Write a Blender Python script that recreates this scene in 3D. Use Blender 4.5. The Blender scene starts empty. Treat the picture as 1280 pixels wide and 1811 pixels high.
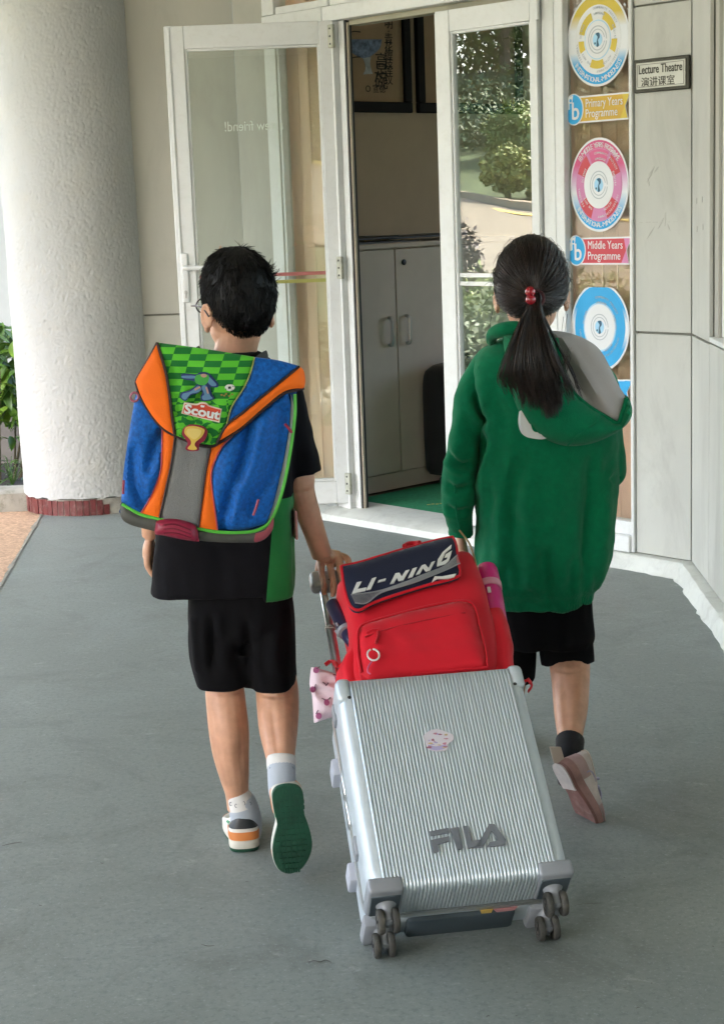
import bpy, bmesh, math, random
import numpy as np
from mathutils import Vector, Matrix, noise
from mathutils.geometry import delaunay_2d_cdt
random.seed(11); np.random.seed(11)
S = bpy.context.scene
COL = S.collection

# ---------------------------------------------------------------- camera
FPX, CAMH, PITCH, ROLL = 2900.0, 1.46, math.atan((905.5 - 353) / 2900.0), math.atan(0.037)
CAM = np.array([0.0, 0.0, CAMH])
def ray(px, py):
    x, y = px - 640.0, py - 905.5
    c, s = math.cos(ROLL), math.sin(ROLL)
    xr, yr = c * x - s * y, s * x + c * y
    d = (xr / FPX, 1.0, -yr / FPX)
    cy, sy = math.cos(PITCH), math.sin(PITCH)
    return np.array([d[0], d[1] * cy + d[2] * sy, -d[1] * sy + d[2] * cy])
cam_data = bpy.data.cameras.new('camera')
cam = bpy.data.objects.new('camera', cam_data); COL.objects.link(cam)
r0 = ray(640, 905.5); rx = ray(641, 905.5) - r0; ry = r0 - ray(640, 906.5)
rx /= np.linalg.norm(rx); ry /= np.linalg.norm(ry); rz = -r0 / np.linalg.norm(r0)
cam.matrix_world = Matrix(((rx[0], ry[0], rz[0], 0), (rx[1], ry[1], rz[1], 0), (rx[2], ry[2], rz[2], CAMH), (0, 0, 0, 1)))
cam_data.sensor_width = 36; cam_data.sensor_fit = 'AUTO'; cam_data.lens = FPX * 36 / 1811
cam_data.clip_start = 0.05; cam_data.clip_end = 3000
S.camera = cam

# ---------------------------------------------------------------- sky, sun, exposure
SUN_EL, SUN_AZ = math.radians(46), math.radians(-152)          # azimuth from +Y towards +X: light comes from behind, a little left
wd = bpy.data.worlds.new('World'); S.world = wd; wd.use_nodes = True
nt = wd.node_tree; bg = nt.nodes['Background']
sky = nt.nodes.new('ShaderNodeTexSky'); sky.sky_type = 'NISHITA'; sky.sun_disc = False
sky.sun_elevation = SUN_EL; sky.sun_rotation = SUN_AZ; sky.air_density = 1.0; sky.dust_density = 4.0; sky.ozone_density = 0.6
nt.links.new(sky.outputs[0], bg.inputs[0]); bg.inputs[1].default_value = 0.15
sl = bpy.data.lights.new('sun', 'SUN'); sl.energy = 2.2; sl.angle = math.radians(12); sl.color = (1.0, 0.975, 0.94)
so = bpy.data.objects.new('sun', sl); COL.objects.link(so)
sd = Vector((math.sin(SUN_AZ) * math.cos(SUN_EL), math.cos(SUN_AZ) * math.cos(SUN_EL), math.sin(SUN_EL)))
so.rotation_euler = sd.to_track_quat('Z', 'Y').to_euler(); so.location = (-6, -3, 8)
S.view_settings.view_transform = 'Standard'; S.view_settings.look = 'None'
S.view_settings.exposure = 3.62; S.view_settings.gamma = 1.0; S.view_settings.use_curve_mapping = False
S.cycles.max_bounces = 10; S.cycles.transparent_max_bounces = 16
S.cycles.use_denoising = True

# ---------------------------------------------------------------- helpers: space
def V(*a): return np.array(a, float)
def nrm(v): v = np.asarray(v, float); return v / np.linalg.norm(v)
def W(px, py, Y):
    r = ray(px, py); return CAM + r * (Y / r[1])
def G(px, py, z=0.0):
    r = ray(px, py); return CAM + r * ((z - CAMH) / r[2])
class Fr:
    """a local frame: u to the right, v up, w towards the viewer"""
    def __init__(s, o, u, v): s.o = np.array(o, float); s.u = nrm(u); s.v = nrm(v); s.w = np.cross(s.u, s.v)
    def pt(s, u, v, w=0.0): return s.o + s.u * u + s.v * v + s.w * w
    def px(s, px, py, h=0.0):
        r = ray(px, py); q = s.o + s.w * h; t = ((q - CAM) @ s.w) / (r @ s.w); d = CAM + r * t - s.o
        return (d @ s.u, d @ s.v)
    def poly(s, pts, h=0.0): return [s.px(p[0], p[1], h) + tuple(p[2:]) for p in pts]
    def shift(s, u=0, v=0, w=0): return Fr(s.pt(u, v, w), s.u, s.v)
WORLD = Fr((0, 0, 0), (1, 0, 0), (0, 1, 0))     # w = up
def cr(pts, n=6, closed=True):
    """Catmull-Rom through pts; a point with a third element is a sharp corner"""
    P = [np.array(p[:2], float) for p in pts]; C = [len(p) > 2 for p in pts]; N = len(P); out = []
    for i in range(N if closed else N - 1):
        p1, p2 = P[i], P[(i + 1) % N]
        p0 = P[i - 1] if (not C[i] and (closed or i > 0)) else 2 * p1 - p2
        j = (i + 2) % N
        p3 = P[j] if (not C[(i + 1) % N] and (closed or i + 2 < N)) else 2 * p2 - p1
        for k in range(n):
            t = k / n
            out.append(tuple(0.5 * (2 * p1 + (p2 - p0) * t + (2 * p0 - 5 * p1 + 4 * p2 - p3) * t * t + (3 * p1 - p0 - 3 * p2 + p3) * t ** 3)))
    if not closed: out.append(tuple(P[-1]))
    return out
def spl(keys, n=6):
    """smooth a list of equal-length numeric vectors (open Catmull-Rom)"""
    K = [np.concatenate([np.ravel(x) for x in k]).astype(float) for k in keys]; out = []
    for i in range(len(K) - 1):
        p1, p2 = K[i], K[i + 1]; p0 = K[i - 1] if i else 2 * p1 - p2; p3 = K[i + 2] if i + 2 < len(K) else 2 * p2 - p1
        for k in range(n):
            t = k / n
            out.append(0.5 * (2 * p1 + (p2 - p0) * t + (2 * p0 - 5 * p1 + 4 * p2 - p3) * t * t + (3 * p1 - p0 - 3 * p2 + p3) * t ** 3))
    out.append(K[-1]); return out
def nz(p, s=1.0, seed=0.0): return noise.noise(Vector((p[0] * s + seed, p[1] * s + seed * 1.7, p[2] * s - seed)))

# ---------------------------------------------------------------- helpers: meshes
class MB:
    def __init__(s): s.v = []; s.f = []; s.m = []
    def add(s, v, f, m=0):
        b = len(s.v); s.v += [tuple(x) for x in v]; s.f += [tuple(i + b for i in q) for q in f]; s.m += [m] * len(f); return s
    def box(s, fr, u0, u1, v0, v1, w0, w1, bev=0.0, m=0, seg=1):
        if bev <= 0:
            P = [fr.pt(a, b, c) for c in (w0, w1) for b in (v0, v1) for a in (u0, u1)]
            return s.add(P, [(0, 2, 3, 1), (4, 5, 7, 6), (0, 1, 5, 4), (2, 6, 7, 3), (0, 4, 6, 2), (1, 3, 7, 5)], m)
        bm = bmesh.new(); bmesh.ops.create_cube(bm, size=1.0)
        for x in bm.verts: x.co = Vector(((u0 + u1) / 2 + x.co.x * (u1 - u0), (v0 + v1) / 2 + x.co.y * (v1 - v0), (w0 + w1) / 2 + x.co.z * (w1 - w0)))
        bmesh.ops.bevel(bm, geom=bm.edges[:], offset=min(bev, 0.49 * min(abs(u1 - u0), abs(v1 - v0), abs(w1 - w0))), segments=seg, affect='EDGES', profile=0.5)
        bm.verts.index_update()
        s.add([fr.pt(*x.co) for x in bm.verts], [tuple(x.index for x in q.verts) for q in bm.faces], m); bm.free(); return s
    def rings(s, R, cap0=True, cap1=True, m=0, closed=True):
        """R: list of rings, each a list of n world points"""
        n = len(R[0]); v = [p for r in R for p in r]; f = []
        for i in range(len(R) - 1):
            for j in range(n if closed else n - 1):
                k = (j + 1) % n; f.append((i * n + j, i * n + k, (i + 1) * n + k, (i + 1) * n + j))
        if cap0: f.append(tuple(range(n - 1, -1, -1)))
        if cap1: f.append(tuple((len(R) - 1) * n + j for j in range(n)))
        return s.add(v, f, m)
    def tube(s, pts, rad, n=12, sm=0, caps=True, m=0, flat=1.0, upref=(0.13, 0.3, 1)):
        """sweep of a circle (or ellipse: flat scales one axis) along world points; rad a number or one per point"""
        P = [np.array(p, float) for p in pts]
        R = [rad] * len(P) if np.isscalar(rad) else list(rad)
        if sm:
            K = spl([(p, [r]) for p, r in zip(P, R)], sm); P = [k[:3] for k in K]; R = [max(1e-5, k[3]) for k in K]
        rs = []; a = None
        for i, p in enumerate(P):
            t = nrm(P[min(i + 1, len(P) - 1)] - P[max(i - 1, 0)])
            if a is None:
                q = np.array(upref, float)
                if abs(nrm(q) @ t) > 0.95: q = np.array((1.0, 0.1, 0.0))
                a = nrm(np.cross(q, t))
            a = nrm(a - t * (a @ t)); b = np.cross(t, a)
            rs.append([p + R[i] * (a * math.cos(2 * math.pi * k / n) + flat * b * math.sin(2 * math.pi * k / n)) for k in range(n)])
        return s.rings(rs, caps, caps, m)
    def ell(s, c, r, ax=None, nu=20, nv=12, m=0):
        c = np.array(c, float); A = np.eye(3) if ax is None else np.array(ax, float)
        R = []
        for i in range(1, nv):
            t = math.pi * i / nv
            R.append([c + A.T @ np.array([r[0] * math.sin(t) * math.cos(2 * math.pi * k / nu), r[1] * math.sin(t) * math.sin(2 * math.pi * k / nu), -r[2] * math.cos(t)]) for k in range(nu)])
        b = len(s.v); s.rings(R, False, False, m); n0 = len(s.v)
        s.v += [tuple(c + A.T @ np.array([0, 0, -r[2]])), tuple(c + A.T @ np.array([0, 0, r[2]]))]
        L = b + (nv - 2) * nu
        for k in range(nu):
            s.f.append((n0, b + (k + 1) % nu, b + k)); s.f.append((n0 + 1, L + k, L + (k + 1) % nu)); s.m += [m, m]
        return s
    def loft(s, keys, n=40, sm=5, cap0=True, cap1=True, m=0):
        """keys: (center, half-width vector, half-depth vector, exponent)"""
        K = spl([(k[0], k[1], k[2], [k[3]]) for k in keys], sm) if sm else [np.concatenate([np.ravel(x) for x in k]) for k in keys]
        R = []
        for k in K:
            c, a, b, e = k[:3], k[3:6], k[6:9], max(1.2, k[9]); ring = []
            for j in range(n):
                t = 2 * math.pi * j / n; x, y = math.cos(t), math.sin(t)
                ring.append(c + a * math.copysign(abs(x) ** (2 / e), x) + b * math.copysign(abs(y) ** (2 / e), y))
            R.append(ring)
        return s.rings(R, cap0, cap1, m)
    def lathe(s, o, ax, prof, n=24, m=0, cap=True):
        """prof: (radius, height along ax)"""
        ax = nrm(ax); q = V(0, 0, 1) if abs(ax[2]) < 0.9 else V(1, 0, 0); a = nrm(np.cross(q, ax)); b = np.cross(ax, a); o = np.array(o, float)
        return s.rings([[o + ax * h + r * (a * math.cos(2 * math.pi * k / n) + b * math.sin(2 * math.pi * k / n)) for k in range(n)] for r, h in prof], cap, cap, m)
    def panel(s, fr, poly, res=0.01, h=0.0, thick=0.004, puff=0.0, pw=0.03, m=0, hf=None, base=None):
        """a plate with the outline poly (u,v); h(u,v) its height, puffed up away from its rim"""
        P = []; N = len(poly)
        for i in range(N):
            a, b = np.array(poly[i][:2]), np.array(poly[(i + 1) % N][:2]); k = max(1, int(np.linalg.norm(b - a) / res + 0.5))
            P += [a + (b - a) * j / k for j in range(k)]
        Q = [P[0]]
        for p in P[1:]:
            if np.linalg.norm(p - Q[-1]) > 1e-5: Q.append(p)
        P = np.array(Q); nb = len(P); lo, hi = P.min(0), P.max(0)
        A, B = P, np.roll(P, -1, 0); AB = B - A; L2 = (AB ** 2).sum(1) + 1e-12
        def dist(q):
            t = np.clip(((q - A) * AB).sum(1) / L2, 0, 1); return math.sqrt((((A + AB * t[:, None]) - q) ** 2).sum(1).min())
        def inside(q):
            c = (A[:, 1] > q[1]) != (B[:, 1] > q[1])
            return (np.count_nonzero(c & (q[0] < AB[:, 0] * (q[1] - A[:, 1]) / np.where(AB[:, 1] == 0, 1e-12, AB[:, 1]) + A[:, 0])) % 2) == 1
        I = []
        if res < 0.5 * max(hi - lo):
            ny = int((hi[1] - lo[1]) / (res * 0.87)) + 1; nx = int((hi[0] - lo[0]) / res) + 1
            for j in range(ny + 1):
                for i in range(nx + 1):
                    q = np.array((lo[0] + (i + 0.5 * (j % 2)) * res, lo[1] + j * res * 0.87))
                    if inside(q) and dist(q) > 0.55 * res: I.append(q)
        co = [Vector((float(p[0]), float(p[1]))) for p in list(P) + I]
        r = delaunay_2d_cdt(co, [(i, (i + 1) % nb) for i in range(nb)], [], 1, 1e-7)
        vs = [np.array(v) for v in r[0]]; fs = [tuple(f) for f in r[2]]
        top = []; bot = []
        for q in vs:
            d = dist(q); hh = h(q[0], q[1]) if callable(h) else h
            if puff: k = min(1, d / pw); hh += puff * math.sqrt(max(0, 1 - (1 - k) ** 2))
            if hf: hh += hf(q[0], q[1], d)
            top.append(fr.pt(q[0], q[1], hh))
            bot.append(fr.pt(q[0], q[1], (base(q[0], q[1]) if callable(base) else base) if base is not None else (hh - thick)))
        n = len(vs); cnt = {}
        F = []
        for f in fs:
            a, b, c = (vs[i] for i in f[:3])
            if (b[0] - a[0]) * (c[1] - a[1]) - (b[1] - a[1]) * (c[0] - a[0]) < 0: f = f[::-1]
            F.append(f)
            for i in range(len(f)): cnt[(f[i], f[(i + 1) % len(f)])] = 1
        out = list(F) + [tuple(i + n for i in f[::-1]) for f in F]
        for (a, b) in cnt:
            if (b, a) not in cnt: out.append((b, a, a + n, b + n))
        return s.add(top + bot, out, m)
    def build(s, name, mat, parent=None, smooth=True, label=None, kind=None, loc=None):
        me = bpy.data.meshes.new(name)
        if parent is not None: off = ORG[parent.name]
        elif loc is not None: off = np.array(loc, float)
        else:
            a = np.array(s.v); off = (a.min(0) + a.max(0)) / 2; off[2] = a[:, 2].min()
        me.from_pydata([tuple(np.array(x) - off) for x in s.v], [], s.f)
        ms = mat if isinstance(mat, (list, tuple)) else [mat]
        for x in ms: me.materials.append(x)
        if len(ms) > 1: me.polygons.foreach_set('material_index', s.m)
        if smooth:
            me.polygons.foreach_set('use_smooth', [True] * len(me.polygons))
            if smooth != 'all': me.set_sharp_from_angle(angle=math.radians(42))
        me.update()
        o = bpy.data.objects.new(name, me); COL.objects.link(o)
        if parent is not None: o.parent = parent; ORG[o.name] = ORG[parent.name]
        else: o.location = tuple(off); ORG[o.name] = off
        if label: o['label'] = label
        if kind: o['kind'] = kind
        return o
ORG = {}
def thing(name, label, cat, loc, group=None, kind=None):
    o = bpy.data.objects.new(name, None); COL.objects.link(o); o.location = tuple(loc); ORG[o.name] = np.array(loc, float)
    o.empty_display_size = 0.1
    return tag(o, label, cat, group, kind)
def tag(o, label=None, cat=None, group=None, kind=None):
    if label: o['label'] = label
    if cat: o['category'] = cat
    if group: o['group'] = group
    if kind: o['kind'] = kind
    return o
def share(src, name, parent, loc=(0, 0, 0), rot=None, scl=None):
    """another object on the same mesh data, under parent"""
    o = bpy.data.objects.new(name, src); COL.objects.link(o); o.parent = parent; ORG[o.name] = ORG[parent.name]
    o.location = tuple(np.array(loc, float) - ORG[parent.name])
    if rot is not None: o.rotation_euler = rot
    if scl is not None: o.scale = scl
    return o
def remesh(mb, vox=0.005, it=6, fac=0.5):
    """melt overlapping closed shapes into one continuous smooth surface; returns (V, F)"""
    me = bpy.data.meshes.new('tmp'); me.from_pydata(mb.v, [], mb.f); me.update()
    o = bpy.data.objects.new('tmp', me); COL.objects.link(o)
    r = o.modifiers.new('r', 'REMESH'); r.mode = 'VOXEL'; r.voxel_size = vox
    k = o.modifiers.new('s', 'SMOOTH'); k.factor = fac; k.iterations = it
    dg = bpy.context.evaluated_depsgraph_get(); dg.update()
    ev = o.evaluated_get(dg); m2 = bpy.data.meshes.new_from_object(ev)
    vv = np.empty(len(m2.vertices) * 3); m2.vertices.foreach_get('co', vv)
    nn = np.empty(len(m2.vertices) * 3); m2.vertices.foreach_get('normal', nn)
    ff = [tuple(p.vertices) for p in m2.polygons]
    bpy.data.objects.remove(o); bpy.data.meshes.remove(me); bpy.data.meshes.remove(m2)
    return vv.reshape(-1, 3), nn.reshape(-1, 3), ff
def soft(mb, vox, it, disp=None, fac=0.5, lines=None):
    v, n, f = remesh(mb, vox, it, fac)
    if lines: v = crease(v, n, lines)
    if disp: v = v + n * np.array([disp(p, q) for p, q in zip(v, n)])[:, None]
    o = MB(); o.v = [tuple(x) for x in v]; o.f = f; o.m = [0] * len(f); return o
def project(P):
    P = np.asarray(P, float) - CAM; cy, sy = math.cos(PITCH), math.sin(PITCH); fy = P[:, 1] * cy - P[:, 2] * sy; fz = P[:, 1] * sy + P[:, 2] * cy
    xr, yr = P[:, 0] / fy * FPX, -fz / fy * FPX; c, s = math.cos(ROLL), math.sin(ROLL); return np.stack([640 + c * xr + s * yr, 905.5 - s * xr + c * yr], 1)
def crease(v, n, lines):
    """press sewn-in creases (negative depth) or lift ridges along given lines on the near side of a garment"""
    q = project(v); tow = ((CAM - v) * n).sum(1) / np.linalg.norm(CAM - v, axis=1); k = np.clip(tow * 2.5, 0, 1); d = np.zeros(len(v))
    for pts, dep, wid in lines:
        P = np.array(cr(pts, 5, False)); best = np.full(len(v), 1e9); along = np.zeros(len(v))
        for i in range(len(P) - 1):
            ab = P[i + 1] - P[i]; t = np.clip(((q - P[i]) @ ab) / (ab @ ab + 1e-9), 0, 1); dd = np.linalg.norm(q - P[i] - t[:, None] * ab, axis=1); m_ = dd < best; best[m_] = dd[m_]; along[m_] = (i + t[m_]) / (len(P) - 1)
        taper = np.clip(np.minimum(along, 1 - along) * 5, 0.15, 1); d += dep * taper * (np.exp(-(best / wid) ** 2) - 0.35 * np.exp(-((best - 2.1 * wid) / wid) ** 2))
    return v + n * (d * k)[:, None]
def text_mb(txt, fr, u, v, size, h=0.001, depth=0.001, align='CENTER', bold=0.0, shear=0.0, sx=1.0, mirror=False, fit=None):
    """lettering as a thin mesh in a frame; fit = width in metres"""
    c = bpy.data.curves.new('txt', 'FONT'); c.body = txt; c.size = size; c.align_x = align; c.offset = bold * size; c.shear = shear; c.resolution_u = 3
    o = bpy.data.objects.new('txt', c); COL.objects.link(o)
    dg = bpy.context.evaluated_depsgraph_get(); dg.update()
    m2 = bpy.data.meshes.new_from_object(o.evaluated_get(dg))
    P = np.array([x.co[:2] for x in m2.vertices]) if len(m2.vertices) else np.zeros((0, 2)); F = [tuple(p.vertices) for p in m2.polygons]
    bpy.data.objects.remove(o); bpy.data.curves.remove(c); bpy.data.meshes.remove(m2)
    mb = MB()
    if len(P) == 0: return mb
    if fit: sx = fit / (P[:, 0].max() - P[:, 0].min()); 
    if fit and align == 'LEFT': P[:, 0] -= P[:, 0].min()
    if fit and align == 'CENTER': P[:, 0] -= (P[:, 0].max() + P[:, 0].min()) / 2
    P[:, 0] *= sx
    if mirror: P[:, 0] *= -1; F = [f[::-1] for f in F]
    n = len(P); E = {}
    for f in F:
        for i in range(len(f)): E[(f[i], f[(i + 1) % len(f)])] = 1
    top = [fr.pt(u + p[0], v + p[1], h + depth) for p in P]; bot = [fr.pt(u + p[0], v + p[1], h) for p in P]
    out = list(F) + [(b, a, a + n, b + n) for (a, b) in E if (b, a) not in E]
    return mb.add(top + bot, out)
def arc_text(mb, txt, fr, cu, cv, rad, size, a0, a1, h, flip=False, ky=1.0):
    """letters one by one round a circle, from angle a0 to a1 (degrees, 0 = right)"""
    n = max(1, len(txt) - 1)
    for i, ch in enumerate(txt):
        if ch == ' ': continue
        a = math.radians(a0 + (a1 - a0) * i / n); d = np.array((math.cos(a), math.sin(a) * ky)); up = d if not flip else -d
        f2 = Fr(fr.pt(cu + rad * d[0], cv + rad * d[1], h), fr.u * up[1] - fr.v * up[0], fr.u * up[0] + fr.v * up[1])
        t = text_mb(ch, f2, 0, -size * 0.35, size, 0, 0.0006)
        mb.add(t.v, t.f)

# ---------------------------------------------------------------- helpers: materials
def M(name, col, rough=0.6, metal=0.0, var=0.12, sc=6.0, bump=0.0, bsc=150.0, spec=0.5, sheen=0.0, coat=0.0, stretch=(1, 1, 1), dirt=None, dsc=3.0, damt=0.5, sss=0.0, bdist=0.002, rvar=0.0):
    m = bpy.data.materials.new(name); m.use_nodes = True; t = m.node_tree; N = t.nodes; L = t.links
    b = N['Principled BSDF']; b.inputs['Roughness'].default_value = rough; b.inputs['Metallic'].default_value = metal
    b.inputs['Specular IOR Level'].default_value = spec
    if sheen: b.inputs['Sheen Weight'].default_value = sheen; b.inputs['Sheen Roughness'].default_value = 0.5
    if coat: b.inputs['Coat Weight'].default_value = coat; b.inputs['Coat Roughness'].default_value = 0.15
    if sss: b.inputs['Subsurface Weight'].default_value = sss; b.inputs['Subsurface Scale'].default_value = 0.006; b.inputs['Subsurface Radius'].default_value = (1, 0.35, 0.2)
    tc = N.new('ShaderNodeTexCoord'); mp = N.new('ShaderNodeMapping'); mp.inputs['Scale'].default_value = stretch; L.new(tc.outputs['Object'], mp.inputs[0])
    n1 = N.new('ShaderNodeTexNoise'); n1.inputs['Scale'].default_value = sc; n1.inputs['Detail'].default_value = 6; n1.inputs['Roughness'].default_value = 0.6
    L.new(mp.outputs[0], n1.inputs['Vector'])
    rp = N.new('ShaderNodeValToRGB'); rp.color_ramp.elements[0].position = 0.3; rp.color_ramp.elements[1].position = 0.7
    c = col if len(col) == 3 else col[:3]
    rp.color_ramp.elements[0].color = tuple(max(0, x * (1 - var)) for x in c) + (1,); rp.color_ramp.elements[1].color = tuple(min(1, x * (1 + var)) for x in c) + (1,)
    L.new(n1.outputs[0], rp.inputs[0]); out = rp.outputs[0]
    if dirt:
        n2 = N.new('ShaderNodeTexNoise'); n2.inputs['Scale'].default_value = dsc; n2.inputs['Detail'].default_value = 9; n2.inputs['Roughness'].default_value = 0.7; n2.inputs['Distortion'].default_value = 0.6
        L.new(mp.outputs[0], n2.inputs['Vector'])
        r2 = N.new('ShaderNodeValToRGB'); r2.color_ramp.elements[0].position = 0.5; r2.color_ramp.elements[1].position = 0.72
        r2.color_ramp.elements[0].color = (0, 0, 0, 1); r2.color_ramp.elements[1].color = (damt, damt, damt, 1); L.new(n2.outputs[0], r2.inputs[0])
        mx = N.new('ShaderNodeMix'); mx.data_type = 'RGBA'; L.new(r2.outputs[0], mx.inputs['Factor']); L.new(out, mx.inputs['A']); mx.inputs['B'].default_value = tuple(dirt) + (1,); out = mx.outputs['Result']
    L.new(out, b.inputs['Base Color'])
    if rvar:
        mr = N.new('ShaderNodeMapRange'); mr.inputs['To Min'].default_value = rough - rvar; mr.inputs['To Max'].default_value = rough + rvar; L.new(n1.outputs[0], mr.inputs[0]); L.new(mr.outputs[0], b.inputs['Roughness'])
    if bump:
        n3 = N.new('ShaderNodeTexNoise'); n3.inputs['Scale'].default_value = bsc; n3.inputs['Detail'].default_value = 3; L.new(mp.outputs[0], n3.inputs['Vector'])
        bu = N.new('ShaderNodeBump'); bu.inputs['Strength'].default_value = bump; bu.inputs['Distance'].default_value = bdist; L.new(n3.outputs[0], bu.inputs['Height']); L.new(bu.outputs[0], b.inputs['Normal'])
    return m
def glass_mat(name, tint=(0.94, 0.97, 0.95), k=1.0):
    """thin window glass: see-through with a Fresnel mirror on top"""
    m = bpy.data.materials.new(name); m.use_nodes = True; t = m.node_tree; N = t.nodes; L = t.links; N.remove(N['Principled BSDF'])
    tr = N.new('ShaderNodeBsdfTransparent'); tr.inputs[0].default_value = tint + (1,)
    gl = N.new('ShaderNodeBsdfGlossy'); gl.inputs['Roughness'].default_value = 0.0; gl.inputs[0].default_value = (1, 1, 1, 1)
    fn = N.new('ShaderNodeFresnel'); ge = N.new('ShaderNodeNewGeometry'); mi = N.new('ShaderNodeMix'); mi.inputs['A'].default_value = 1.5; mi.inputs['B'].default_value = 1 / 1.5; L.new(ge.outputs['Backfacing'], mi.inputs['Factor']); L.new(mi.outputs['Result'], fn.inputs[0])   # same mirror on both faces of the pane
    mu = N.new('ShaderNodeMath'); mu.operation = 'MULTIPLY'; mu.inputs[1].default_value = k; mu.use_clamp = True; L.new(fn.outputs[0], mu.inputs[0])
    tc = N.new('ShaderNodeTexCoord'); ns = N.new('ShaderNodeTexNoise'); ns.inputs['Scale'].default_value = 1.6; L.new(tc.outputs['Object'], ns.inputs['Vector'])
    bu = N.new('ShaderNodeBump'); bu.inputs['Strength'].default_value = 0.04; bu.inputs['Distance'].default_value = 0.01; L.new(ns.outputs[0], bu.inputs['Height']); L.new(bu.outputs[0], gl.inputs['Normal'])
    mx = N.new('ShaderNodeMixShader'); L.new(mu.outputs[0], mx.inputs[0]); L.new(tr.outputs[0], mx.inputs[1]); L.new(gl.outputs[0], mx.inputs[2])
    L.new(mx.outputs[0], N['Material Output'].inputs[0]); return m
def cloth(name, col, **k):
    d = dict(rough=0.9, var=0.10, sc=9, bump=0.35, bsc=420, spec=0.25, sheen=0.15); d.update(k); return M(name, col, **d)
# ================================================================ materials
PAINTW = M('white_paint', (0.72, 0.73, 0.71), 0.38, var=0.05, sc=4, dirt=(0.45, 0.43, 0.38), dsc=5, damt=0.15, bump=0.05, bsc=60)
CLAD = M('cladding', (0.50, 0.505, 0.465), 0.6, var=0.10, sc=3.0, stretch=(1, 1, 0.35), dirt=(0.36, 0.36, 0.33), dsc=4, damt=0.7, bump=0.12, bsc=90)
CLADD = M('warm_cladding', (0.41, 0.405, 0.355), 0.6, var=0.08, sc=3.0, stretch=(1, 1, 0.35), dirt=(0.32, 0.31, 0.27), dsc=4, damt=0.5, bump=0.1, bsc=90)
JOINT = M('dark_joint', (0.24, 0.24, 0.21), 0.9)
CURB = M('painted_curb', (0.62, 0.64, 0.60), 0.6, var=0.08, dirt=(0.40, 0.40, 0.37), dsc=16, damt=0.5, bump=0.5, bsc=40, bdist=0.004)
GLASS = glass_mat('window_glass', k=1.2)
GLASSD = glass_mat('door_glass', k=3.4)
INWALL = M('interior_wall', (0.52, 0.41, 0.28), 0.8, var=0.05)
ROOMF = M('green_carpet', (0.015, 0.24, 0.105), 0.95, var=0.25, sc=60, bump=0.6, bsc=300)
CEIL = M('ceiling_paint', (0.74, 0.75, 0.74), 0.8)
SILVERM = M('brushed_metal', (0.55, 0.55, 0.54), 0.35, 0.9, var=0.05)
HINGE = M('grimy_hinge', (0.42, 0.43, 0.36), 0.5, var=0.2, sc=25, dirt=(0.15, 0.13, 0.09), dsc=20, damt=0.8)
BLACK = M('black_plastic', (0.012, 0.012, 0.013), 0.45, var=0.2)

# painted concrete floor: broad tone, brush streaks, scuffs, grime
FLOOR = M('grey_painted_floor', (0.195, 0.222, 0.211), 0.55, var=0.10, sc=1.3, rvar=0.10, dirt=(0.27, 0.31, 0.305), dsc=1.7, damt=0.5, bump=0.35, bsc=26, bdist=0.0012)
def extra_layer(m, col, scale, lo, hi, amt, detail=10, rough=0.75, dist=1.5, stretch=(1, 1, 1), seed=0.0):
    t = m.node_tree; N = t.nodes; L = t.links; b = N['Principled BSDF']; src = b.inputs['Base Color'].links[0].from_socket
    tc = N.new('ShaderNodeTexCoord'); mp = N.new('ShaderNodeMapping'); mp.inputs['Scale'].default_value = stretch; mp.inputs['Location'].default_value = (seed, seed * 2, 0); L.new(tc.outputs['Object'], mp.inputs[0])
    n = N.new('ShaderNodeTexNoise'); n.inputs['Scale'].default_value = scale; n.inputs['Detail'].default_value = detail; n.inputs['Roughness'].default_value = rough; n.inputs['Distortion'].default_value = dist
    L.new(mp.outputs[0], n.inputs['Vector'])
    r = N.new('ShaderNodeValToRGB'); r.color_ramp.elements[0].position = lo; r.color_ramp.elements[1].position = hi
    r.color_ramp.elements[0].color = (0, 0, 0, 1); r.color_ramp.elements[1].color = (amt, amt, amt, 1); L.new(n.outputs[0], r.inputs[0])
    x = N.new('ShaderNodeMix'); x.data_type = 'RGBA'; L.new(r.outputs[0], x.inputs['Factor']); L.new(src, x.inputs['A']); x.inputs['B'].default_value = tuple(col) + (1,); L.new(x.outputs['Result'], b.inputs['Base Color'])
extra_layer(FLOOR, (0.11, 0.118, 0.112), 2.2, 0.52, 0.74, 0.75, seed=3.1)
extra_layer(FLOOR, (0.36, 0.385, 0.37), 5.0, 0.58, 0.72, 0.75, dist=3, stretch=(1, 2.5, 1), seed=7)
extra_layer(FLOOR, (0.05, 0.05, 0.045), 14.0, 0.70, 0.76, 0.6, dist=2, stretch=(1, 2, 1), seed=1.3)
extra_layer(FLOOR, (0.13, 0.155, 0.155), 70.0, 0.50, 0.62, 0.6, detail=4, dist=0.2, seed=5)
extra_layer(FLOOR, (0.30, 0.34, 0.34), 120.0, 0.60, 0.66, 0.5, detail=2, dist=0.2, seed=9)
extra_layer(FLOOR, (0.07, 0.07, 0.06), 0.9, 0.55, 0.80, 0.55, detail=12, rough=0.8, dist=2.5, seed=12.4)
extra_layer(FLOOR, (0.04, 0.04, 0.035), 9.0, 0.72, 0.75, 0.8, detail=6, dist=1.0, stretch=(1, 3, 1), seed=21)
PAVE = M('orange_granite_paving', (0.50, 0.33, 0.22), 0.75, var=0.35, sc=70, dirt=(0.24, 0.17, 0.12), dsc=30, damt=0.7, bump=0.3, bsc=120)
CONC = M('weathered_concrete', (0.30, 0.29, 0.255), 0.85, var=0.2, sc=8, dirt=(0.09, 0.10, 0.06), dsc=10, damt=0.85, bump=0.5, bsc=60)

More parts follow.
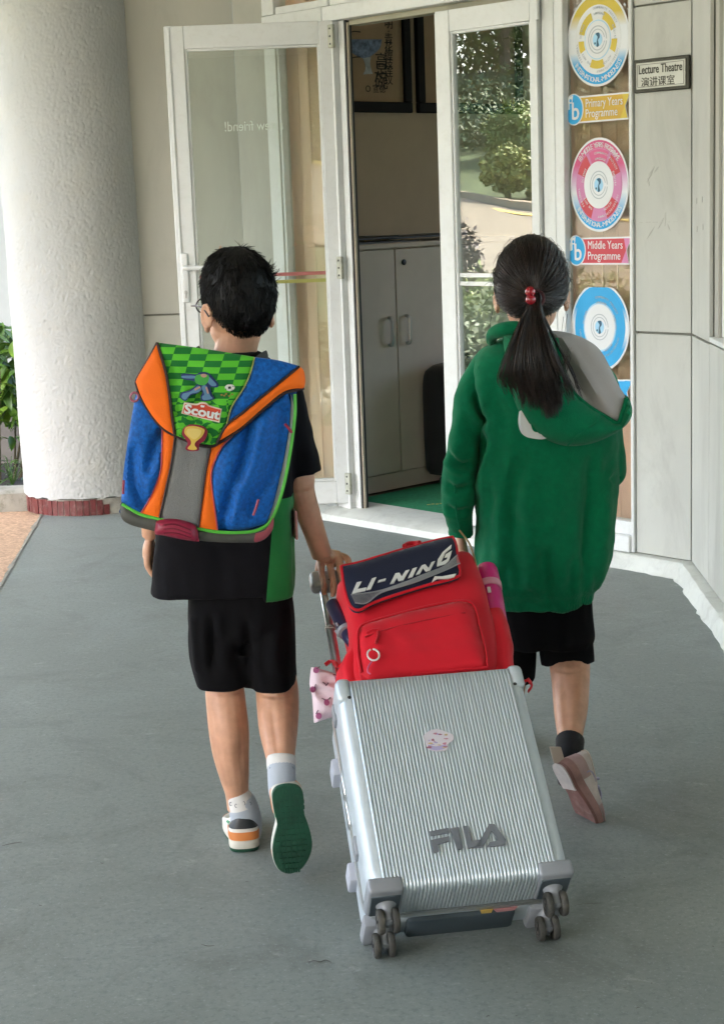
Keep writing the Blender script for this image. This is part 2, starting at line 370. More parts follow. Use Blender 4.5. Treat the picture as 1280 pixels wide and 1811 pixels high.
# ================================================================ the ground
mb = MB(); mb.add([(-1.44 - 0.02, -12, 0), (14, -12, 0), (14, 16, 0), (-1.70, 16, 0), (-1.59, 8.2, 0), (-1.435, 6.2, 0)], [(0, 1, 2, 3, 4, 5)])
mb.build('painted_floor', FLOOR, smooth=False, kind='structure', loc=(0, 0, 0))
mb = MB()
for j in range(28):                                                             # ragged pale paint lip along the floor's edge
    y0, y1 = 6.0 + j * 0.085, 6.0 + (j + 1) * 0.085
    xe = lambda y: -1.435 + (y - 6.2) * (-0.155 / 2.0)
    a, b = 0.004 + 0.010 * random.random() ** 2, 0.004 + 0.010 * random.random() ** 2
    mb.add([(xe(y0) - a, y0, 0.004), (xe(y0) + a * 0.7, y0, 0.004), (xe(y1) + b * 0.7, y1, 0.004), (xe(y1) - b, y1, 0.004)], [(0, 1, 2, 3)])
mb.build('paint_edge', CONC, smooth=False, kind='structure')
# outdoor ground: a big sheet that climbs to a planted slope on the left
def ground_z(x, y):
    d = max(0.0, -x - 8.4); z = 0.1 * d if d < 12.6 else 1.26 + 0.22 * (d - 12.6)
    return min(z, 4.6) - 0.02
xs = [60, 20, 5, -1, -4, -8.4] + [-8.4 - 1.05 * k for k in range(1, 13)] + [-24, -27, -31, -36, -45, -70, -140, -400, -1500]; ys = [-1500, -300, -80, -30, -12, -4, 2, 6, 10, 16, 24, 40, 90, 300, 1500]
mb = MB(); mb.rings([[(x, y, ground_z(x, y)) for y in ys] for x in xs], False, False, closed=False)
GR = M('soil_and_grass', (0.045, 0.065, 0.02), 0.95, var=0.4, sc=3, bump=0.5, bsc=30)
mb.build('ground', GR, kind='structure', loc=(0, 0, 0))
mb = MB(); mb.add([(-3.3, -30, -0.008), (-1.40, -30, -0.008), (-1.40, 8.6, -0.008), (-3.3, 8.6, -0.008)], [(0, 1, 2, 3)])
mb.build('pavement', PAVE, smooth=False, kind='structure', loc=(0, 0, 0))
ROADM = M('pale_road', (0.17, 0.14, 0.092), 0.85, var=0.2, sc=2)
def strip(name, mat, x0, x1, lift, y0=-24, y1=26, wob=0.0, kind='structure'):
    R = []
    for k in range(26):
        y = y0 + (y1 - y0) * k / 25; o = wob * (y - 6)
        R.append([(x0 + o + (x1 - x0) * j / 6, y, ground_z(x0 + o + (x1 - x0) * j / 6, y) + lift) for j in range(7)])
    m = MB(); m.rings(R, False, False, closed=False); return m.build(name, mat, kind=kind, loc=(0, 0, 0))
strip('road', ROADM, -12.2, -20.4, 0.03, wob=-1.3)
strip('road_line', M('yellow_line', (0.70, 0.50, 0.10), 0.7), -19.5, -19.75, 0.045, wob=-1.3)
mb = MB(); R = []
for k in range(40):
    y = -14 + k; x = -20.4 - 1.3 * (y - 6); z = ground_z(x, y)
    R.append([(x, y, z), (x + 0.0, y, z + 0.16), (x - 0.35, y, z + 0.18), (x - 1.2, y, z + 0.1)])
mb.rings(R, False, False, closed=False); mb.build('kerb', M('kerb_concrete', (0.30, 0.235, 0.15), 0.9, var=0.2), kind='structure', loc=(0, 0, 0))

m = MB(); rs_ = np.random.RandomState(6)
def floor_mark(pts, r):
    P = [G(*q, 0.0022) for q in cr(pts, 4, False)]; n = len(P); m.rings([[p + V(0, r * (0.4 + 0.6 * math.sin(math.pi * (i + 0.3) / n)), 0), p + V(0, -r * (0.4 + 0.6 * math.sin(math.pi * (i + 0.3) / n)), 0)] for i, p in enumerate(P)], False, False, closed=False)
for pts, r in (([(546, 1701), (556, 1699), (566, 1701), (576, 1698), (586, 1702)], 0.0024), ([(356, 1670), (368, 1673), (380, 1672)], 0.0018), ([(1020, 1600), (1040, 1598), (1062, 1597)], 0.0010), ([(4, 1496), (20, 1492), (40, 1489)], 0.003)):
    floor_mark(pts, r)
for k in range(70):
    x, y = rs_.uniform(0, 1270), rs_.uniform(1090, 1800); L_ = rs_.uniform(2, 7); a_ = rs_.uniform(-0.5, 0.5); floor_mark([(x, y), (x + L_ * 0.5, y + L_ * a_), (x + L_, y + L_ * a_ * 0.8)], rs_.uniform(0.0006, 0.0018))
m.build('floor_scuffs', M('dark_scuff', (0.09, 0.092, 0.085), 0.8, var=0.4, sc=60), smooth=False, kind='stuff')

# ================================================================ the building
F0 = G(1222, 1020); fa = math.radians(42.5)
FAC = Fr(F0, (math.sin(fa), -math.cos(fa), 0), (0, 0, 1))                       # glazed front; u runs right, w out of the wall
RW = Fr(F0, (-math.sin(math.radians(2.5)), -math.cos(math.radians(2.5)), 0), (0, 0, 1))
DW = Fr(FAC.pt(-2.62, 0), (math.sin(math.radians(87.5)), -math.cos(math.radians(87.5)), 0), (0, 0, 1))
bld = thing('building', 'pale clad building front that the two children walk towards', 'building', FAC.pt(-1.3, 0))
m = MB()
m.box(FAC, -2.62, -2.384, 0, 3.4, -0.14, -0.016); m.box(FAC, -0.262, 0.05, 0, 3.4, -0.16, -0.016)
m.box(FAC, -2.384, -0.262, 2.75, 3.4, -0.14, -0.03)
m.box(DW, -0.98, 0.0, 0, 3.4, -0.15, -0.016); m.box(RW, -0.02, 0.38, 0, 3.4, -0.3, -0.016); m.box(RW, 0.38, 8.0, 0, 0.93, -0.3, -0.016); m.box(RW, 0.38, 8, 2.6, 3.4, -0.3, -0.016)
m.build('wall', JOINT, bld, smooth=False)
def clad(fr, u0, u1, v0, v1, mat, w=0.0, nm='cladding_panel'):
    MB().box(fr, u0 + 0.002, u1 - 0.002, v0 + 0.002, v1 - 0.002, -0.014, w, 0.0015).build(nm, mat, bld, smooth=False)
for v0, v1 in ((0.06, 0.920), (0.925, 2.12), (2.123, 3.4)):
    clad(FAC, -0.262, -0.002, v0, v1, CLAD)
    clad(RW, 0.002, 0.377, v0, v1, CLAD)
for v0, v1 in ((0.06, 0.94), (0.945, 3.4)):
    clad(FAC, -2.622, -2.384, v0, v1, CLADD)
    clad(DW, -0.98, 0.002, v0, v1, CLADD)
for k in range(6): clad(RW, 0.38 + 1.2 * k, 0.38 + 1.2 * (k + 1), 0.06, 0.925, CLAD)
# low painted skirting curb with an uneven top
def skirt(fr, u0, u1, d=0.055, h=0.058):
    R = []; n = max(2, int((u1 - u0) / 0.04))
    for k in range(n + 1):
        u = u0 + (u1 - u0) * k / n; a = 0.014 * nz((u * 7, fr.o[0], 0.3)); b = 0.010 * nz((u * 19, 2.3, fr.o[1]))
        R.append([fr.pt(u, 0, -0.01), fr.pt(u, 0, d + 0.010 + a + b), fr.pt(u, 0.012, d + a * 0.5), fr.pt(u, h - 0.012, d - 0.004), fr.pt(u, h, d - 0.016 + b * 0.4), fr.pt(u, h, -0.01)])
    m = MB(); m.rings(R); m.build('skirting', CURB, bld)
skirt(FAC, -0.70, 0.03); skirt(RW, 0.03, 7.0); skirt(FAC, -2.62, -2.0, 0.03); skirt(DW, -0.95, 0.0, 0.03)
# the canopy overhead (out of the picture; it shades the place)
mb = MB(); q_ = [(-4.6, 9.6), (-4.6, 8.5), (-6.4, -1.0), (-6.2, -8.3), (9, -8.3), (9, 6.0), (1.6, 6.4), (-0.9, 9.6)]; mb.rings([[(a, b, 3.42) for a, b in q_], [(a, b, 3.62) for a, b in q_]]); mb.build('ceiling', CEIL, smooth=False, kind='structure')
mb = MB(); mb.box(WORLD, -4.2, 9.0, -8.3, -8.0, 0, 3.42); tag(mb.build('rear_sky_blocker', M('sky_blocker_grey', (0.30, 0.31, 0.30), 0.8), smooth=False), 'unseen grey wall added behind the camera to block bright sky', 'wall')  # added, unseen: blocks sky from behind and its reflection in the left pane
# the other wing far left
mb = MB(); mb.box(WORLD, -9.0, -1.62, 9.55, 9.7, 0, 4.2); wing = mb.build('white_wall', M('outer_white_wall', (0.50, 0.53, 0.54), 0.7, var=0.05), smooth=False)
tag(wing, 'plain white wall behind the shrub, left of the round column', 'wall')
# scuffs on the cladding: small raised marks
m = MB(); SC = M('scuff', (0.41, 0.41, 0.375), 0.8, var=0.3)
def scuff(px, py, L, a, wd=0.006):
    u, v = FAC.px(px, py); d = np.array((math.cos(a), math.sin(a)))
    P = [(u - d[0] * L / 2, v - d[1] * L / 2), (u + d[1] * wd * 0.3, v - d[0] * wd * 0.5), (u + d[0] * L / 2, v + d[1] * L / 2), (u - d[1] * wd * 0.5, v + d[0] * wd * 0.6)]
    m.panel(FAC, P, 0.05, 0.0012, 0.001)
scuff(1150, 308, 0.07, 1.0, 0.012); scuff(1146, 322, 0.03, 1.8, 0.01); scuff(1160, 300, 0.03, 0.8, 0.006); scuff(1168, 395, 0.05, 1.0); scuff(1176, 388, 0.05, 1.5, 0.005); scuff(1150, 412, 0.06, 0.9, 0.006); scuff(1182, 402, 0.03, 2.0, 0.006)
u0, v0 = FAC.px(1128, 394); u1, v1 = FAC.px(1214, 397)
for k in range(7):
    a = u0 + (u1 - u0) * (k + 0.1) / 7; b = u0 + (u1 - u0) * (k + 0.55 + 0.3 * random.random()) / 7
    m.panel(FAC, [(a, v0), (b, v0), (b, v0 + 0.002), (a, v0 + 0.002)], 0.1, 0.001, 0.001)
for q in ((0.10, 1.40), (0.22, 1.405), (0.11, 1.30), (0.235, 1.31)):
    m.panel(RW, [(q[0], q[1]), (q[0] + 0.012, q[1] + 0.002), (q[0] + 0.014, q[1] + 0.02), (q[0] + 0.002, q[1] + 0.022)], 0.1, 0.001, 0.001)
m.build('scuff_marks', SC, bld, kind='stuff')

# ---- round column
cc = V(-1.352, 8.150, 0); cR = 0.335
colm = thing('column', 'thick round white column with rough stucco beside the open doors', 'column', cc)
STUC = M('white_stucco', (0.45, 0.458, 0.452), 0.8, var=0.04, sc=3, bump=0.25, bsc=220, dirt=(0.5, 0.48, 0.4), dsc=6, damt=0.3)
R = []; nj, nk = 440, 300
for j in range(nj + 1):
    z = 0.085 + 2.5 * j / nj if j < nj else 3.42; ring = []
    for k in range(nk):
        a = -math.pi * 1.25 + 1.5 * math.pi * k / (nk - 1) + 0; p = V(math.cos(a) * cR, math.sin(a) * cR, z)
        n1 = nz(p, 55); n2 = nz(p + V(0.015 * n1, 0.015 * n1, 0.02 * nz(p, 50, 5)), 75, 9); n3 = nz(p, 7, 4)
        d = 0.0022 * (1 - abs(n2) * 2.6) + 0.0012 * nz(p, 130, 2) + 0.003 * n3
        if j == 0: d += 0.004 * nz(p, 20)
        ring.append(cc + V(math.cos(a) * (cR + d), math.sin(a) * (cR + d), z + (0.012 * nz(p, 15, 1) if j == 0 else 0)))
    R.append(ring)
m = MB(); m.rings(R, False, False, closed=False); m.build('shaft', STUC, colm, smooth='all')
m = MB(); m.lathe(cc, (0, 0, 1), [(cR - 0.03, 0), (cR - 0.03, 0.09)], 64); m.build('mortar_bed', CURB, colm)
TILE = M('brick_red_tile', (0.12, 0.022, 0.022), 0.4, var=0.25, sc=25, dirt=(0.35, 0.3, 0.27), dsc=30, damt=0.5)
for k in range(40):
    a = -math.pi * 1.12 + k * 0.098
    px = proj = None
    b0, b1 = a + 0.005, a + 0.092
    cut = 0.078 if not (23 <= k <= 27) else (0.0 if k in (24, 25) else 0.05)
    if cut == 0: continue
    m = MB(); hh = cut + random.uniform(-0.006, 0.002)
    v = []
    for r in (cR - 0.03, cR - 0.004 + random.uniform(-0.002, 0.002)):
        for z in (0.002, hh):
            for t in (b0, (b0 + b1) / 2, b1): v.append(cc + V(math.cos(t) * r, math.sin(t) * r, z))
    m.add(v, [(6, 7, 10, 9), (7, 8, 11, 10), (3, 9, 10, 4), (4, 10, 11, 5), (0, 3, 4, 1), (1, 4, 5, 2), (0, 6, 9, 3), (2, 5, 11, 8), (0, 1, 7, 6), (1, 2, 8, 7)])
    m.build('tile', TILE, colm, smooth=False)
m = MB()
m.lathe(cc, (0, 0, 1), [(cR - 0.008, 0.0), (cR - 0.008, 0.05), (cR - 0.012, 0.08)], 72); m.build('cement_patch', M('pale_grout', (0.36, 0.34, 0.30), 0.9, var=0.25, sc=30), colm)

# ---- window posts, door frame, transom
PF = M('frame_paint', (0.72, 0.735, 0.73), 0.35, var=0.04, sc=5, dirt=(0.5, 0.49, 0.44), dsc=30, damt=0.25)
SEAL = M('black_seal', (0.02, 0.02, 0.02), 0.6)
dfr = thing('door_frame', 'white door frame round the open double doors with its raised threshold', 'door frame', FAC.pt(-1.3, 0, 0))
MB().box(FAC, -1.965, -1.90, 0.05, 2.235, -0.06, 0.02, 0.003).build('jamb', PF, dfr)
MB().box(FAC, -1.90, -1.862, 0.05, 2.235, -0.05, -0.012, 0.002).build('jamb_reveal', PF, dfr)
MB().box(FAC, -1.862, -1.852, 0.05, 2.235, -0.05, -0.016).build('seal', SEAL, dfr, smooth=False)
MB().box(FAC, -1.852, -1.846, 0.05, 2.225, -0.032, -0.02).build('jamb_bead', M('beige_bead', (0.5, 0.43, 0.33), 0.5), dfr, smooth=False)
MB().box(FAC, -0.702, -0.64, 0.05, 2.32, -0.08, 0.012, 0.003).build('jamb', PF, dfr)
MB().box(FAC, -1.965, -0.64, 2.236, 2.30, -0.07, 0.022, 0.003).build('lintel', PF, dfr)
MB().box(FAC, -1.845, -0.705, 2.213, 2.2355, -0.10, -0.03).build('lintel_stop', M('khaki_bead', (0.38, 0.36, 0.27), 0.5), dfr, smooth=False)  # stop bead in a khaki tone, darker than the white frame
m = MB(); R = []
for k in range(40):
    u = -2.02 + 1.36 * k / 39; a = 0.006 * nz((u * 11, 4, 0)); 
    R.append([FAC.pt(u, 0, -0.14), FAC.pt(u, 0, 0.105 + a), FAC.pt(u, 0.028, 0.098 + a), FAC.pt(u, 0.034, 0.085), FAC.pt(u, 0.052, 0.03), FAC.pt(u, 0.055, -0.14)])
m.rings(R); m.build('threshold', CURB, dfr)
TR = thing('transom_window', 'band of framed panes above the double doors, cut by the photo top', 'window', FAC.pt(-1.6, 2.30, 0))
for a, b in ((-2.384, -2.30), (-1.985, -1.93), (-1.05, -1.0)): MB().box(FAC, a, b, 2.302, 2.75, -0.06, 0.018, 0.003).build('frame', PF, TR)
MB().box(FAC, -2.384, -1.968, 2.236, 2.30, -0.07, 0.0215, 0.003).build('frame', PF, TR)
for a, b in ((-2.30, -1.985), (-1.93, -1.05)):
    MB().box(FAC, a, b, 2.302, 2.335, -0.045, 0.006, 0.003).build('sash', PF, TR)
    MB().box(FAC, a, b, 2.335, 2.75, -0.03, -0.025).build('pane', GLASS, TR, smooth=False)

# ---- side windows with curtains
def window(name, label, u0, u1, v0, v1, fl, frr, fb, post_l=None):
    t = thing(name, label, 'window', FAC.pt((u0 + u1) / 2, v0))
    MB().box(FAC, u0, u0 + fl, v0, v1, -0.034, 0.014, 0.003).build('frame', PF, t)
    MB().box(FAC, u1 - frr, u1, v0, v1, -0.034, 0.010, 0.003).build('frame', PF, t)
    MB().box(FAC, u0 + fl, u1 - frr, v0, v0 + fb * 0.55, -0.06, 0.022, 0.003).build('sill', PF, t)
    MB().box(FAC, u0 + fl, u1 - frr, v0 + fb * 0.55, v0 + fb, -0.05, 0.000, 0.003).build('frame', PF, t)
    MB().box(FAC, u0 + fl, u1 - frr, v0 + fb, v1, -0.026, -0.020).build('pane', GLASS, t, smooth=False)
    return t
wl = window('side_window', 'narrow curtained window strip seen through the open left door', -2.384, -1.968, 0.05, 2.234, 0.105, 0.030, 0.10)
MB().box(FAC, -2.30, -2.292, 0.05, 2.234, 0.0145, 0.019, 0.001).build('frame_bead', CLADD, wl, smooth=False)
wr = window('side_window', 'tall window full of round stickers right of the doors', -0.638, -0.265, 0.06, 2.75, 0.045, 0.016, 0.12)
CUR = M('beige_curtain', (0.90, 0.66, 0.52), 0.9, var=0.08, sc=8, stretch=(1, 1, 0.2), bump=0.2, bsc=300, sheen=0.2)
def curtain(label, u0, u1, v0, v1, w, nf, seed, dp=0.030):
    R = []; n = nf * 14
    for j in range(9):
        v = v1 + (v0 - v1) * j / 8; ring = []
        for k in range(n + 1):
            t = k / n; ph = 2 * math.pi * nf * t + 0.9 * math.sin(7 * t + seed) + 0.15 * j * math.sin(3 * t + seed)
            u = u0 + (u1 - u0) * t + 0.008 * math.sin(2 * ph); x = math.sin(ph); d = dp * math.copysign(abs(x) ** 0.8, x) + 0.010 * math.sin(0.37 * ph + seed)
            ring.append(FAC.pt(u, v, w + d))
        R.append(ring)
    m = MB(); m.rings(R, False, False, closed=False)
    m.rings([[p - FAC.w * 0.003 for p in r] for r in R], False, False, closed=False)
    return tag(m.build('curtain', CUR), label, 'curtain')
curtain('beige curtain hanging behind the narrow window left of the doorway', -2.383, -1.955, 0.09, 2.75, -0.088, 6, 1.0, 0.042)
curtain('beige curtain behind the window with the round stickers', -0.62, -0.268, 0.09, 2.75, -0.098, 5, 2.4, 0.050)
# right wall window, only its edge in view
rwin = thing('window', 'white framed window at the right edge of the photo, in the side wall', 'window', RW.pt(0.8, 0.93))
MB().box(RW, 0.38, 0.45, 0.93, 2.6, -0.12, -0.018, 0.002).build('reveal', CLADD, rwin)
MB().box(RW, 0.452, 0.53, 0.95, 2.6, -0.09, -0.03, 0.003).build('frame', PF, rwin)
MB().box(RW, 0.40, 7.0, 0.93, 0.948, -0.10, 0.004, 0.003).build('sill', PF, rwin)
MB().box(RW, 0.53, 7.0, 0.95, 1.02, -0.085, -0.035, 0.003).build('frame', PF, rwin)
MB().box(RW, 0.53, 7.0, 1.02, 2.6, -0.075, -0.07).build('pane', GLASS, rwin, smooth=False)

# ---- interior: dim room behind the doors
mb = MB(); mb.box(FAC, -2.62, -2.52, 0.0, 2.8, -4.2, -0.145); mb.box(FAC, 1.6, 1.7, 0, 2.8, -4.2, -0.165); mb.box(FAC, -2.62, -1.0, 0, 2.8, -4.3, -4.2); mb.box(FAC, 0.9, 1.7, 0, 2.8, -4.3, -4.2); mb.box(FAC, -1.0, 0.9, 0, 0.9, -4.3, -4.2); mb.box(FAC, -1.0, 0.9, 2.3, 2.8, -4.3, -4.2); mb.box(FAC, -2.62, 1.7, 2.76, 2.86, -4.2, -0.145)  # far wall has an added, unseen opening that lets daylight into the room
mb.build('interior_wall', INWALL, smooth=False, kind='structure')
mb = MB(); mb.box(FAC, -2.52, 1.6, -0.01, 0.046, -4.2, -0.145); mb.build('interior_floor', M('brown_floor', (0.10, 0.07, 0.045), 0.6), smooth=False, kind='structure')
mb = MB(); mb.box(FAC, -2.05, 1.5, 0.046, 0.054, -2.6, -0.145); tag(mb.build('carpet', ROOMF, smooth=False), 'green carpet on the floor just inside the doorway', 'carpet')
mk = MB(); cf = Fr(FAC.pt(0, 0.054, 0), -FAC.w, FAC.u * -1)
P0 = G(755, 893, 0.054)
for k in range(7):
    a = P0 + V(0.02 * k, 0.006 * k, 0.0005) + V(0, random.uniform(-0.012, 0.012), 0)
    mk.add([a, a + V(0.016, 0.004, 0), a + V(0.013, 0.022, 0), a + V(-0.002, 0.016, 0)], [(0, 1, 2, 3)])
bpy.data.objects['carpet'] and mk.build('woven_mark', M('yellow_weave', (0.45, 0.38, 0.08), 0.9), bpy.data.objects['carpet'], smooth=False)
CF = Fr(FAC.pt(-2.10, 0.054, 0), -FAC.w, (0, 0, 1))       # cabinet front; u = into the room, w = towards the doorway
CAB = M('white_laminate', (0.56, 0.47, 0.385), 0.45, var=0.05)
cab = thing('cabinet', 'white two door cupboard inside the dim room against the wall', 'cupboard', CF.pt(0.6, 0))
MB().box(CF, 0.14, 1.34, 0.0, 1.17, -0.40, -0.02).build('carcass', CAB, cab, smooth=False)
MB().box(CF, 0.12, 1.36, 1.171, 1.195, -0.41, 0.012, 0.003).build('top', CAB, cab)
for a, b, hx in ((0.145, 0.507, 0.45), (0.513, 1.33, 0.57)):
    d = MB().box(CF, a, b, 0.085, 1.165, -0.018, 0.0, 0.002).build('door', CAB, cab)
    m = MB(); P = [CF.pt(hx, 0.835, 0), CF.pt(hx, 0.835, 0.022), CF.pt(hx, 0.72, 0.026), CF.pt(hx, 0.60 + 0.1, 0.022), CF.pt(hx, 0.70, 0)]; m.tube([CF.pt(hx, 0.84, 0.002), CF.pt(hx, 0.835, 0.024), CF.pt(hx, 0.78, 0.028), CF.pt(hx, 0.715, 0.024), CF.pt(hx, 0.71, 0.002)], 0.008, 8, 3); m.build('handle', SILVERM, d)
    if a > 0.4:
        m = MB(); m.lathe(CF.pt(a + 0.055, 1.10, 0), CF.w, [(0.014, 0), (0.014, 0.004), (0.008, 0.006)], 16); m.build('lock', BLACK, d)
MB().box(CF, 0.15, 1.33, 0.0, 0.08, -0.016, -0.004).build('plinth', CAB, cab, smooth=False)
fl = thing('folder', 'dark folders lying flat on top of the white cupboard', 'folder', CF.pt(0.5, 1.195, -0.1))
for k, (a, b, z, w0) in enumerate(((0.26, 0.72, 0.0, -0.10), (0.55, 1.10, 0.0135, -0.14), (0.28, 0.60, 0.0135, -0.12))):
    MB().box(Fr(CF.pt(0, 1.196 + z, 0), CF.u + CF.v * (0.01 * (k - 1)), CF.v), a, b, 0, 0.012, w0 - 0.2, w0 + 0.06, 0.002).build('folder_cover', BLACK if k != 0 else M('grey_file', (0.1, 0.1, 0.11), 0.5), fl, smooth=False)
# pictures on the inner wall
IW = Fr(FAC.pt(-2.52, 0, 0), -FAC.w, (0, 0, 1))
PAPER = M('old_paper', (0.42, 0.29, 0.17), 0.9, var=0.1); FRB = M('dark_frame', (0.010, 0.008, 0.007), 0.7, spec=0.2)
INK = M('ink', (0.03, 0.025, 0.02), 0.8); BLUEP = M('porcelain_blue', (0.18, 0.24, 0.36), 0.6, var=0.8, sc=35); PORC = M('porcelain_pale', (0.42, 0.44, 0.43), 0.5, var=0.4, sc=30)
def picture(label, u0, u1, v0, v1):
    t = thing('picture', label, 'picture', IW.pt((u0 + u1) / 2, v0))
    fw = 0.052
    for k, (a, b, c, d) in enumerate(((u0, u1, v0, v0 + fw), (u0, u1, v1 - fw, v1), (u0, u0 + fw, v0 + fw, v1 - fw), (u1 - fw, u1, v0 + fw, v1 - fw))):
        MB().box(IW, a, b, c, d, 0.0, 0.028, 0.004).build('frame', FRB, t)
    MB().box(IW, u0 + fw, u1 - fw, v0 + fw, v1 - fw, 0, 0.012).build('paper', PAPER, t, smooth=False)
    return t
ur = IW.px(724, 200)[0]; vb = IW.px(724, 200)[1]
t1 = picture('framed painting of a blue and white stem bowl, left of two pictures', ur - 0.80, ur, vb, vb + 0.95)
t2 = picture('dark framed picture partly hidden behind the right door edge', ur + 0.045, ur + 0.85, vb, vb + 0.95)
def pxp(pts): return IW.poly(pts, 0.0)
m = MB(); bp = cr(pxp([(606, 70, 1), (672, 70, 1), (668, 86), (655, 98), (646, 102), (634, 102), (618, 92)]), 5); m.panel(IW, bp, 0.02, 0.0135, 0.001); m.build('painted_bowl', BLUEP, t1)
m = MB(); m.panel(IW, cr(pxp([(637, 102, 1), (653, 101, 1), (651, 112), (654, 125), (656, 131, 1), (639, 132, 1), (643, 122), (641, 110)]), 4), 0.02, 0.0132, 0.001); m.build('painted_stem', PORC, t1)
m = MB()
def ipt(px, py): return IW.px(px, py)
for ch, px, py, s in (('高', 671, 112, 0.085), ('足', 671, 130, 0.085), ('碗', 671, 148, 0.095)):
    u, v = ipt(px, py); q = text_mb(ch, IW, u, v - 0.02, s, 0.0125, 0.0008); m.add(q.v, q.f)
for k, ch in enumerate('明·青花缠枝莲纹'):
    u, v = ipt(684, 42 + 14.2 * k); q = text_mb(ch, IW, u, v - 0.02, 0.062, 0.0125, 0.0008); m.add(q.v, q.f)
u, v = ipt(661, 163); q = text_mb('O 宣德', IW, u, v, 0.045, 0.0125, 0.0008); m.add(q.v, q.f)
m.tube([IW.pt(*ipt(612, 60), 0.013), IW.pt(*ipt(622, 56), 0.013), IW.pt(*ipt(634, 57), 0.013)], 0.0025, 6, 3); m.tube([IW.pt(*ipt(614, 107), 0.013), IW.pt(*ipt(622, 102), 0.013), IW.pt(*ipt(634, 101), 0.013)], 0.003, 6, 3)
m.build('lettering', INK, t1, smooth=False, kind='stuff')
# black wheeled bag standing in front of the cupboard
bagp = thing('black_bag', 'black upright bag standing inside in front of the cupboard', 'bag', CF.pt(0.78, 0, 0.2))
m = MB(); m.loft([(CF.pt(0.83, 0.05, 0.11), CF.u * 0.17, CF.w * 0.10, 5), (CF.pt(0.83, 0.12, 0.11), CF.u * 0.19, CF.w * 0.11, 5), (CF.pt(0.83, 0.5, 0.11), CF.u * 0.195, CF.w * 0.11, 5), (CF.pt(0.835, 0.58, 0.11), CF.u * 0.17, CF.w * 0.09, 4), (CF.pt(0.84, 0.60, 0.11), CF.u * 0.12, CF.w * 0.05, 3)], 32, 4)
m.build('body', cloth('black_nylon', (0.008, 0.008, 0.009)), bagp)
for a in (0.68, 0.98):
    m = MB(); m.lathe(CF.pt(a, 0.022, 0.12), CF.u, [(0.012, -0.012), (0.022, -0.010), (0.022, 0.010), (0.012, 0.012)], 14); m.build('wheel', BLACK, bagp)
m = MB(); m.tube([CF.pt(0.78, 0.59, 0.11), CF.pt(0.79, 0.63, 0.11), CF.pt(0.88, 0.63, 0.11), CF.pt(0.89, 0.59, 0.11)], 0.009, 8, 3); m.build('handle', BLACK, bagp)

# ---- the two door leaves
def leaf(label, fr, u0, u1, v0, v1, sl_, sr_, st, sb_, mat, hinge_u):
    t = thing('glass_door', label, 'door', fr.pt((u0 + u1) / 2, v0))
    th = 0.042
    MB().box(fr, u0, u0 + sl_, v0, v1, -th, 0, 0.003).build('stile', PF, t); MB().box(fr, u1 - sr_, u1, v0, v1, -th, 0, 0.003).build('stile', PF, t)
    MB().box(fr, u0 + sl_, u1 - sr_, v1 - st, v1, -th + 0.001, -0.0015, 0.002).build('rail', PF, t); MB().box(fr, u0 + sl_, u1 - sr_, v0, v0 + sb_, -th + 0.001, -0.0015, 0.002).build('rail', PF, t)
    m = MB(); a, b, c, d = u0 + sl_, u1 - sr_, v0 + sb_, v1 - st; e = 0.011
    for q in ((a, a + e, c, d), (b - e, b, c, d), (a + e, b - e, c, c + e), (a + e, b - e, d - e, d)): m.box(fr, *q, -th + 0.006, -0.008, 0.002)
    m.build('glazing_bead', PF, t)
    MB().box(fr, a + 0.004, b - 0.004, c + 0.004, d - 0.004, -0.026, -0.020).build('pane', mat, t, smooth=False)
    return t
Hl = FAC.pt(-1.93, 0, 0.04); LL = Fr(Hl, (1, 0, 0), (0, 0, 1))
dl = leaf('left glass door swung wide open, with a white lever handle', LL, -0.706, 0.035, 0.078, 2.238, 0.086, 0.060, 0.098, 0.105, GLASS, 0.035)
MB().box(LL, -0.709, -0.700, 0.08, 2.235, -0.046, -0.0425).build('seal', SEAL, dl, smooth=False)
MB().box(LL, -0.690, -0.682, 0.085, 2.23, 0.0, 0.006, 0.001).build('stile_ridge', PF, dl)
# lever handle with long plate and key cylinder
hd = MB().box(LL, -0.688, -0.655, 1.03, 1.25, 0.0, 0.010, 0.006, seg=3).build('handle_plate', PF, dl)
m = MB(); m.tube([LL.pt(-0.672, 1.185, 0.008), LL.pt(-0.672, 1.185, 0.04), LL.pt(-0.66, 1.185, 0.047), LL.pt(-0.56, 1.183, 0.047)], [0.011, 0.010, 0.0105, 0.009], 12, 4); m.build('lever', PF, hd)
m = MB(); m.lathe(LL.pt(-0.672, 1.075, 0.009), LL.w, [(0.009, 0), (0.009, 0.004), (0.005, 0.005)], 16); m.box(LL, -0.676, -0.668, 1.05, 1.072, 0.01, 0.013, 0.002); m.build('key_cylinder', SILVERM, hd)
tu, tv = LL.px(449, 222)
q = text_mb('a new friend!', LL, tu, tv - 0.02, 0.062, -0.0268, 0.0006, mirror=True, fit=0.262); q.build('lettering', M('white_vinyl', (0.75, 0.76, 0.72), 0.5), dl, smooth=False)
for nm, col, y0 in (('stripe', (0.55, 0.17, 0.17), 487), ('stripe', (0.50, 0.44, 0.14), 500)):
    a = LL.px(450, y0); m = MB(); m.box(LL, -0.612, -0.032, a[1] - 0.009, a[1] + 0.007, -0.0275, -0.0263); m.build(nm, M('vinyl_' + str(y0), col, 0.5), dl, smooth=False)
m = MB(); a = LL.px(388, 438); m.panel(LL, [(a[0] - 0.018, a[1] - 0.03), (a[0] + 0.022, a[1] - 0.03), (a[0] + 0.004, a[1] + 0.012)], 0.1, -0.0262, 0.0006); m.build('sticker', M('orange_vinyl', (0.55, 0.30, 0.20), 0.5), dl, smooth=False)
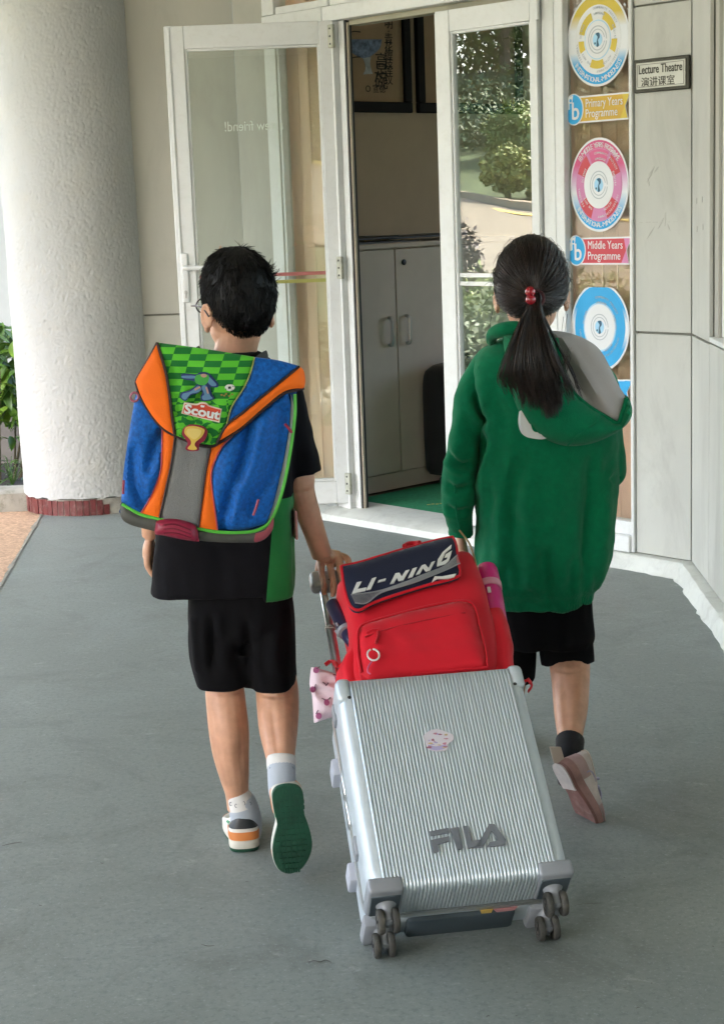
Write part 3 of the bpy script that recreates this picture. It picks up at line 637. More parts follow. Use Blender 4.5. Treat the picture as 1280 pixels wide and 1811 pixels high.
def hinges(fr, u, zs, t):
    for z in zs:
        m = MB(); m.box(fr, u - 0.004, u + 0.036, z - 0.05, z + 0.05, -0.012, 0.004, 0.002); h = m.build('hinge', HINGE, t)
        m = MB()
        for dv in (-0.033, 0.0, 0.033): m.lathe(fr.pt(u + 0.018, z + dv, 0.004), fr.w, [(0.005, 0), (0.004, 0.002)], 10)
        m.build('screw', BLACK, h)
JF = Fr(FAC.pt(-1.925, 0, 0.026), FAC.u, FAC.v)
hinges(JF, 0.0, (0.17, 1.16, 2.17), dl)
rb = math.radians(43.2); RL = Fr(FAC.pt(-0.706, 0, 0.03), (math.sin(rb), -math.cos(rb), 0), (0, 0, 1))
dr = leaf('right glass door standing nearly shut, garden mirrored in its pane', RL, -0.548, -0.003, 0.07, 2.205, 0.078, 0.036, 0.085, 0.105, GLASSD, 0.0)
MB().box(RL, -0.562, -0.549, 0.075, 2.20, -0.04, -0.012, 0.002).build('meeting_strip', PF, dr)
for y0 in (487, 502):
    a = RL.px(830, y0); m = MB(); m.box(RL, -0.466, -0.042, a[1] - 0.009, a[1] + 0.008, -0.0195, -0.0183); m.build('stripe', M('white_stripe_%d' % y0, (0.8, 0.8, 0.77), 0.5), dr, smooth=False)
for z in (0.2, 1.2, 2.165):
    m = MB(); m.lathe(RL.pt(0.006, z - 0.045, 0.004), (0, 0, 1), [(0.005, -0.002), (0.008, 0), (0.008, 0.09), (0.005, 0.092)], 12); m.build('hinge', PF, dr)

# ---- shrub bed at far left
m = MB(); R = []
for k in range(24):
    x = -1.66 - 0.13 * k; a = 0.01 * nz((x * 6, 0, 0))
    R.append([(x, 8.06 + a, -0.02), (x, 8.05 + a, 0.085), (x, 8.07, 0.10 + a), (x, 8.22, 0.10 + a), (x, 8.23, -0.02)])
m.rings(R); tag(m.build('kerb_stone', CONC), 'mossy concrete edging stone of the planting bed by the column', 'kerb stone')
mb = MB(); mb.box(WORLD, -6, -1.55, 8.235, 9.6, -0.02, 0.05); mb.build('soil', M('dark_soil', (0.03, 0.026, 0.02), 0.95, var=0.4, sc=20), smooth=False, kind='structure')
mb = MB(); mb.box(WORLD, -6, -1.6, 9.3, 9.42, 0.0, 0.42); tag(mb.build('low_wall', M('grey_render', (0.16, 0.15, 0.14), 0.9), smooth=False), 'low grey rendered wall behind the shrub', 'wall')
LEAF = [M('shrub_leaf_%d' % k, c, 0.42, var=0.25, sc=12) for k, c in enumerate(((0.16, 0.29, 0.03), (0.10, 0.22, 0.025), (0.05, 0.12, 0.02)))]
def leaf_mesh(name, mat, L=0.085, Wd=0.034):
    vs = []; n = 6
    for i in range(n + 1):
        t = i / n; w = Wd / 2 * math.sin(math.pi * min(1, t * 0.93 + 0.07)) ** 0.8 * (1 - 0.25 * t); z = -0.25 * L * t * t
        vs += [(-w, L * t, z + 0.18 * w), (0, L * t, z - 0.10 * w), (w, L * t, z + 0.18 * w)]
    f = [(i * 3 + j, i * 3 + j + 1, i * 3 + j + 4, i * 3 + j + 3) for i in range(n) for j in range(2)]
    me = bpy.data.meshes.new(name); me.from_pydata(vs, [], f); me.materials.append(mat); me.polygons.foreach_set('use_smooth', [True] * len(f)); return me
LM = [leaf_mesh('shrub_leaf', x) for x in LEAF]
shr = thing('shrub', 'leafy green shrub at the left edge behind the round column', 'shrub', (-1.85, 8.75, 0.05))
m = MB(); tips = []
for k in range(15):
    a = random.uniform(0, 6.28); r = random.uniform(0.05, 0.36); b = V(-1.95 + 0.12 * math.cos(a), 8.72 + 0.1 * math.sin(a), 0.05); tt = b + V(r * math.cos(a) * 1.1, r * math.sin(a) * 0.7, random.uniform(0.45, 0.92))
    mid = (b + tt) / 2 + V(0, 0, 0.06); m.tube([b, mid, tt], [0.007, 0.005, 0.002], 6, 3)
    for j in range(16):
        t = 0.34 + 0.66 * j / 15; tips.append((1 - t) ** 2 * b + 2 * t * (1 - t) * mid + t * t * tt)
m.build('stem', M('stem_bark', (0.07, 0.06, 0.03), 0.8), shr)
LEAVES = []
for p in tips:
    a = random.uniform(0, 6.28)
    LEAVES.append((random.choice((0, 0, 1, 1, 2)), p + V(*np.random.uniform(-0.03, 0.03, 3)), (random.uniform(-0.5, 0.6), random.uniform(-0.5, 0.5), a), random.uniform(0.8, 1.45)))
rs_ = np.random.RandomState(3)
for k in range(420):                                     # the dense leafy front of the shrub
    p = V(rs_.uniform(-2.2, -1.71), rs_.uniform(8.48, 9.05), 0.0); p[2] = rs_.uniform(0.40, 0.93 - 0.35 * max(0, p[0] + 1.95))
    LEAVES.append((rs_.choice((0, 0, 0, 1, 1, 2)), p, (rs_.uniform(-0.9, 0.5), rs_.uniform(-0.5, 0.5), math.pi + rs_.uniform(-1.5, 1.5)), rs_.uniform(1.2, 2.0)))
LEAVES.sort(key=lambda q: q[1][1] - 2.0 * q[1][0])       # those nearest the picture first: singly; the rest as one mass
for k, p, r, s_ in LEAVES[:290]: share(LM[k], 'leaf', shr, p, r, [s_] * 3)
m = MB()
from mathutils import Euler
for k, p, r, s_ in LEAVES[290:]:
    X = Matrix.Translation(Vector(p)) @ Euler(r).to_matrix().to_4x4() @ Matrix.Scale(s_, 4); me_ = LM[k]; m.add([tuple(X @ v.co) for v in me_.vertices], [tuple(f.vertices) for f in me_.polygons])
m.build('inner_leaves', LEAF[1], shr, kind='stuff')
fern = thing('low_plant', 'small dark plant low in the bed under the shrub', 'plant', (-1.83, 8.45, 0.05))
m = MB()
for k in range(14):
    a = random.uniform(0, 6.28); b = V(-1.83, 8.5, 0.05); e = b + V(0.16 * math.cos(a), 0.10 * math.sin(a), random.uniform(0.05, 0.16)); q = (b + e) / 2 + V(0, 0, 0.06); m.tube([b, q, e], [0.002, 0.0016, 0.0008], 5, 3)
m.build('stem', LEAF[2], fern)
for k in range(40):
    a = random.uniform(0, 6.28); share(LM[2], 'leaf', fern, V(-1.83 + 0.17 * math.cos(a) * random.random(), 8.48 + 0.10 * math.sin(a), 0.05 + random.uniform(0.01, 0.15)), (random.uniform(-0.3, 0.6), random.uniform(-0.4, 0.4), a), [0.55] * 3)

# ---- the garden beyond the road: seen only mirrored in the door panes
def foliage(mb, c, r, n, s, seed):
    """n leaf clumps of size s spread through a lumpy ellipsoid"""
    rs = np.random.RandomState(seed); d = rs.normal(size=(n, 3)); d /= np.linalg.norm(d, axis=1)[:, None]
    rr = np.where(rs.rand(n) < 0.72, rs.uniform(0.74, 1.03, n), rs.uniform(0.3, 0.8, n)); ph = rs.uniform(0, 6.28, 6)
    rr *= 1 + 0.10 * np.sin(4 * d[:, 0] + ph[0]) * np.sin(5 * d[:, 1] + ph[1]) + 0.10 * np.sin(7 * d[:, 2] + 5 * d[:, 0] + ph[2]) + 0.05 * np.sin(13 * d[:, 1] + 11 * d[:, 2] + ph[3])
    p = np.array(c) + d * np.array(r) * rr[:, None]; a = rs.normal(size=(n, 3)); a /= np.linalg.norm(a, axis=1)[:, None]; b = np.cross(a, d + rs.normal(size=(n, 3)) * 0.5); b /= np.linalg.norm(b, axis=1)[:, None] + 1e-9
    q = (s * rs.uniform(0.7, 1.4, n))[:, None]; v = np.stack([p - a * q, p - b * q * 0.5, p + a * q, p + b * q * 0.5], 1).reshape(-1, 3)
    k = len(mb.v); mb.v += v.tolist(); mb.f += [(k + 4 * i, k + 4 * i + 1, k + 4 * i + 2, k + 4 * i + 3) for i in range(n)]; mb.m += [0] * n
FOL = [M('foliage_%d' % k, c, 0.6, var=0.35, sc=1.5) for k, c in enumerate(((0.13, 0.17, 0.03), (0.10, 0.135, 0.03), (0.06, 0.09, 0.025), (0.16, 0.18, 0.03)))]
BARK = M('tree_bark', (0.16, 0.13, 0.09), 0.9)
kind_txt = ['pale green', 'olive', 'dark green', 'yellowish']
for k, (x, y, z, r, mi, lab) in enumerate(((-21.3, 5.33, 1.66, 0.45, 3, 'round clipped yellow green bush mirrored in the right door above the kerb'), (-21.5, 6.05, 1.88, 0.47, 3, 'round clipped bush mirrored in the right door near its edge strip'), (-25.0, 5.75, 2.62, 0.62, 0, 'large clipped bush on the bank mirrored in the right door'), (-22.2, 3.6, 1.6, 0.6, 0, 'clipped green bush on the bank across the road'), (-26.0, 4.85, 2.66, 0.55, 1, 'upper round bush on the bank below the dark hedge'), (-23.6, 7.6, 2.1, 0.6, 1, 'olive bush on the bank furthest along the road'), (-23.8, 5.45, 2.15, 0.42, 1, 'small round bush on the bank behind the two kerbside bushes'))):
    b = thing('round_bush', lab, 'bush', (x, y, ground_z(x, y)), 'clipped bushes on the bank')
    m = MB(); foliage(m, (x, y, z), (r, r, r * 0.85), 5000, 0.05, 20 + k); m.build('foliage', FOL[mi], b, smooth=False)
    m = MB(); m.tube([(x, y, ground_z(x, y) - 0.1), (x + 0.03, y, z)], 0.06, 6); m.build('stem', BARK, b)
hed = thing('hedge', 'long dark hedge across the top of the bank', 'hedge', (-30, 4, ground_z(-30, 4)))
m = MB()
for k in range(22): foliage(m, (-30.2, -6 + k * 0.95, ground_z(-30, 4) + 0.25), (0.6, 0.8, 0.45), 700, 0.06, 60 + k)
m.build('foliage', FOL[2], hed, smooth=False)
for k, (x, y, h, r, mi, lab) in enumerate(((-33, 3.2, 6.5, 2.0, 3, 'slim pale tree on the bank nearest the hedge middle'), (-36, 5.6, 8.0, 2.6, 0, 'tall pale green tree above the hedge'), (-34, 8.0, 6.0, 2.2, 1, 'olive tree above the hedge end'), (-42, 2.5, 9.5, 3.4, 1, 'broad olive tree high on the bank'), (-43, 7.5, 10.5, 3.6, 0, 'tallest tree at the top of the bank'), (-41, 12.0, 8.5, 3.2, 2, 'dark green tree at the far end of the bank'), (-40, -2.0, 9.0, 3.4, 2, 'dark tree at the near end of the bank'))):
    b = thing('tree', lab, 'tree', (x, y, ground_z(x, y)), 'trees at the top of the bank')
    g = ground_z(x, y); m = MB(); m.tube([(x, y, g - 0.2), (x + 0.15, y + 0.1, g + h * 0.4), (x - 0.1, y, g + h * 0.85)], [0.16, 0.11, 0.04], 8, 4)
    for j in range(5):
        a = j * 1.3 + k; z0 = g + h * (0.3 + 0.1 * j); m.tube([(x + 0.1, y, z0), (x + 0.5 * r * math.cos(a), y + 0.5 * r * math.sin(a), z0 + 0.5), (x + 0.85 * r * math.cos(a), y + 0.85 * r * math.sin(a), z0 + 1.2)], [0.07, 0.05, 0.02], 6, 3)
    m.build('trunk', BARK, b)
    m = MB(); rs = np.random.RandomState(90 + k)
    for j in range(13):
        a = rs.uniform(0, 6.28); q = rs.uniform(0.2, 0.85) * r; zz = g + h * rs.uniform(0.38, 1.0); foliage(m, (x + q * math.cos(a), y + q * math.sin(a), zz), (r * 0.50, r * 0.50, r * 0.36), 900, 0.085, 200 + 20 * k + j)
    m.build('crown', FOL[mi], b, smooth=False)
m = MB(); rs_ = np.random.RandomState(44)
for k in range(110):
    y = rs_.uniform(-5, 15); x = rs_.uniform(-50, -34.5); foliage(m, (x, y, ground_z(x, y) + rs_.uniform(0.3, 9.0)), (1.6, 1.9, 1.3), 1100, 0.10, 500 + k)
m.build('treeline', FOL[1], smooth=False, kind='stuff')
m = MB()
for k in range(130):
    y = rs_.uniform(-2, 11); x = rs_.uniform(-34, -25.5); foliage(m, (x, y, ground_z(x, y) + 0.15), (0.8, 0.8, 0.50), 420, 0.055, 600 + k)
m.build('undergrowth', FOL[2], smooth=False, kind='stuff')
m = MB()
for k in range(90):
    y = rs_.uniform(2, 9); x = rs_.uniform(-9.5, -3.6); foliage(m, (x, y, 0.12), (0.35, 0.35, 0.22), 160, 0.035, 700 + k)
m.build('ground_cover', FOL[2], smooth=False, kind='stuff')
m = MB()
for k in range(60):
    x = rs_.uniform(-26, 9); foliage(m, (x, rs_.uniform(-19, -14), rs_.uniform(0.5, 6.0)), (1.7, 1.5, 1.4), 380, 0.14, 800 + k)
m.build('treeline', FOL[2], smooth=False, kind='stuff')  # foliage added behind the camera to block the bright sky at the horizon
nb = thing('shrub', 'purplish dark shrub near the road, mirrored low in the right door', 'shrub', (-12, 6.75, ground_z(-12, 6.75)))
m = MB(); foliage(m, (-12.0, 6.95, 0.68), (0.30, 0.30, 0.50), 1500, 0.035, 7); m.build('foliage', M('purple_leaf', (0.05, 0.035, 0.03), 0.6, var=0.3), nb, smooth=False)
nb2 = thing('hedge', 'low green hedge on the near side of the road', 'hedge', (-10.5, 6, ground_z(-10.5, 6)))
m = MB()
for k in range(12): foliage(m, (-10.4, 0.6 + k * 0.62, 0.28), (0.5, 0.5, 0.42 + 0.05 * math.sin(k * 2.2)), 1100, 0.03, 300 + k)
m.build('foliage', FOL[0], nb2, smooth=False)
# ================================================================ stickers and sign on the right window
STK = FAC.shift(w=-0.019)
def flat(name, col, rough=0.5, var=0.03): return M(name, col, rough, var=var)
SW, SB, SY, SP, SPD, SR = flat('sticker_white', (0.72, 0.74, 0.76)), flat('sticker_blue', (0.02, 0.36, 0.72)), flat('sticker_yellow', (0.62, 0.47, 0.04)), flat('sticker_pink', (0.62, 0.10, 0.24)), flat('sticker_mauve', (0.60, 0.22, 0.42)), flat('sticker_red', (0.55, 0.05, 0.07))
SLB, SG, SDK, SGY = flat('sticker_light_blue', (0.35, 0.62, 0.82)), flat('sticker_gold', (0.58, 0.36, 0.03)), flat('sticker_ink', (0.02, 0.09, 0.16)), flat('sticker_grey', (0.42, 0.46, 0.50))
def ell_poly(cu, cv, ru, rv, a0=0, a1=360, ri=0.0, n=48):
    k = max(4, int(n * abs(a1 - a0) / 360)); A = [math.radians(a0 + (a1 - a0) * i / k) for i in range(k + 1)]
    out = [(cu + ru * math.cos(a), cv + rv * math.sin(a)) for a in A]
    if ri > 0: out += [(cu + ru * ri * math.cos(a), cv + rv * ri * math.sin(a)) for a in reversed(A)]
    elif abs(a1 - a0) >= 360: out = out[:-1]
    return out
def gradient_mat(name, stops, v0, v1):
    """printed disc: colours blend from bottom to top (flat print)"""
    m = bpy.data.materials.new(name); m.use_nodes = True; N = m.node_tree.nodes; L = m.node_tree.links; b = N['Principled BSDF']; b.inputs['Roughness'].default_value = 0.45
    tc = N.new('ShaderNodeTexCoord'); sp = N.new('ShaderNodeSeparateXYZ'); L.new(tc.outputs['Object'], sp.inputs[0])
    mr = N.new('ShaderNodeMapRange'); mr.inputs['From Min'].default_value = v0; mr.inputs['From Max'].default_value = v1; L.new(sp.outputs[2], mr.inputs[0])
    rp = N.new('ShaderNodeValToRGB'); L.new(mr.outputs[0], rp.inputs[0]); e = rp.color_ramp.elements
    while len(e) < len(stops): e.new(0.5)
    for k, (p, c) in enumerate(stops): e[k].position = p; e[k].color = tuple(c) + (1,)
    L.new(rp.outputs[0], b.inputs['Base Color']); return m
def disc(name, label, L, R, T, B, kind):
    cu = (STK.px(L, (T + B) / 2)[0] + STK.px(R, (T + B) / 2)[0]) / 2; ru = (STK.px(R, (T + B) / 2)[0] - STK.px(L, (T + B) / 2)[0]) / 2
    xm = (L + R) / 2; vt, vb_ = STK.px(xm, T)[1], STK.px(xm, B)[1]; cv, rv = (vt + vb_) / 2, (vt - vb_) / 2
    t = thing(name, label, 'sticker', STK.pt(cu, vb_, 0))
    cut = (lambda P: [(p[0], min(p[1], cv + 0.90 * rv)) for p in P]) if kind == 'blue' else (lambda P: P)
    def pl(nm, poly, mat, h): 
        m = MB(); m.panel(STK, cut(poly), 1.0, h, 0.0005); return m.build(nm, mat, t, smooth=False)
    e = lambda k, **q: ell_poly(cu, cv, ru * k, rv * k, **q)
    pl('backing', e(1.0), SW, 0.0010)
    w3, b3, y3, p3 = (0.74, 0.77, 0.8), (0.02, 0.36, 0.72), (0.62, 0.47, 0.04), (0.62, 0.08, 0.22)
    lo, hi = 0.0, 2 * rv
    if kind == 'yellow': g = gradient_mat('print_yellow', [(0.0, b3), (0.24, b3), (0.38, w3), (0.62, w3), (0.78, y3), (1, y3)], lo, hi)
    elif kind == 'pink': g = gradient_mat('print_pink', [(0.0, b3), (0.18, b3), (0.42, w3), (0.60, (0.60, 0.30, 0.52)), (0.72, p3), (1, p3)], lo, hi)
    else: g = gradient_mat('print_blue', [(0.0, b3), (0.25, b3), (0.42, w3), (0.55, w3), (0.72, b3), (1, b3)], lo, hi)
    pl('print_ring', e(0.95), g, 0.0018)
    ky = rv / ru
    if kind == 'yellow':
        pl('ring', e(0.74), SW, 0.0026)
        for a0, a1, c in ((20, 70, SY), (110, 165, SY), (180, 205, SY), (245, 290, SY), (330, 358, SY)): pl('ring_segment', ell_poly(cu, cv, ru * 0.62, rv * 0.62, a0, a1, 0.72), c, 0.0032)
        pl('ring', e(0.42), SLB, 0.0032); pl('ring', e(0.40), SW, 0.0038)
    elif kind == 'pink':
        pl('ring', e(0.78), SPD, 0.0026)
        for a0, a1, c in ((62, 118, SP), (18, 58, SR), (122, 162, SR), (166, 206, SPD), (210, 250, SR), (254, 286, SPD), (290, 330, SR), (334, 374, SPD)): pl('ring_segment', ell_poly(cu, cv, ru * 0.76, rv * 0.76, a0 + 1.5, a1 - 1.5, 0.66), c, 0.0032)
        pl('ring', e(0.50), SW, 0.0038)
    else:
        pl('ring', e(0.86), SB, 0.0026); pl('ring', e(0.56), SLB, 0.0032); pl('ring', e(0.52), SW, 0.0038)
    pl('ring', ell_poly(cu, cv, ru * 0.30, rv * 0.30, 0, 352, 0.93), SGY, 0.0044); pl('ring', ell_poly(cu, cv, ru * 0.23, rv * 0.23, 10, 350, 0.92), SGY, 0.0044); pl('ring', e(0.15), SLB, 0.0044)
    m = MB(); m.panel(STK, cr([(cu - 0.008, cv + 0.022), (cu + 0.008, cv + 0.025), (cu + 0.011, cv + 0.009), (cu + 0.003, cv - 0.003), (cu + 0.007, cv - 0.022), (cu - 0.004, cv - 0.026), (cu - 0.003, cv - 0.005), (cu + 0.001, cv + 0.010)], 4), 1, 0.0052, 0.0005)
    m.panel(STK, ell_poly(cu - 0.012, cv - 0.013, 0.0035, 0.0045), 1, 0.0052, 0.0005); m.build('figure_mark', SDK, t, smooth=False)
    m = MB()
    if kind != 'blue': arc_text(m, 'INTERNATIONAL-MINDEDNESS', STK, cu, cv, ru * 0.85, 0.026, 215, 325, 0.0024, True, ky)
    if kind == 'pink': arc_text(m, 'IB MIDDLE YEARS PROGRAMME', STK, cu, cv, ru * 0.85, 0.027, 140, 40, 0.0024, False, ky)
    if m.v: m.build('lettering', SW, t, smooth=False, kind='stuff')
    m = MB()
    for rr, wds in ((0.56, ('LANGUAGE', 'ENQUIRY', 'ACTION', 'THE ARTS', 'SCIENCE')), (0.68, ('COMMUNITY PROJECT', 'INTERDISCIPLINARY', 'PERSONAL'))):
        for i, wt in enumerate(wds):
            a = 100 - 360 * i / len(wds); arc_text(m, wt, STK, cu, cv, ru * rr, 0.012, a, a - len(wt) * 4.2, 0.0040, False, ky)
    m.build('small_print', SGY if kind != 'pink' else SW, t, smooth=False, kind='stuff')
    return t
disc('round_sticker', 'round yellow and blue sticker, topmost on the window', 1003, 1113, -14, 153, 'yellow')
disc('round_sticker', 'round pink ringed sticker with a blue lower edge on the window', 1008, 1112, 243, 410, 'pink')
disc('round_sticker', 'round bright blue sticker beside the girl on the window', 1010, 1113, 500, 656, 'blue')
def banner(label, pts, c0, mats, words, ibx, txtpx, tsz):
    """pennant: white rim, coloured field, notched end; round emblem with the letters ib"""
    P = STK.poly(pts); t = thing('banner_sticker', label, 'sticker', STK.pt(P[0][0], min(p[1] for p in P), 0))
    m = MB(); m.panel(STK, P, 1, 0.0012, 0.0006); m.build('backing', SW, t, smooth=False)
    c = np.mean(np.array(P), 0); Q = [(c[0] + (p[0] - c[0]) * 0.965, c[1] + (p[1] - c[1]) * 0.88) for p in P]
    m = MB(); m.panel(STK, Q, 1, 0.0020, 0.0006); m.build('field', mats[0], t, smooth=False)
    # lighter arrow end
    r = [Q[1], Q[2], Q[3], (Q[3][0] - 0.045, Q[3][1]), (Q[2][0] - 0.01, Q[2][1]), (Q[1][0] - 0.05, Q[1][1])]
    m = MB(); m.panel(STK, [(Q[1][0] - 0.035, Q[1][1]), Q[1], Q[2], Q[3], (Q[3][0] - 0.035, Q[3][1]), (Q[2][0] - 0.0, Q[2][1])][0:6], 1, 0.0026, 0.0005); m.build('field_end', mats[1], t, smooth=False)
    if ibx:
        L, R, T, B = ibx; cu = (STK.px(L, (T + B) / 2)[0] + STK.px(R, (T + B) / 2)[0]) / 2; ru = (STK.px(R, (T + B) / 2)[0] - STK.px(L, (T + B) / 2)[0]) / 2; cv = (STK.px((L + R) / 2, T)[1] + STK.px((L + R) / 2, B)[1]) / 2; rv = (STK.px((L + R) / 2, T)[1] - STK.px((L + R) / 2, B)[1]) / 2
        m = MB(); m.panel(STK, ell_poly(cu, cv, ru, rv), 1, 0.0032, 0.0006); e = m.build('emblem', SW, t, smooth=False)
        m = MB(); m.panel(STK, ell_poly(cu, cv, ru * 0.9, rv * 0.93), 1, 0.0038, 0.0005); m.build('emblem_field', SB, e, smooth=False)
        m = MB(); m.panel(STK, [(cu - ru * 0.88, cv - rv * 0.1), (cu - ru * 0.2, cv + rv * 0.1), (cu - ru * 0.05, cv + rv * 0.9), (cu - ru * 0.5, cv + rv * 0.8)], 1, 0.0044, 0.0005); m.build('emblem_light', SW, e, smooth=False)
        m = text_mb('b', STK, cu + ru * 0.22, cv - rv * 0.62, rv * 1.55, 0.0050, 0.0005, bold=0.012, fit=ru * 0.75); m.build('lettering', SW, e, smooth=False)
        m = text_mb('i', STK, cu - ru * 0.28, cv - rv * 0.30, rv * 1.5, 0.0050, 0.0005, bold=0.02, fit=ru * 0.22); m.build('lettering', SB, e, smooth=False)
    for w_, (px, py, px2) in zip(words, txtpx):
        a = STK.px(px, py); b = STK.px(px2, py); sl = (STK.px(px2, py)[1] - a[1]); f2 = Fr(STK.pt(a[0], a[1], 0), STK.u, STK.v)
        m = text_mb(w_, f2, 0, 0, tsz, 0.0030, 0.0005, 'LEFT', fit=b[0] - a[0]); m.build('lettering', SW, t, smooth=False)
    return t
banner('golden arrow sticker reading Primary Years Programme', [(1008, 172, 1), (1115, 162, 1), (1106, 187, 1), (1111, 211, 1), (1012, 219, 1)], None, (SG, SY), ('Primary Years', 'Programme'), (998, 1032, 166, 222), ((1036, 190, 1101), (1036, 208, 1092)), 0.045)
banner('red arrow sticker reading Middle Years Programme', [(1010, 421, 1), (1118, 418, 1), (1108, 443, 1), (1113, 468, 1), (1012, 468, 1)], None, (SR, SPD), ('Middle Years', 'Programme'), (1003, 1036, 416, 470), ((1040, 440, 1101), (1040, 459, 1097)), 0.045)
banner('blue arrow sticker mostly hidden behind the girl hood', [(1012, 672, 1), (1119, 671, 1), (1109, 694, 1), (1114, 716, 1), (1014, 720, 1)], None, (SB, SB), (), None, (), 0.05)
# sign plate
sg = FAC.shift(w=0.0); a = sg.px(1121, 166); b = sg.px(1220, 97); sgp = [sg.px(1121, 166), sg.px(1219, 157), sg.px(1220, 97), sg.px(1120, 107)]
su0, su1, sv0, sv1 = -0.252, -0.003, (sgp[0][1] + sgp[1][1]) / 2, (sgp[2][1] + sgp[3][1]) / 2
sign = thing('sign', 'dark framed wall plate reading Lecture Theatre in English and Chinese', 'sign', sg.pt((su0 + su1) / 2, sv0))
SGM = M('sign_bronze', (0.045, 0.042, 0.03), 0.4, 0.4, var=0.3, sc=30); SGP = M('sign_plate', (0.50, 0.49, 0.44), 0.35, 0.3, var=0.08)
MB().box(sg, su0, su1, sv0, sv1, 0.001, 0.014, 0.003).build('frame', SGM, sign)
MB().box(sg, su0 + 0.014, su1 - 0.014, sv0 + 0.013, sv1 - 0.013, 0.0145, 0.018, 0.001).build('plate', SGP, sign)
MB().box(sg, su0 + 0.02, su1 - 0.02, sv0 + 0.019, sv0 + 0.0205, 0.0181, 0.0190).build('border', SGM, sign, smooth=False); MB().box(sg, su0 + 0.02, su1 - 0.02, sv1 - 0.0205, sv1 - 0.019, 0.0181, 0.0190).build('border', SGM, sign, smooth=False)
MB().box(sg, su0 + 0.02, su0 + 0.0215, sv0 + 0.021, sv1 - 0.021, 0.0181, 0.0190).build('border', SGM, sign, smooth=False); MB().box(sg, su1 - 0.0215, su1 - 0.02, sv0 + 0.021, sv1 - 0.021, 0.0181, 0.0190).build('border', SGM, sign, smooth=False)
hh = sv1 - sv0
text_mb('Lecture Theatre', sg, (su0 + su1) / 2, sv0 + hh * 0.56, 0.044, 0.0182, 0.001, bold=0.012, fit=0.195).build('lettering', SGM, sign, smooth=False)
text_mb('演讲课室', sg, (su0 + su1) / 2 - 0.012, sv0 + hh * 0.20, 0.036, 0.0182, 0.001, bold=0.004, fit=0.150).build('lettering', SGM, sign, smooth=False)
# ================================================================ silver suitcase (tilted, pulled by its long handle)
SCF = Fr((0.18434, 2.95632, 0.16896), (0.98882, 0.14914, 0), (-0.11576, 0.76747, 0.63055))   # o = bottom middle of the ribbed face
SL, SWd, SD = 0.4894, 0.1988, 0.2128
SILV = M('silver_shell', (0.56, 0.63, 0.68), 0.36, 0.28, var=0.04, sc=5, dirt=(0.36, 0.40, 0.43), dsc=8, damt=0.3)
DKP = M('dark_base', (0.055, 0.075, 0.09), 0.5, var=0.1)
RIBM = M('ribbed_silver', (0.55, 0.615, 0.66), 0.34, 0.5, var=0.03, sc=5)
SILG = M('grey_guard', (0.27, 0.285, 0.31), 0.42, 0.1, var=0.05)
ALU = M('aluminium', (0.62, 0.64, 0.65), 0.28, 0.9, var=0.04)
RUB = M('dirty_rubber', (0.05, 0.048, 0.042), 0.75, var=0.3, sc=40, dirt=(0.16, 0.15, 0.12), dsc=40, damt=0.6)
case = thing('suitcase', 'silver ribbed hard shell suitcase on four twin wheels, tilted and towed', 'suitcase', G(820, 1680))
def rrect(u0, u1, v0, v1, r, n=6):
    P = []
    for cu, cv, a in ((u1 - r, v1 - r, 0), (u0 + r, v1 - r, 90), (u0 + r, v0 + r, 180), (u1 - r, v0 + r, 270)):
        for k in range(n + 1):
            t = math.radians(a + 90 * k / n); P.append((cu + r * math.cos(t), cv + r * math.sin(t)))
    return P
def rr_loft(keys, r=0.035):
    return [[SCF.pt(p[0], p[1], w) for p in rrect(-SWd + i, SWd - i, i, SL - i, r)] for i, w in keys]
m = MB(); m.rings(rr_loft([(0.004, -0.108), (0.0, -0.10), (0.0, -0.034), (0.003, -0.018), (0.009, -0.007), (0.018, -0.001), (0.03, 0.0)])); m.build('shell', SILV, case)
m = MB(); m.rings(rr_loft([(0.03, -SD), (0.014, -SD + 0.004), (0.004, -SD + 0.016), (0.0, -SD + 0.03), (0.0, -0.122), (0.004, -0.112)])); m.build('back_shell', SILV, case)
m = MB(); m.rings(rr_loft([(0.006, -0.121), (-0.0025, -0.120), (-0.004, -0.117), (-0.0025, -0.1125), (0.001, -0.1115), (-0.0025, -0.110), (-0.004, -0.106), (-0.0025, -0.102), (0.006, -0.101)])); m.build('rim', ALU, case)
# ribs: one corrugated skin that runs over the face and round the bottom edge
path = [(SL - 0.006, -0.0035), (SL - 0.010, 0.0012), (SL - 0.03, 0.002)] + [(SL - 0.03 - (SL - 0.045) * k / 10, 0.002) for k in range(1, 11)]
for k in range(1, 8):
    t = math.radians(90 * k / 7); path.append((0.015 - 0.017 * math.sin(t), 0.002 - 0.017 * (1 - math.cos(t))))
path += [(-0.002, -0.06), (-0.002, -0.097)]
nr, per, half = 48, 10, 0.1705; R = []
for i, (v, w) in enumerate(path):
    a = path[max(0, i - 1)]; b = path[min(len(path) - 1, i + 1)]; d = nrm((b[0] - a[0], b[1] - a[1])); nn = (d[1], -d[0]) if True else None
    nn = (-d[1], d[0]) if (-d[1] * 0 + d[0] * 1) > 0 or False else (d[1], -d[0])
    if i < 13: nn = (0, 1)
    else:
        t = math.atan2(-d[1], -d[0]); nn = (-math.sin(t), math.cos(t))
    amp = 0.0028 if 1 < i else 0.0
    if i >= len(path) - 1: amp = 0.001
    ring = []
    for k in range(nr * per + 1):
        x = k / per; u = -half + 2 * half * k / (nr * per); f = abs(math.sin(math.pi * x)) ** 0.8
        ring.append(SCF.pt(u, v + nn[0] * amp * f, w + nn[1] * amp * f))
    R.append(ring)
m = MB(); m.rings(R[::-1], False, False, closed=False); m.build('ribs', RIBM, case, smooth='all', kind='stuff')
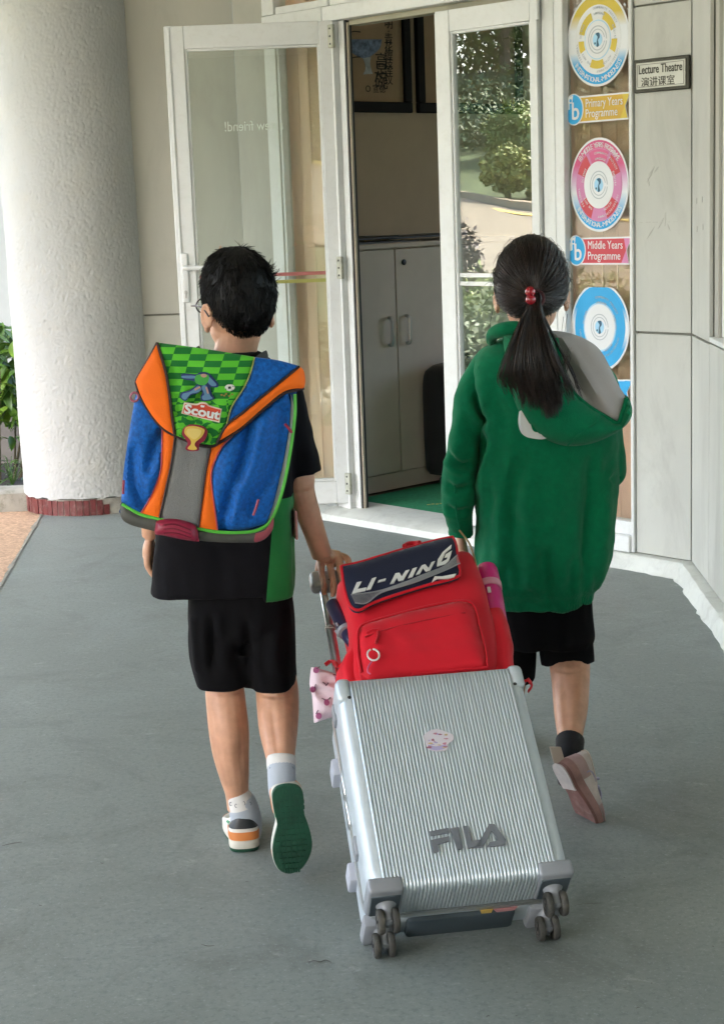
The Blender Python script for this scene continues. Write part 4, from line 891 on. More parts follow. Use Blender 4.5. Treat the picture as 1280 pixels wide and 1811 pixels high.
# corner guards, wheels
for sx in (-1, 1):
    for wv, nm in ((0.0, 'near'), (-0.155, 'far')):
        m = MB()
        u0, u1 = sorted((sx * (SWd + 0.003), sx * 0.132))
        if nm == 'near':
            m.box(SCF, u0, u1, -0.0078, 0.025, -0.096, 0.0068, 0.008, seg=3)
            k_ = MB(); k_.box(SCF, u0 + 0.006, u1 - 0.006, -0.0098, -0.0060, -0.088, -0.012, 0.0015); k_.build('recess_shade_plate', DKP, case)  # flat dark plate paints in the shade of the hollow round the wheel
        else: m.box(SCF, u0, u1, -0.012, 0.02, -SD - 0.002, -0.127, 0.010, seg=2)
        m.build('corner_guard', SILG, case)
        cu, cw = sx * 0.165, (-0.052 if nm == 'near' else -0.154)
        h = MB(); h.lathe(SCF.pt(cu, 0.0, cw + 0.004), -SCF.v, [(0.022, -0.006), (0.020, 0.010), (0.013, 0.016), (0.011, 0.030), (0.012, 0.046), (0.006, 0.050)], 20); h.box(SCF, cu - 0.006, cu + 0.006, -0.052, -0.012, cw - 0.012, cw + 0.010, 0.004)
        h = h.build('wheel_fork', SILG, case)
        for s2 in (-1, 1):
            t = MB(); c = SCF.pt(cu + s2 * 0.0145, -0.040, cw); t.lathe(c, SCF.u, [(0.016, -0.0065), (0.0225, -0.0062), (0.0245, -0.003), (0.0245, 0.003), (0.0225, 0.0062), (0.016, 0.0065)], 28); wl_ = t.build('wheel', RUB, case)
            t = MB(); t.lathe(c, SCF.u * s2, [(0.015, 0.0055), (0.015, 0.0072), (0.012, 0.0078), (0.010, 0.0060), (0.004, 0.0062), (0.0035, 0.0085)], 20); t.build('hub', BLACK, wl_)
for sx in (-1, 1):                                       # top corner caps
    u0, u1 = sorted((sx * (SWd + 0.002), sx * 0.166))
    m = MB(); m.box(SCF, u0, u1, SL - 0.055, SL + 0.003, -0.096, 0.003, 0.014, seg=3); cp = m.build('corner_guard', SILV, case)
    m = MB(); m.lathe(SCF.pt(sx * 0.176, SL - 0.05, 0.0028), SCF.w, [(0.004, 0), (0.003, 0.0012)], 10); m.build('screw', BLACK, cp)
m = MB(); m.box(SCF, -0.115, 0.105, -0.011, 0.02, -SD + 0.012, -0.128, 0.010, seg=2); m.build('base_tray', DKP, case)
# side feet and latches on the left edge
for v in (0.36, 0.115):
    m = MB(); m.box(SCF, -SWd - 0.016, -SWd + 0.01, v - 0.02, v + 0.022, -0.19, -0.135, 0.005, seg=2); m.build('side_foot', M('pale_foot_%d' % int(v * 1000), (0.42, 0.44, 0.50), 0.4), case)
for v in (0.445, 0.13):
    m = MB(); m.box(SCF, -SWd - 0.006, -SWd + 0.01, v - 0.018, v + 0.026, -0.094, -0.062, 0.004, seg=2); m.build('latch', SILG, case)
for v in (0.30, 0.23):
    m = MB(); m.box(SCF, -SWd - 0.005, -SWd + 0.005, v - 0.03, v + 0.03, -0.125, -0.098, 0.002); m.build('hinge', ALU, case)
# pull handle
tz = -0.155
hn = MB()
HB = M('handle_grey', (0.42, 0.41, 0.40), 0.42, 0.1, var=0.05)
for sx in (-1, 1):
    m = MB(); m.tube([SCF.pt(sx * 0.166, SL - 0.04, tz), SCF.pt(sx * 0.168, 0.735, tz)], 0.0115, 16, caps=True, flat=0.8); m.build('pole', ALU, case)
    m = MB(); m.tube([SCF.pt(sx * 0.168, 0.725, tz), SCF.pt(sx * 0.17, 0.87, tz)], 0.0096, 16, flat=0.8); m.build('pole', ALU, case)
    m = MB(); m.lathe(SCF.pt(sx * 0.168, 0.728, tz), SCF.v, [(0.0125, 0), (0.0125, 0.008), (0.0105, 0.010)], 18); m.build('collar', HB, case)
m = MB(); m.box(SCF, -0.198, 0.198, 0.842, 0.892, tz - 0.019, tz + 0.019, 0.013, seg=4); g = m.build('grip', HB, case)
m = MB(); m.lathe(SCF.pt(-0.155, 0.858, tz + 0.0185), SCF.w, [(0.003, 0), (0.0025, 0.001)], 10); m.build('screw', BLACK, g)
# raised lettering FILA (drawn from its strokes)
def zp(k, x0, y0, pts): return [(x0 + q[0] / k, y0 + q[1] / k) + tuple(q[2:]) for q in pts]
LET = M('grey_lettering', (0.17, 0.185, 0.21), 0.5, 0.1, var=0.04)
fs = [[(440, 766), (522, 750), (528, 770), (444, 784)], [(448, 803), (526, 786), (525, 808), (478, 820), (482, 850), (460, 858)],
      [(530, 753), (566, 746), (581, 840), (561, 846)], [(585, 743), (607, 740), (625, 806), (672, 799), (660, 833), (608, 838)],
      [(700, 733), (722, 733), (773, 802), (768, 825), (690, 832), (702, 812), (738, 806), (712, 762), (672, 833), (643, 836)]]
for f in fs:
    m = MB(); m.panel(SCF, SCF.poly(zp(2.4615, 580, 1160, f), 0.006), 1.0, 0.0078, 0.005); m.build('letter', LET, case, smooth=False)
# stickers
stw = M('sticker_film', (0.66, 0.62, 0.68), 0.3, var=0.05, coat=0.5)
st = cr([(748, 1302), (758, 1293), (772, 1289), (788, 1294), (801, 1300), (800, 1310), (793, 1315), (790, 1326), (774, 1329), (758, 1325), (752, 1314)], 4)
m = MB(); m.panel(SCF, SCF.poly(st, 0.006), 1, 0.0062, 0.0008); ss = tag(m.build('cloud_sticker', stw, smooth=False), 'small white scalloped sticker with pink and lilac print on the suitcase', 'sticker')
rs_ = np.random.RandomState(2); PRM = [M('sticker_print', c, 0.4) for c in ((0.50, 0.22, 0.30), (0.40, 0.36, 0.58), (0.55, 0.42, 0.22), (0.34, 0.14, 0.20))]
for k in range(17):
    x, y = 756 + 34 * rs_.rand(), 1297 + 25 * rs_.rand(); w_, h_ = rs_.uniform(1.5, 4.5), rs_.uniform(1.0, 2.6); a_ = rs_.uniform(0, 6.28)
    P = [(x + w_ * math.cos(t) * rs_.uniform(0.6, 1.3), y + h_ * math.sin(t) * rs_.uniform(0.6, 1.3)) for t in np.linspace(0, 5.5, 7)]
    m = MB(); m.panel(SCF, cr(SCF.poly(P, 0.0065), 2), 1, 0.0066 + 0.0001 * (k % 4), 0.0004); m.build('print', PRM[k % 4], ss, smooth=False)
m = MB(); m.panel(SCF, cr(SCF.poly([(757, 1317), (770, 1320), (788, 1317), (786, 1324), (772, 1327), (760, 1324)], 0.0065), 3), 1, 0.0064, 0.0004); m.build('print', PRM[1], ss, smooth=False)
bt = Fr(SCF.pt(0, -0.0068, 0), SCF.u, -SCF.w); BT = Fr(SCF.pt(0, -0.009, 0), SCF.u, SCF.w)
pp = [bt.px(*q) for q in ((849, 1612), (872, 1610), (866, 1622), (861, 1632), (855, 1624))]
# torn label remains hang on the case bottom, at the rim
RIMF = Fr(SCF.pt(0, -0.0075, -0.11), SCF.u, SCF.w * -1); RIMF = Fr(SCF.pt(0, -0.008, 0), SCF.u, nrm(SCF.w))
def on_bottom(px, py): 
    r = ray(px, py); q = SCF.pt(0, -0.0085, 0); t = ((q - CAM) @ SCF.v) / (r @ SCF.v); d = CAM + r * t - SCF.o; return d @ SCF.u, d @ SCF.w
BF = Fr(SCF.pt(0, -0.0085, 0), SCF.u, -SCF.w)
for nm, lab, col, pts in (('label_scrap', 'torn yellow scrap of label stuck under the suitcase rim', (0.62, 0.42, 0.10), [(849, 1612), (872, 1609), (866, 1621), (861, 1632), (854, 1624)]), ('label_scrap', 'torn pink scrap of label beside the yellow one under the suitcase', (0.55, 0.25, 0.26), [(872, 1610), (915, 1605), (910, 1611), (880, 1616)])):
    P = [on_bottom(*q) for q in pts]; m = MB(); m.panel(BF, [(a, -b) for a, b in P][::-1], 1, 0.003, 0.0012); tag(m.build(nm, M('paper_scrap', col, 0.7), smooth=False), lab, 'label scrap')

# ================================================================ red backpack strapped on top
RED = cloth('red_nylon', (0.62, 0.008, 0.022), rough=0.62, sheen=0.1, var=0.06, bump=0.25, bsc=500); NAVY = cloth('navy_cloth', (0.010, 0.014, 0.040), rough=0.75)
REDD = cloth('red_trim', (0.42, 0.004, 0.012), rough=0.6)
rbk = thing('backpack', 'red school backpack with navy flap riding on top of the suitcase', 'backpack', SCF.pt(0, SL, -0.1))
def sring(Lp, Rp, dep, e=5.0, w=-0.105, wp=-0.03):
    a = SCF.px(Lp[0], Lp[1], wp); b = SCF.px(Rp[0], Rp[1], wp); A = SCF.pt(a[0], a[1], w); B = SCF.pt(b[0], b[1], w)
    return ((A + B) / 2, (B - A) / 2, SCF.w * dep, e)
m = MB(); m.loft([sring((628, 1215), (880, 1200), 0.062), sring((616, 1190), (888, 1172), 0.078), sring((622, 1130), (880, 1105), 0.083), sring((616, 1085), (868, 1050), 0.083), sring((604, 1040), (853, 1000), 0.080), sring((598, 1020), (840, 968), 0.068), sring((602, 1010), (831, 955), 0.050), sring((618, 1004), (815, 950), 0.025, 3)], 56, 6)
for i in range(len(m.v)):
    p = np.array(m.v[i]); m.v[i] = tuple(p + SCF.w * 0.006 * nz(p, 14, 3) + SCF.u * 0.004 * nz(p, 11, 8))
m.build('body', RED, rbk)
fh = -0.020
# side pockets
for sx, Lp in ((1, [((846, 1068), (896, 1060)), ((852, 1095), (905, 1086)), ((858, 1140), (914, 1130)), ((860, 1198), (918, 1186))]), (-1, [((622, 1128), (648, 1124)), ((606, 1150), (640, 1146)), ((598, 1172), (636, 1168)), ((607, 1205), (640, 1200))])):
    m = MB(); m.loft([sring(a, b, 0.060 if k else 0.052, 3) for k, (a, b) in enumerate(Lp)], 32, 5)
    for i in range(len(m.v)):
        p = np.array(m.v[i]); m.v[i] = tuple(p + SCF.u * 0.006 * nz(p, 18, 3))
    m.build('side_pocket', RED, rbk)
# front pocket with its curved zip
pk = cr([(640, 1202, 1), (632, 1150), (634, 1115), (650, 1103), (700, 1088), (760, 1073), (815, 1064), (838, 1074), (848, 1110), (858, 1150), (862, 1182, 1)], 5)
wr_ = lambda u, v, d: 0.003 * nz((u * 2, v * 9, 1.0), 4) + 0.0045 * abs(nz((u, v * 0.6 + u * 0.5, 3.0), 16))
m = MB(); m.panel(SCF, SCF.poly(pk, fh), 0.012, fh - 0.002, 0.03, puff=0.020, pw=0.05, hf=wr_); m.build('front_pocket', RED, rbk)
zl = cr([(645, 1127), (690, 1112), (740, 1100), (790, 1090), (822, 1084)], 6, False)
m = MB(); m.tube([SCF.pt(*SCF.px(*q, fh + 0.018), fh + 0.0185) for q in zl], 0.0022, 6); m.build('zip', REDD, rbk)
m = MB(); m.tube([SCF.pt(*SCF.px(*q, fh + 0.02), fh + 0.021 - 0.004 * abs(i - 1)) for i, q in enumerate(cr([(648, 1118), (700, 1103), (760, 1088), (820, 1078)], 5, False))], 0.0035, 8); m.build('zip_cover', RED, rbk)
m = MB(); m.tube([SCF.pt(*SCF.px(*q, fh), fh + 0.004) for q in pk[1:-1]], 0.0028, 6); m.build('piping', RED, rbk)
m = MB(); m.tube([SCF.pt(*SCF.px(668, 1118, 0), 0.002), SCF.pt(*SCF.px(668, 1128, 0), 0.004), SCF.pt(*SCF.px(664, 1140, 0), 0.004)], 0.0032, 8, 2); m.build('zip_pull', REDD, rbk)
m = MB(); c = SCF.px(660, 1158, 0.006); m.tube([SCF.pt(c[0] + 0.0125 * math.cos(t), c[1] + 0.0145 * math.sin(t), 0.006) for t in np.linspace(1.9, 1.9 + 5.9, 30)], 0.0021, 8)
tag(m.build('key_ring', M('white_ring', (0.75, 0.72, 0.68), 0.35)), 'white split ring hanging from the red backpack zip', 'key ring')
m = MB(); m.tube([SCF.pt(*SCF.px(*q, 0.008), 0.008) for q in ((657, 1170), (651, 1180), (650, 1188), (655, 1192))], 0.0016, 6, 3); tag(m.build('charm_cord', M('pink_cord', (0.6, 0.12, 0.25), 0.5)), 'thin pink cord dangling from the white ring', 'cord')
# flap
fp = cr([(604, 996, 1), (650, 984), (700, 968), (755, 950), (803, 936, 1), (808, 960), (810, 985), (814, 1008), (805, 1016), (760, 1028), (710, 1043), (660, 1060), (636, 1073), (620, 1066), (610, 1035)], 5)
fhh = 0.006
fl_h = lambda u, v, d: -0.030 * max(0, (v - 0.80) / 0.09) ** 2 + 0.003 * nz((u, v, 2), 18)
m = MB(); m.panel(SCF, SCF.poly(fp, fhh), 0.012, fhh - 0.012, 0.012, puff=0.012, pw=0.03, hf=fl_h); flap = m.build('flap', NAVY, rbk)
m = MB(); P = SCF.poly(fp, fhh); m.tube([SCF.pt(p[0], p[1], fhh - 0.012 + fl_h(p[0], p[1], 0)) for p in P + P[:1]], 0.0035, 8, caps=False); m.build('flap_piping', RED, rbk)
WHT = M('white_print', (0.74, 0.74, 0.72), 0.6); GRYP = M('grey_print', (0.30, 0.31, 0.33), 0.6)
hpx = lambda q: SCF.px(q[0], q[1], fhh)
def fl_panel(mb, pts, lift=0.0022, n=1):
    P = [hpx(q) for q in pts]
    if n > 1: P = cr(P, n)
    mb.panel(SCF, P, 0.012, lambda u, v: fhh + 0.0005 + lift + fl_h(u, v, 0), 0.003)
for pts in ([(322, 380), (347, 376), (325, 416), (372, 408), (366, 424), (297, 438)], [(400, 362), (422, 356), (393, 417), (370, 421)], [(434, 372), (472, 361), (468, 372), (429, 383)],
            [(520, 335), (541, 332), (552, 352), (572, 322), (592, 317), (561, 369), (536, 373), (528, 356), (512, 384), (493, 388)], [(608, 312), (631, 305), (609, 352), (585, 358)],
            [(655, 296), (673, 290), (690, 310), (705, 278), (724, 270), (698, 322), (676, 327), (662, 309), (646, 338), (624, 344)],
            [(762, 225), (809, 184), (806, 204), (776, 228), (754, 277), (782, 262), (789, 247), (772, 251), (779, 235), (811, 217), (796, 266), (776, 285), (733, 299), (738, 262)]):
    m = MB(); fl_panel(m, zp(2.909, 520, 900, pts)); m.build('letter', WHT, flap, smooth=False)
up = spl([(np.array(q, float),) for q in [(292, 444), (420, 428), (520, 397), (640, 352), (760, 302), (838, 240)]], 6); lo = spl([(np.array(q, float),) for q in [(312, 488), (372, 487), (450, 434), (620, 382), (740, 335), (852, 283)]], 6)
m = MB()
for k in range(10):
    t = k / 9; L_ = [(520 + (a[0] * (1 - t) + b[0] * t) / 2.909, 900 + (a[1] * (1 - t) + b[1] * t) / 2.909) for a, b in zip(up, lo)]
    pts3 = [hpx(q) for q in L_]; m.tube([SCF.pt(p[0], p[1], fhh + 0.0022 + fl_h(p[0], p[1], 0)) for p in pts3], 0.0012 if k in (0, 9) else 0.0006, 4, flat=1)
m.build('wave_stripes', GRYP, flap, kind='stuff')
m = MB(); fl_panel(m, zp(2.909, 520, 900, [(706, 381), (722, 350), (736, 351), (760, 350), (832, 337), (822, 353), (790, 361), (735, 362)])); m.build('logo', WHT, flap, smooth=False)
# webbing, grab loop, loose strap ends
m = MB(); m.tube([W(608, 1172, 3.45), W(598, 1180, 3.46), W(588, 1168, 3.5), W(575, 1176, 3.5)], 0.008, 8, 3, flat=0.25); m.tube([SCF.pt(0.17, SL + 0.03, -0.15), SCF.pt(0.205, SL + 0.0, -0.16), W(928, 1203, 3.42), W(940, 1212, 3.42), W(934, 1222, 3.41)], 0.008, 8, 3, flat=0.25); m.build('strap_end', RED, rbk)
m = MB(); m.tube([SCF.pt(*SCF.px(715, 966, -0.1), -0.1), SCF.pt(*SCF.px(722, 962, -0.11), -0.11), SCF.pt(*SCF.px(734, 961, -0.11), -0.11), SCF.pt(*SCF.px(742, 960, -0.1), -0.1)], 0.006, 8, 3); m.build('grab_loop', RED, rbk)
m = MB(); m.tube([SCF.pt(*SCF.px(*q, -0.05), -0.05) for q in ((812, 938), (830, 962), (842, 1000), (851, 1035))], 0.0022, 6, 3); m.build('side_zip', M('brass_zip', (0.35, 0.25, 0.12), 0.4, 0.6), rbk)
# pink bottle in the right side pocket
b0 = SCF.px(874, 1095, -0.10); b1 = SCF.px(859, 1003, -0.10); B0 = SCF.pt(b0[0], b0[1], -0.10); B1 = SCF.pt(b1[0], b1[1], -0.10); ax = nrm(B1 - B0); Lb = np.linalg.norm(B1 - B0)
btl = thing('bottle', 'magenta drinking bottle with pale pink band in the backpack side pocket', 'bottle', B0)
MAG = M('magenta_plastic', (0.66, 0.012, 0.22), 0.28, var=0.05, coat=0.3)
m = MB(); m.lathe(B0, ax, [(0.026, -0.03), (0.0275, -0.02), (0.0275, Lb * 0.52), (0.0255, Lb * 0.55)], 28); m.build('body', MAG, btl)
m = MB(); m.lathe(B0, ax, [(0.0262, Lb * 0.545), (0.0288, Lb * 0.55), (0.0288, Lb * 0.66), (0.0262, Lb * 0.67)], 28); m.build('band', M('pale_pink_plastic', (0.70, 0.32, 0.42), 0.35), btl)
m = MB(); m.lathe(B0, ax, [(0.0265, Lb * 0.665), (0.0272, Lb * 0.7), (0.026, Lb * 0.92), (0.0225, Lb * 0.985), (0.014, Lb), (0.002, Lb * 1.003)], 28); m.build('lid', MAG, btl)
m = MB(); c = B0 + ax * Lb * 0.42 - SCF.u * 0.008 + SCF.w * 0.0265; m.box(Fr(c, SCF.u, ax), -0.004, 0.004, -0.008, 0.008, 0, 0.003, 0.001); m.build('print', WHT, btl)
# navy rolled thing between the poles and the backpack
n0 = W(588, 1068, 3.60); n1 = W(611, 1112, 3.53); ax = nrm(n1 - n0); Ln = np.linalg.norm(n1 - n0)
umb = thing('umbrella', 'navy folded umbrella wedged between suitcase pole and red backpack', 'umbrella', n1)
NV = M('navy_plastic', (0.020, 0.018, 0.055), 0.35, var=0.1, coat=0.3)
m = MB(); m.lathe(n0, ax, [(0.012, -0.004), (0.0165, 0.0), (0.0175, Ln * 0.5), (0.0185, Ln)], 24); m.build('sleeve', NV, umb)
m = MB(); m.lathe(n1, ax, [(0.0185, 0), (0.022, 0.003), (0.021, 0.012), (0.016, 0.014)], 20); m.build('collar', SILG, umb)
m = MB(); m.lathe(n1 + ax * 0.014, ax, [(0.015, 0), (0.017, 0.012), (0.014, 0.035), (0.010, 0.055)], 18); m.build('handle', NV, umb)
m = MB()
for k in range(5):
    a = k * 1.25; q = Fr(n1, SCF.u, SCF.v); d = SCF.u * math.cos(a) * 0.021 + SCF.w * math.sin(a) * 0.021; m.tube([n1 + d, n1 + d * 1.15 - ax * 0.008], 0.003, 6)
m.build('rib_tip', SILG, umb, kind='stuff')
# pink fruit print pouch hanging beside the poles
def dots_mat(name, base, dot, scale, thr):
    m = cloth(name, base); t = m.node_tree; N = t.nodes; L = t.links; b = N['Principled BSDF']; src = b.inputs['Base Color'].links[0].from_socket
    tc = N.new('ShaderNodeTexCoord'); vo = N.new('ShaderNodeTexVoronoi'); vo.inputs['Scale'].default_value = scale; vo.inputs['Randomness'].default_value = 0.75; L.new(tc.outputs['Object'], vo.inputs['Vector'])
    r = N.new('ShaderNodeValToRGB'); r.color_ramp.elements[0].position = thr; r.color_ramp.elements[1].position = thr + 0.04; r.color_ramp.elements[0].color = (1, 1, 1, 1); r.color_ramp.elements[1].color = (0, 0, 0, 1); L.new(vo.outputs['Distance'], r.inputs[0])
    x = N.new('ShaderNodeMix'); x.data_type = 'RGBA'; L.new(r.outputs[0], x.inputs['Factor']); L.new(src, x.inputs['A']); x.inputs['B'].default_value = tuple(dot) + (1,); L.new(x.outputs['Result'], b.inputs['Base Color']); return m
PF_ = Fr(W(580, 1225, 3.42), (0.97, 0.2, 0), (0.0, 0.25, 0.97))
po = cr([(549, 1182, 1), (552, 1179), (575, 1186), (600, 1196), (622, 1203, 1), (612, 1230), (600, 1268, 1), (580, 1271), (559, 1277, 1), (556, 1250), (553, 1228), (548, 1208)], 5)
pouch_m = cloth('pink_print_cloth', (0.70, 0.56, 0.62), var=0.04)
pch = thing('pouch', 'pale pink cloth pouch with small purple fruit print beside the suitcase', 'pouch', W(580, 1275, 3.42))
ph = lambda u, v, d: 0.006 * nz((u, v, 0), 32) + 0.007 * math.sin((u * 0.6 + v) * 150) * math.exp(-((v + 0.0) / 0.03) ** 2) * min(1, d / 0.01)
m = MB(); m.panel(PF_, PF_.poly(po), 0.005, 0.0, 0.03, puff=0.014, pw=0.03, hf=ph, base=-0.012); m.build('cloth', pouch_m, pch)
for i, (x, y) in enumerate(((557, 1184), (553, 1218), (578, 1242), (565, 1265), (596, 1200))):
    m = MB(); c = PF_.px(x, y, 0.012); P = [(c[0] + 0.0062 * math.cos(t), c[1] + 0.0068 * math.sin(t)) for t in np.linspace(0, 6.1, 14)]; m.panel(PF_, P, 0.004, lambda u, v: 0.0155 + ph(u, v, 1), 0.006); m.build('printed_fruit', M('fruit_purple', (0.36, 0.10, 0.22), 0.9), pch)
m = MB()
for (x, y, a) in ((560, 1180, 0.5), (556, 1212, 1.2), (573, 1236, 2.6), (583, 1236, 0.6), (562, 1258, 1.0), (572, 1208, 2.4), (577, 1210, 0.8), (590, 1194, 2.8), (600, 1194, 0.3)):
    c = PF_.px(x, y, 0.014); d = np.array((math.cos(a), math.sin(a))) * 0.0045; m.tube([PF_.pt(c[0] + d[0] * t, c[1] + d[1] * t, 0.0160 + ph(c[0], c[1], 1)) for t in (-1, 0, 1)], 0.0011, 5)
m.build('printed_stem', M('stem_print', (0.10, 0.05, 0.08), 0.9), pch, kind='stuff')
m = MB(); m.tube([W(604, 1196, 3.44), W(596, 1190, 3.46), W(594, 1178, 3.5)], 0.003, 6, 3); m.build('drawstring', REDD, pch)
# ================================================================ people
SKIN = M('skin', (0.56, 0.30, 0.19), 0.48, var=0.13, sc=26, sss=0.10, bump=0.12, bsc=260, bdist=0.001)
HAIR = M('black_hair', (0.0045, 0.0038, 0.0038), 0.55, var=0.5, sc=30, spec=0.25)
BLK = cloth('black_jersey', (0.006, 0.0055, 0.007), rough=0.9, sheen=0.02, spec=0.12); BLK2 = cloth('black_shorts_cloth', (0.004, 0.0037, 0.0045), rough=0.9, sheen=0.01, spec=0.12)
GRN = cloth('green_jersey', (0.012, 0.17, 0.035), rough=0.85)
SWT = cloth('green_fleece', (0.001, 0.150, 0.062), rough=0.95, sheen=0.10, spec=0.15, var=0.10, sc=60, bump=0.5, bsc=330, bdist=0.003)
GLIN = cloth('grey_hood_lining', (0.37, 0.34, 0.325), rough=0.95, var=0.05)
WHITE = M('white_leather', (0.66, 0.64, 0.58), 0.5, var=0.05); ORG_ = M('orange_leather', (0.60, 0.20, 0.05), 0.5); SOLEG = M('green_rubber_sole', (0.006, 0.06, 0.030), 0.65, var=0.35, sc=30, bump=0.4, bsc=90); OFFW = M('cream_midsole', (0.60, 0.57, 0.50), 0.6, var=0.08, sc=30)
def wx(L, R, y, Y, dep, e=2.4, yaw=0.0):
    A, B = W(L, y, Y), W(R, y, Y); h = np.linalg.norm(B - A) / 2
    return ((A + B) / 2, V(math.cos(yaw), math.sin(yaw), 0) * h, V(-math.sin(yaw), math.cos(yaw), 0) * dep, e)
def limb(mb, rows, n=16, flat=1.0):
    """rows: (L, R, y, Y) silhouette pixels at depth Y"""
    P, R = [], []
    for L, Rr, y, Y in rows:
        A, B = W(L, y, Y), W(Rr, y, Y); P.append((A + B) / 2); R.append(np.linalg.norm(B - A) / 2)
    mb.tube(P, R, n, 5, flat=flat)
def drape(sx, sz, a, seed):
    """soft fold displacement: long folds running down the cloth"""
    return lambda p, n: a * (nz((p[0] * sx, p[1] * sx, p[2] * sz), 1, seed) + 0.45 * nz((p[0] * sx * 2.1, p[1] * sx * 2.1, p[2] * sz * 1.9 + p[0] * 9), 1, seed + 3))
class Head:
    def __init__(s, c, yaw, pitch=0.0, a=0.074, b=0.092, cz=0.098):
        s.c = np.array(c, float); s.fw = V(-math.sin(yaw) * math.cos(pitch), math.cos(yaw) * math.cos(pitch), math.sin(pitch)); s.rt = V(math.cos(yaw), math.sin(yaw), 0); s.up = np.cross(s.rt, s.fw); s.r = (a, b, cz)
        s.A = np.array([s.rt, s.fw, s.up])
    def pt(s, x, y, z): return s.c + s.rt * x + s.fw * y + s.up * z
    def skull(s, az, t, k=1.0, off=0.0):
        """az: 0 = front, t: polar angle from the crown"""
        d = V(math.sin(t) * math.sin(az) * s.r[0], math.sin(t) * math.cos(az) * s.r[1], math.cos(t) * s.r[2])
        n = nrm(d / (np.array(s.r) ** 2)); q = d * k + n * off; return s.pt(*q), s.rt * n[0] + s.fw * n[1] + s.up * n[2]
    def flesh(s, mb):
        a, b, c = s.r; mb.ell(s.c, s.r, s.A, 28, 20)
        mb.ell(s.pt(0, 0.018, -c * 0.62), (a * 0.78, b * 0.74, c * 0.56), s.A); mb.ell(s.pt(0, 0.045, -c * 0.98), (a * 0.46, b * 0.40, c * 0.22), s.A)
        for sx in (-1, 1):
            mb.ell(s.pt(sx * a * 0.62, b * 0.55, -c * 0.42), (0.022, 0.022, 0.024), s.A, 12, 8)
            ear = np.array([nrm(s.rt + s.fw * (-0.35 * sx)) , nrm(s.fw + s.rt * 0.35 * sx), s.up])
            E = s.pt(sx * (a + 0.003), -0.006, -c * 0.34); mb.ell(E, (0.006, 0.015, 0.027), ear, 14, 10); mb.tube([E + ear[1] * 0.0145 * math.cos(t) + s.up * 0.0255 * math.sin(t) + ear[0] * sx * 0.005 for t in np.linspace(-1.7, 3.0, 9)], 0.0042, 6); mb.ell(E - s.up * 0.027 + ear[1] * 0.006, (0.006, 0.009, 0.009), ear, 10, 8)
        mb.tube([s.pt(0, b * 0.95, -c * 0.12), s.pt(0, b * 1.10, -c * 0.34), s.pt(0, b * 1.15, -c * 0.42)], [0.008, 0.010, 0.011], 10, 2); mb.ell(s.pt(0, b * 1.05, -c * 0.44), (0.017, 0.011, 0.009), s.A, 12, 8)
        mb.tube([s.pt(-0.02, b * 0.88, -c * 0.72), s.pt(0, b * 0.97, -c * 0.71), s.pt(0.02, b * 0.88, -c * 0.72)], [0.004, 0.007, 0.004], 8, 3)
        mb.tube([s.pt(-0.045, b * 0.82, c * 0.02), s.pt(-0.022, b * 0.95, c * 0.05), s.pt(0.022, b * 0.95, c * 0.05), s.pt(0.045, b * 0.82, c * 0.02)], 0.008, 8, 3)
    def eyes(s, par):
        a, b, c = s.r
        for sx in (-1, 1):
            m = MB(); m.ell(s.pt(sx * 0.030, b * 0.905, -c * 0.10), (0.012, 0.008, 0.008), s.A, 14, 10); e = m.build('eye', M('eye_white', (0.7, 0.68, 0.66), 0.2), par)
            m = MB(); m.ell(s.pt(sx * 0.030, b * 0.905 + 0.0055, -c * 0.10), (0.0055, 0.004, 0.0055), s.A, 12, 8); m.build('iris', BLACK, e)
        m = MB(); m.tube([s.pt(-0.018, b * 0.955, -c * 0.715), s.pt(0, b * 1.03, -c * 0.71), s.pt(0.018, b * 0.955, -c * 0.715)], [0.002, 0.005, 0.002], 8, 3); m.build('lips', M('lip', (0.42, 0.16, 0.13), 0.5), par)
def strand(mb, P, r0, r1, n=3):
    k = len(P); mb.tube(P, [r0 + (r1 - r0) * i / (k - 1) for i in range(k)], n, caps=False)

# ---------------------------------------------------------------- boy
YB = 3.60
boy = thing('person', 'boy with short black hair and glasses in black sports kit, pulling the suitcase', 'person', V(-0.27, 3.6, 0))
bh = Head(W(420, 528, YB - 0.005), math.radians(30), math.radians(-3), 0.0725, 0.090, 0.099)
m = MB(); bh.flesh(m)
m.tube([bh.pt(0, -0.012, -0.05), W(418, 612, YB), W(414, 645, YB + 0.0), W(410, 680, YB)], [0.050, 0.047, 0.052, 0.075], 20, 3)
m.loft([wx(350, 478, 655, YB, 0.05), wx(322, 500, 690, YB, 0.075), wx(318, 498, 800, YB, 0.075), wx(318, 490, 950, YB, 0.065), wx(350, 500, 1060, YB, 0.062), wx(358, 498, 1120, YB, 0.058)], 28, 4)
limb(m, [(372, 420, 1090, YB), (366, 426, 1160, YB), (363, 432, 1215, 3.595), (365, 436, 1250, 3.585), (369, 441, 1292, 3.575), (376, 441, 1332, 3.575), (388, 441, 1372, 3.575), (398, 440, 1402, 3.58), (402, 442, 1432, 3.58)])
limb(m, [(445, 495, 1090, YB), (455, 516, 1160, 3.60), (452, 527, 1212, 3.59), (454, 529, 1250, 3.555), (458, 527, 1290, 3.51), (467, 523, 1328, 3.465), (473, 521, 1352, 3.44), (474, 522, 1375, 3.425)])
# ankles into the shoes
m.ell(W(432, 1462, 3.60), (0.026, 0.05, 0.03)); m.tube([W(498, 1372, 3.425), W(500, 1420, 3.46)], 0.027, 12)
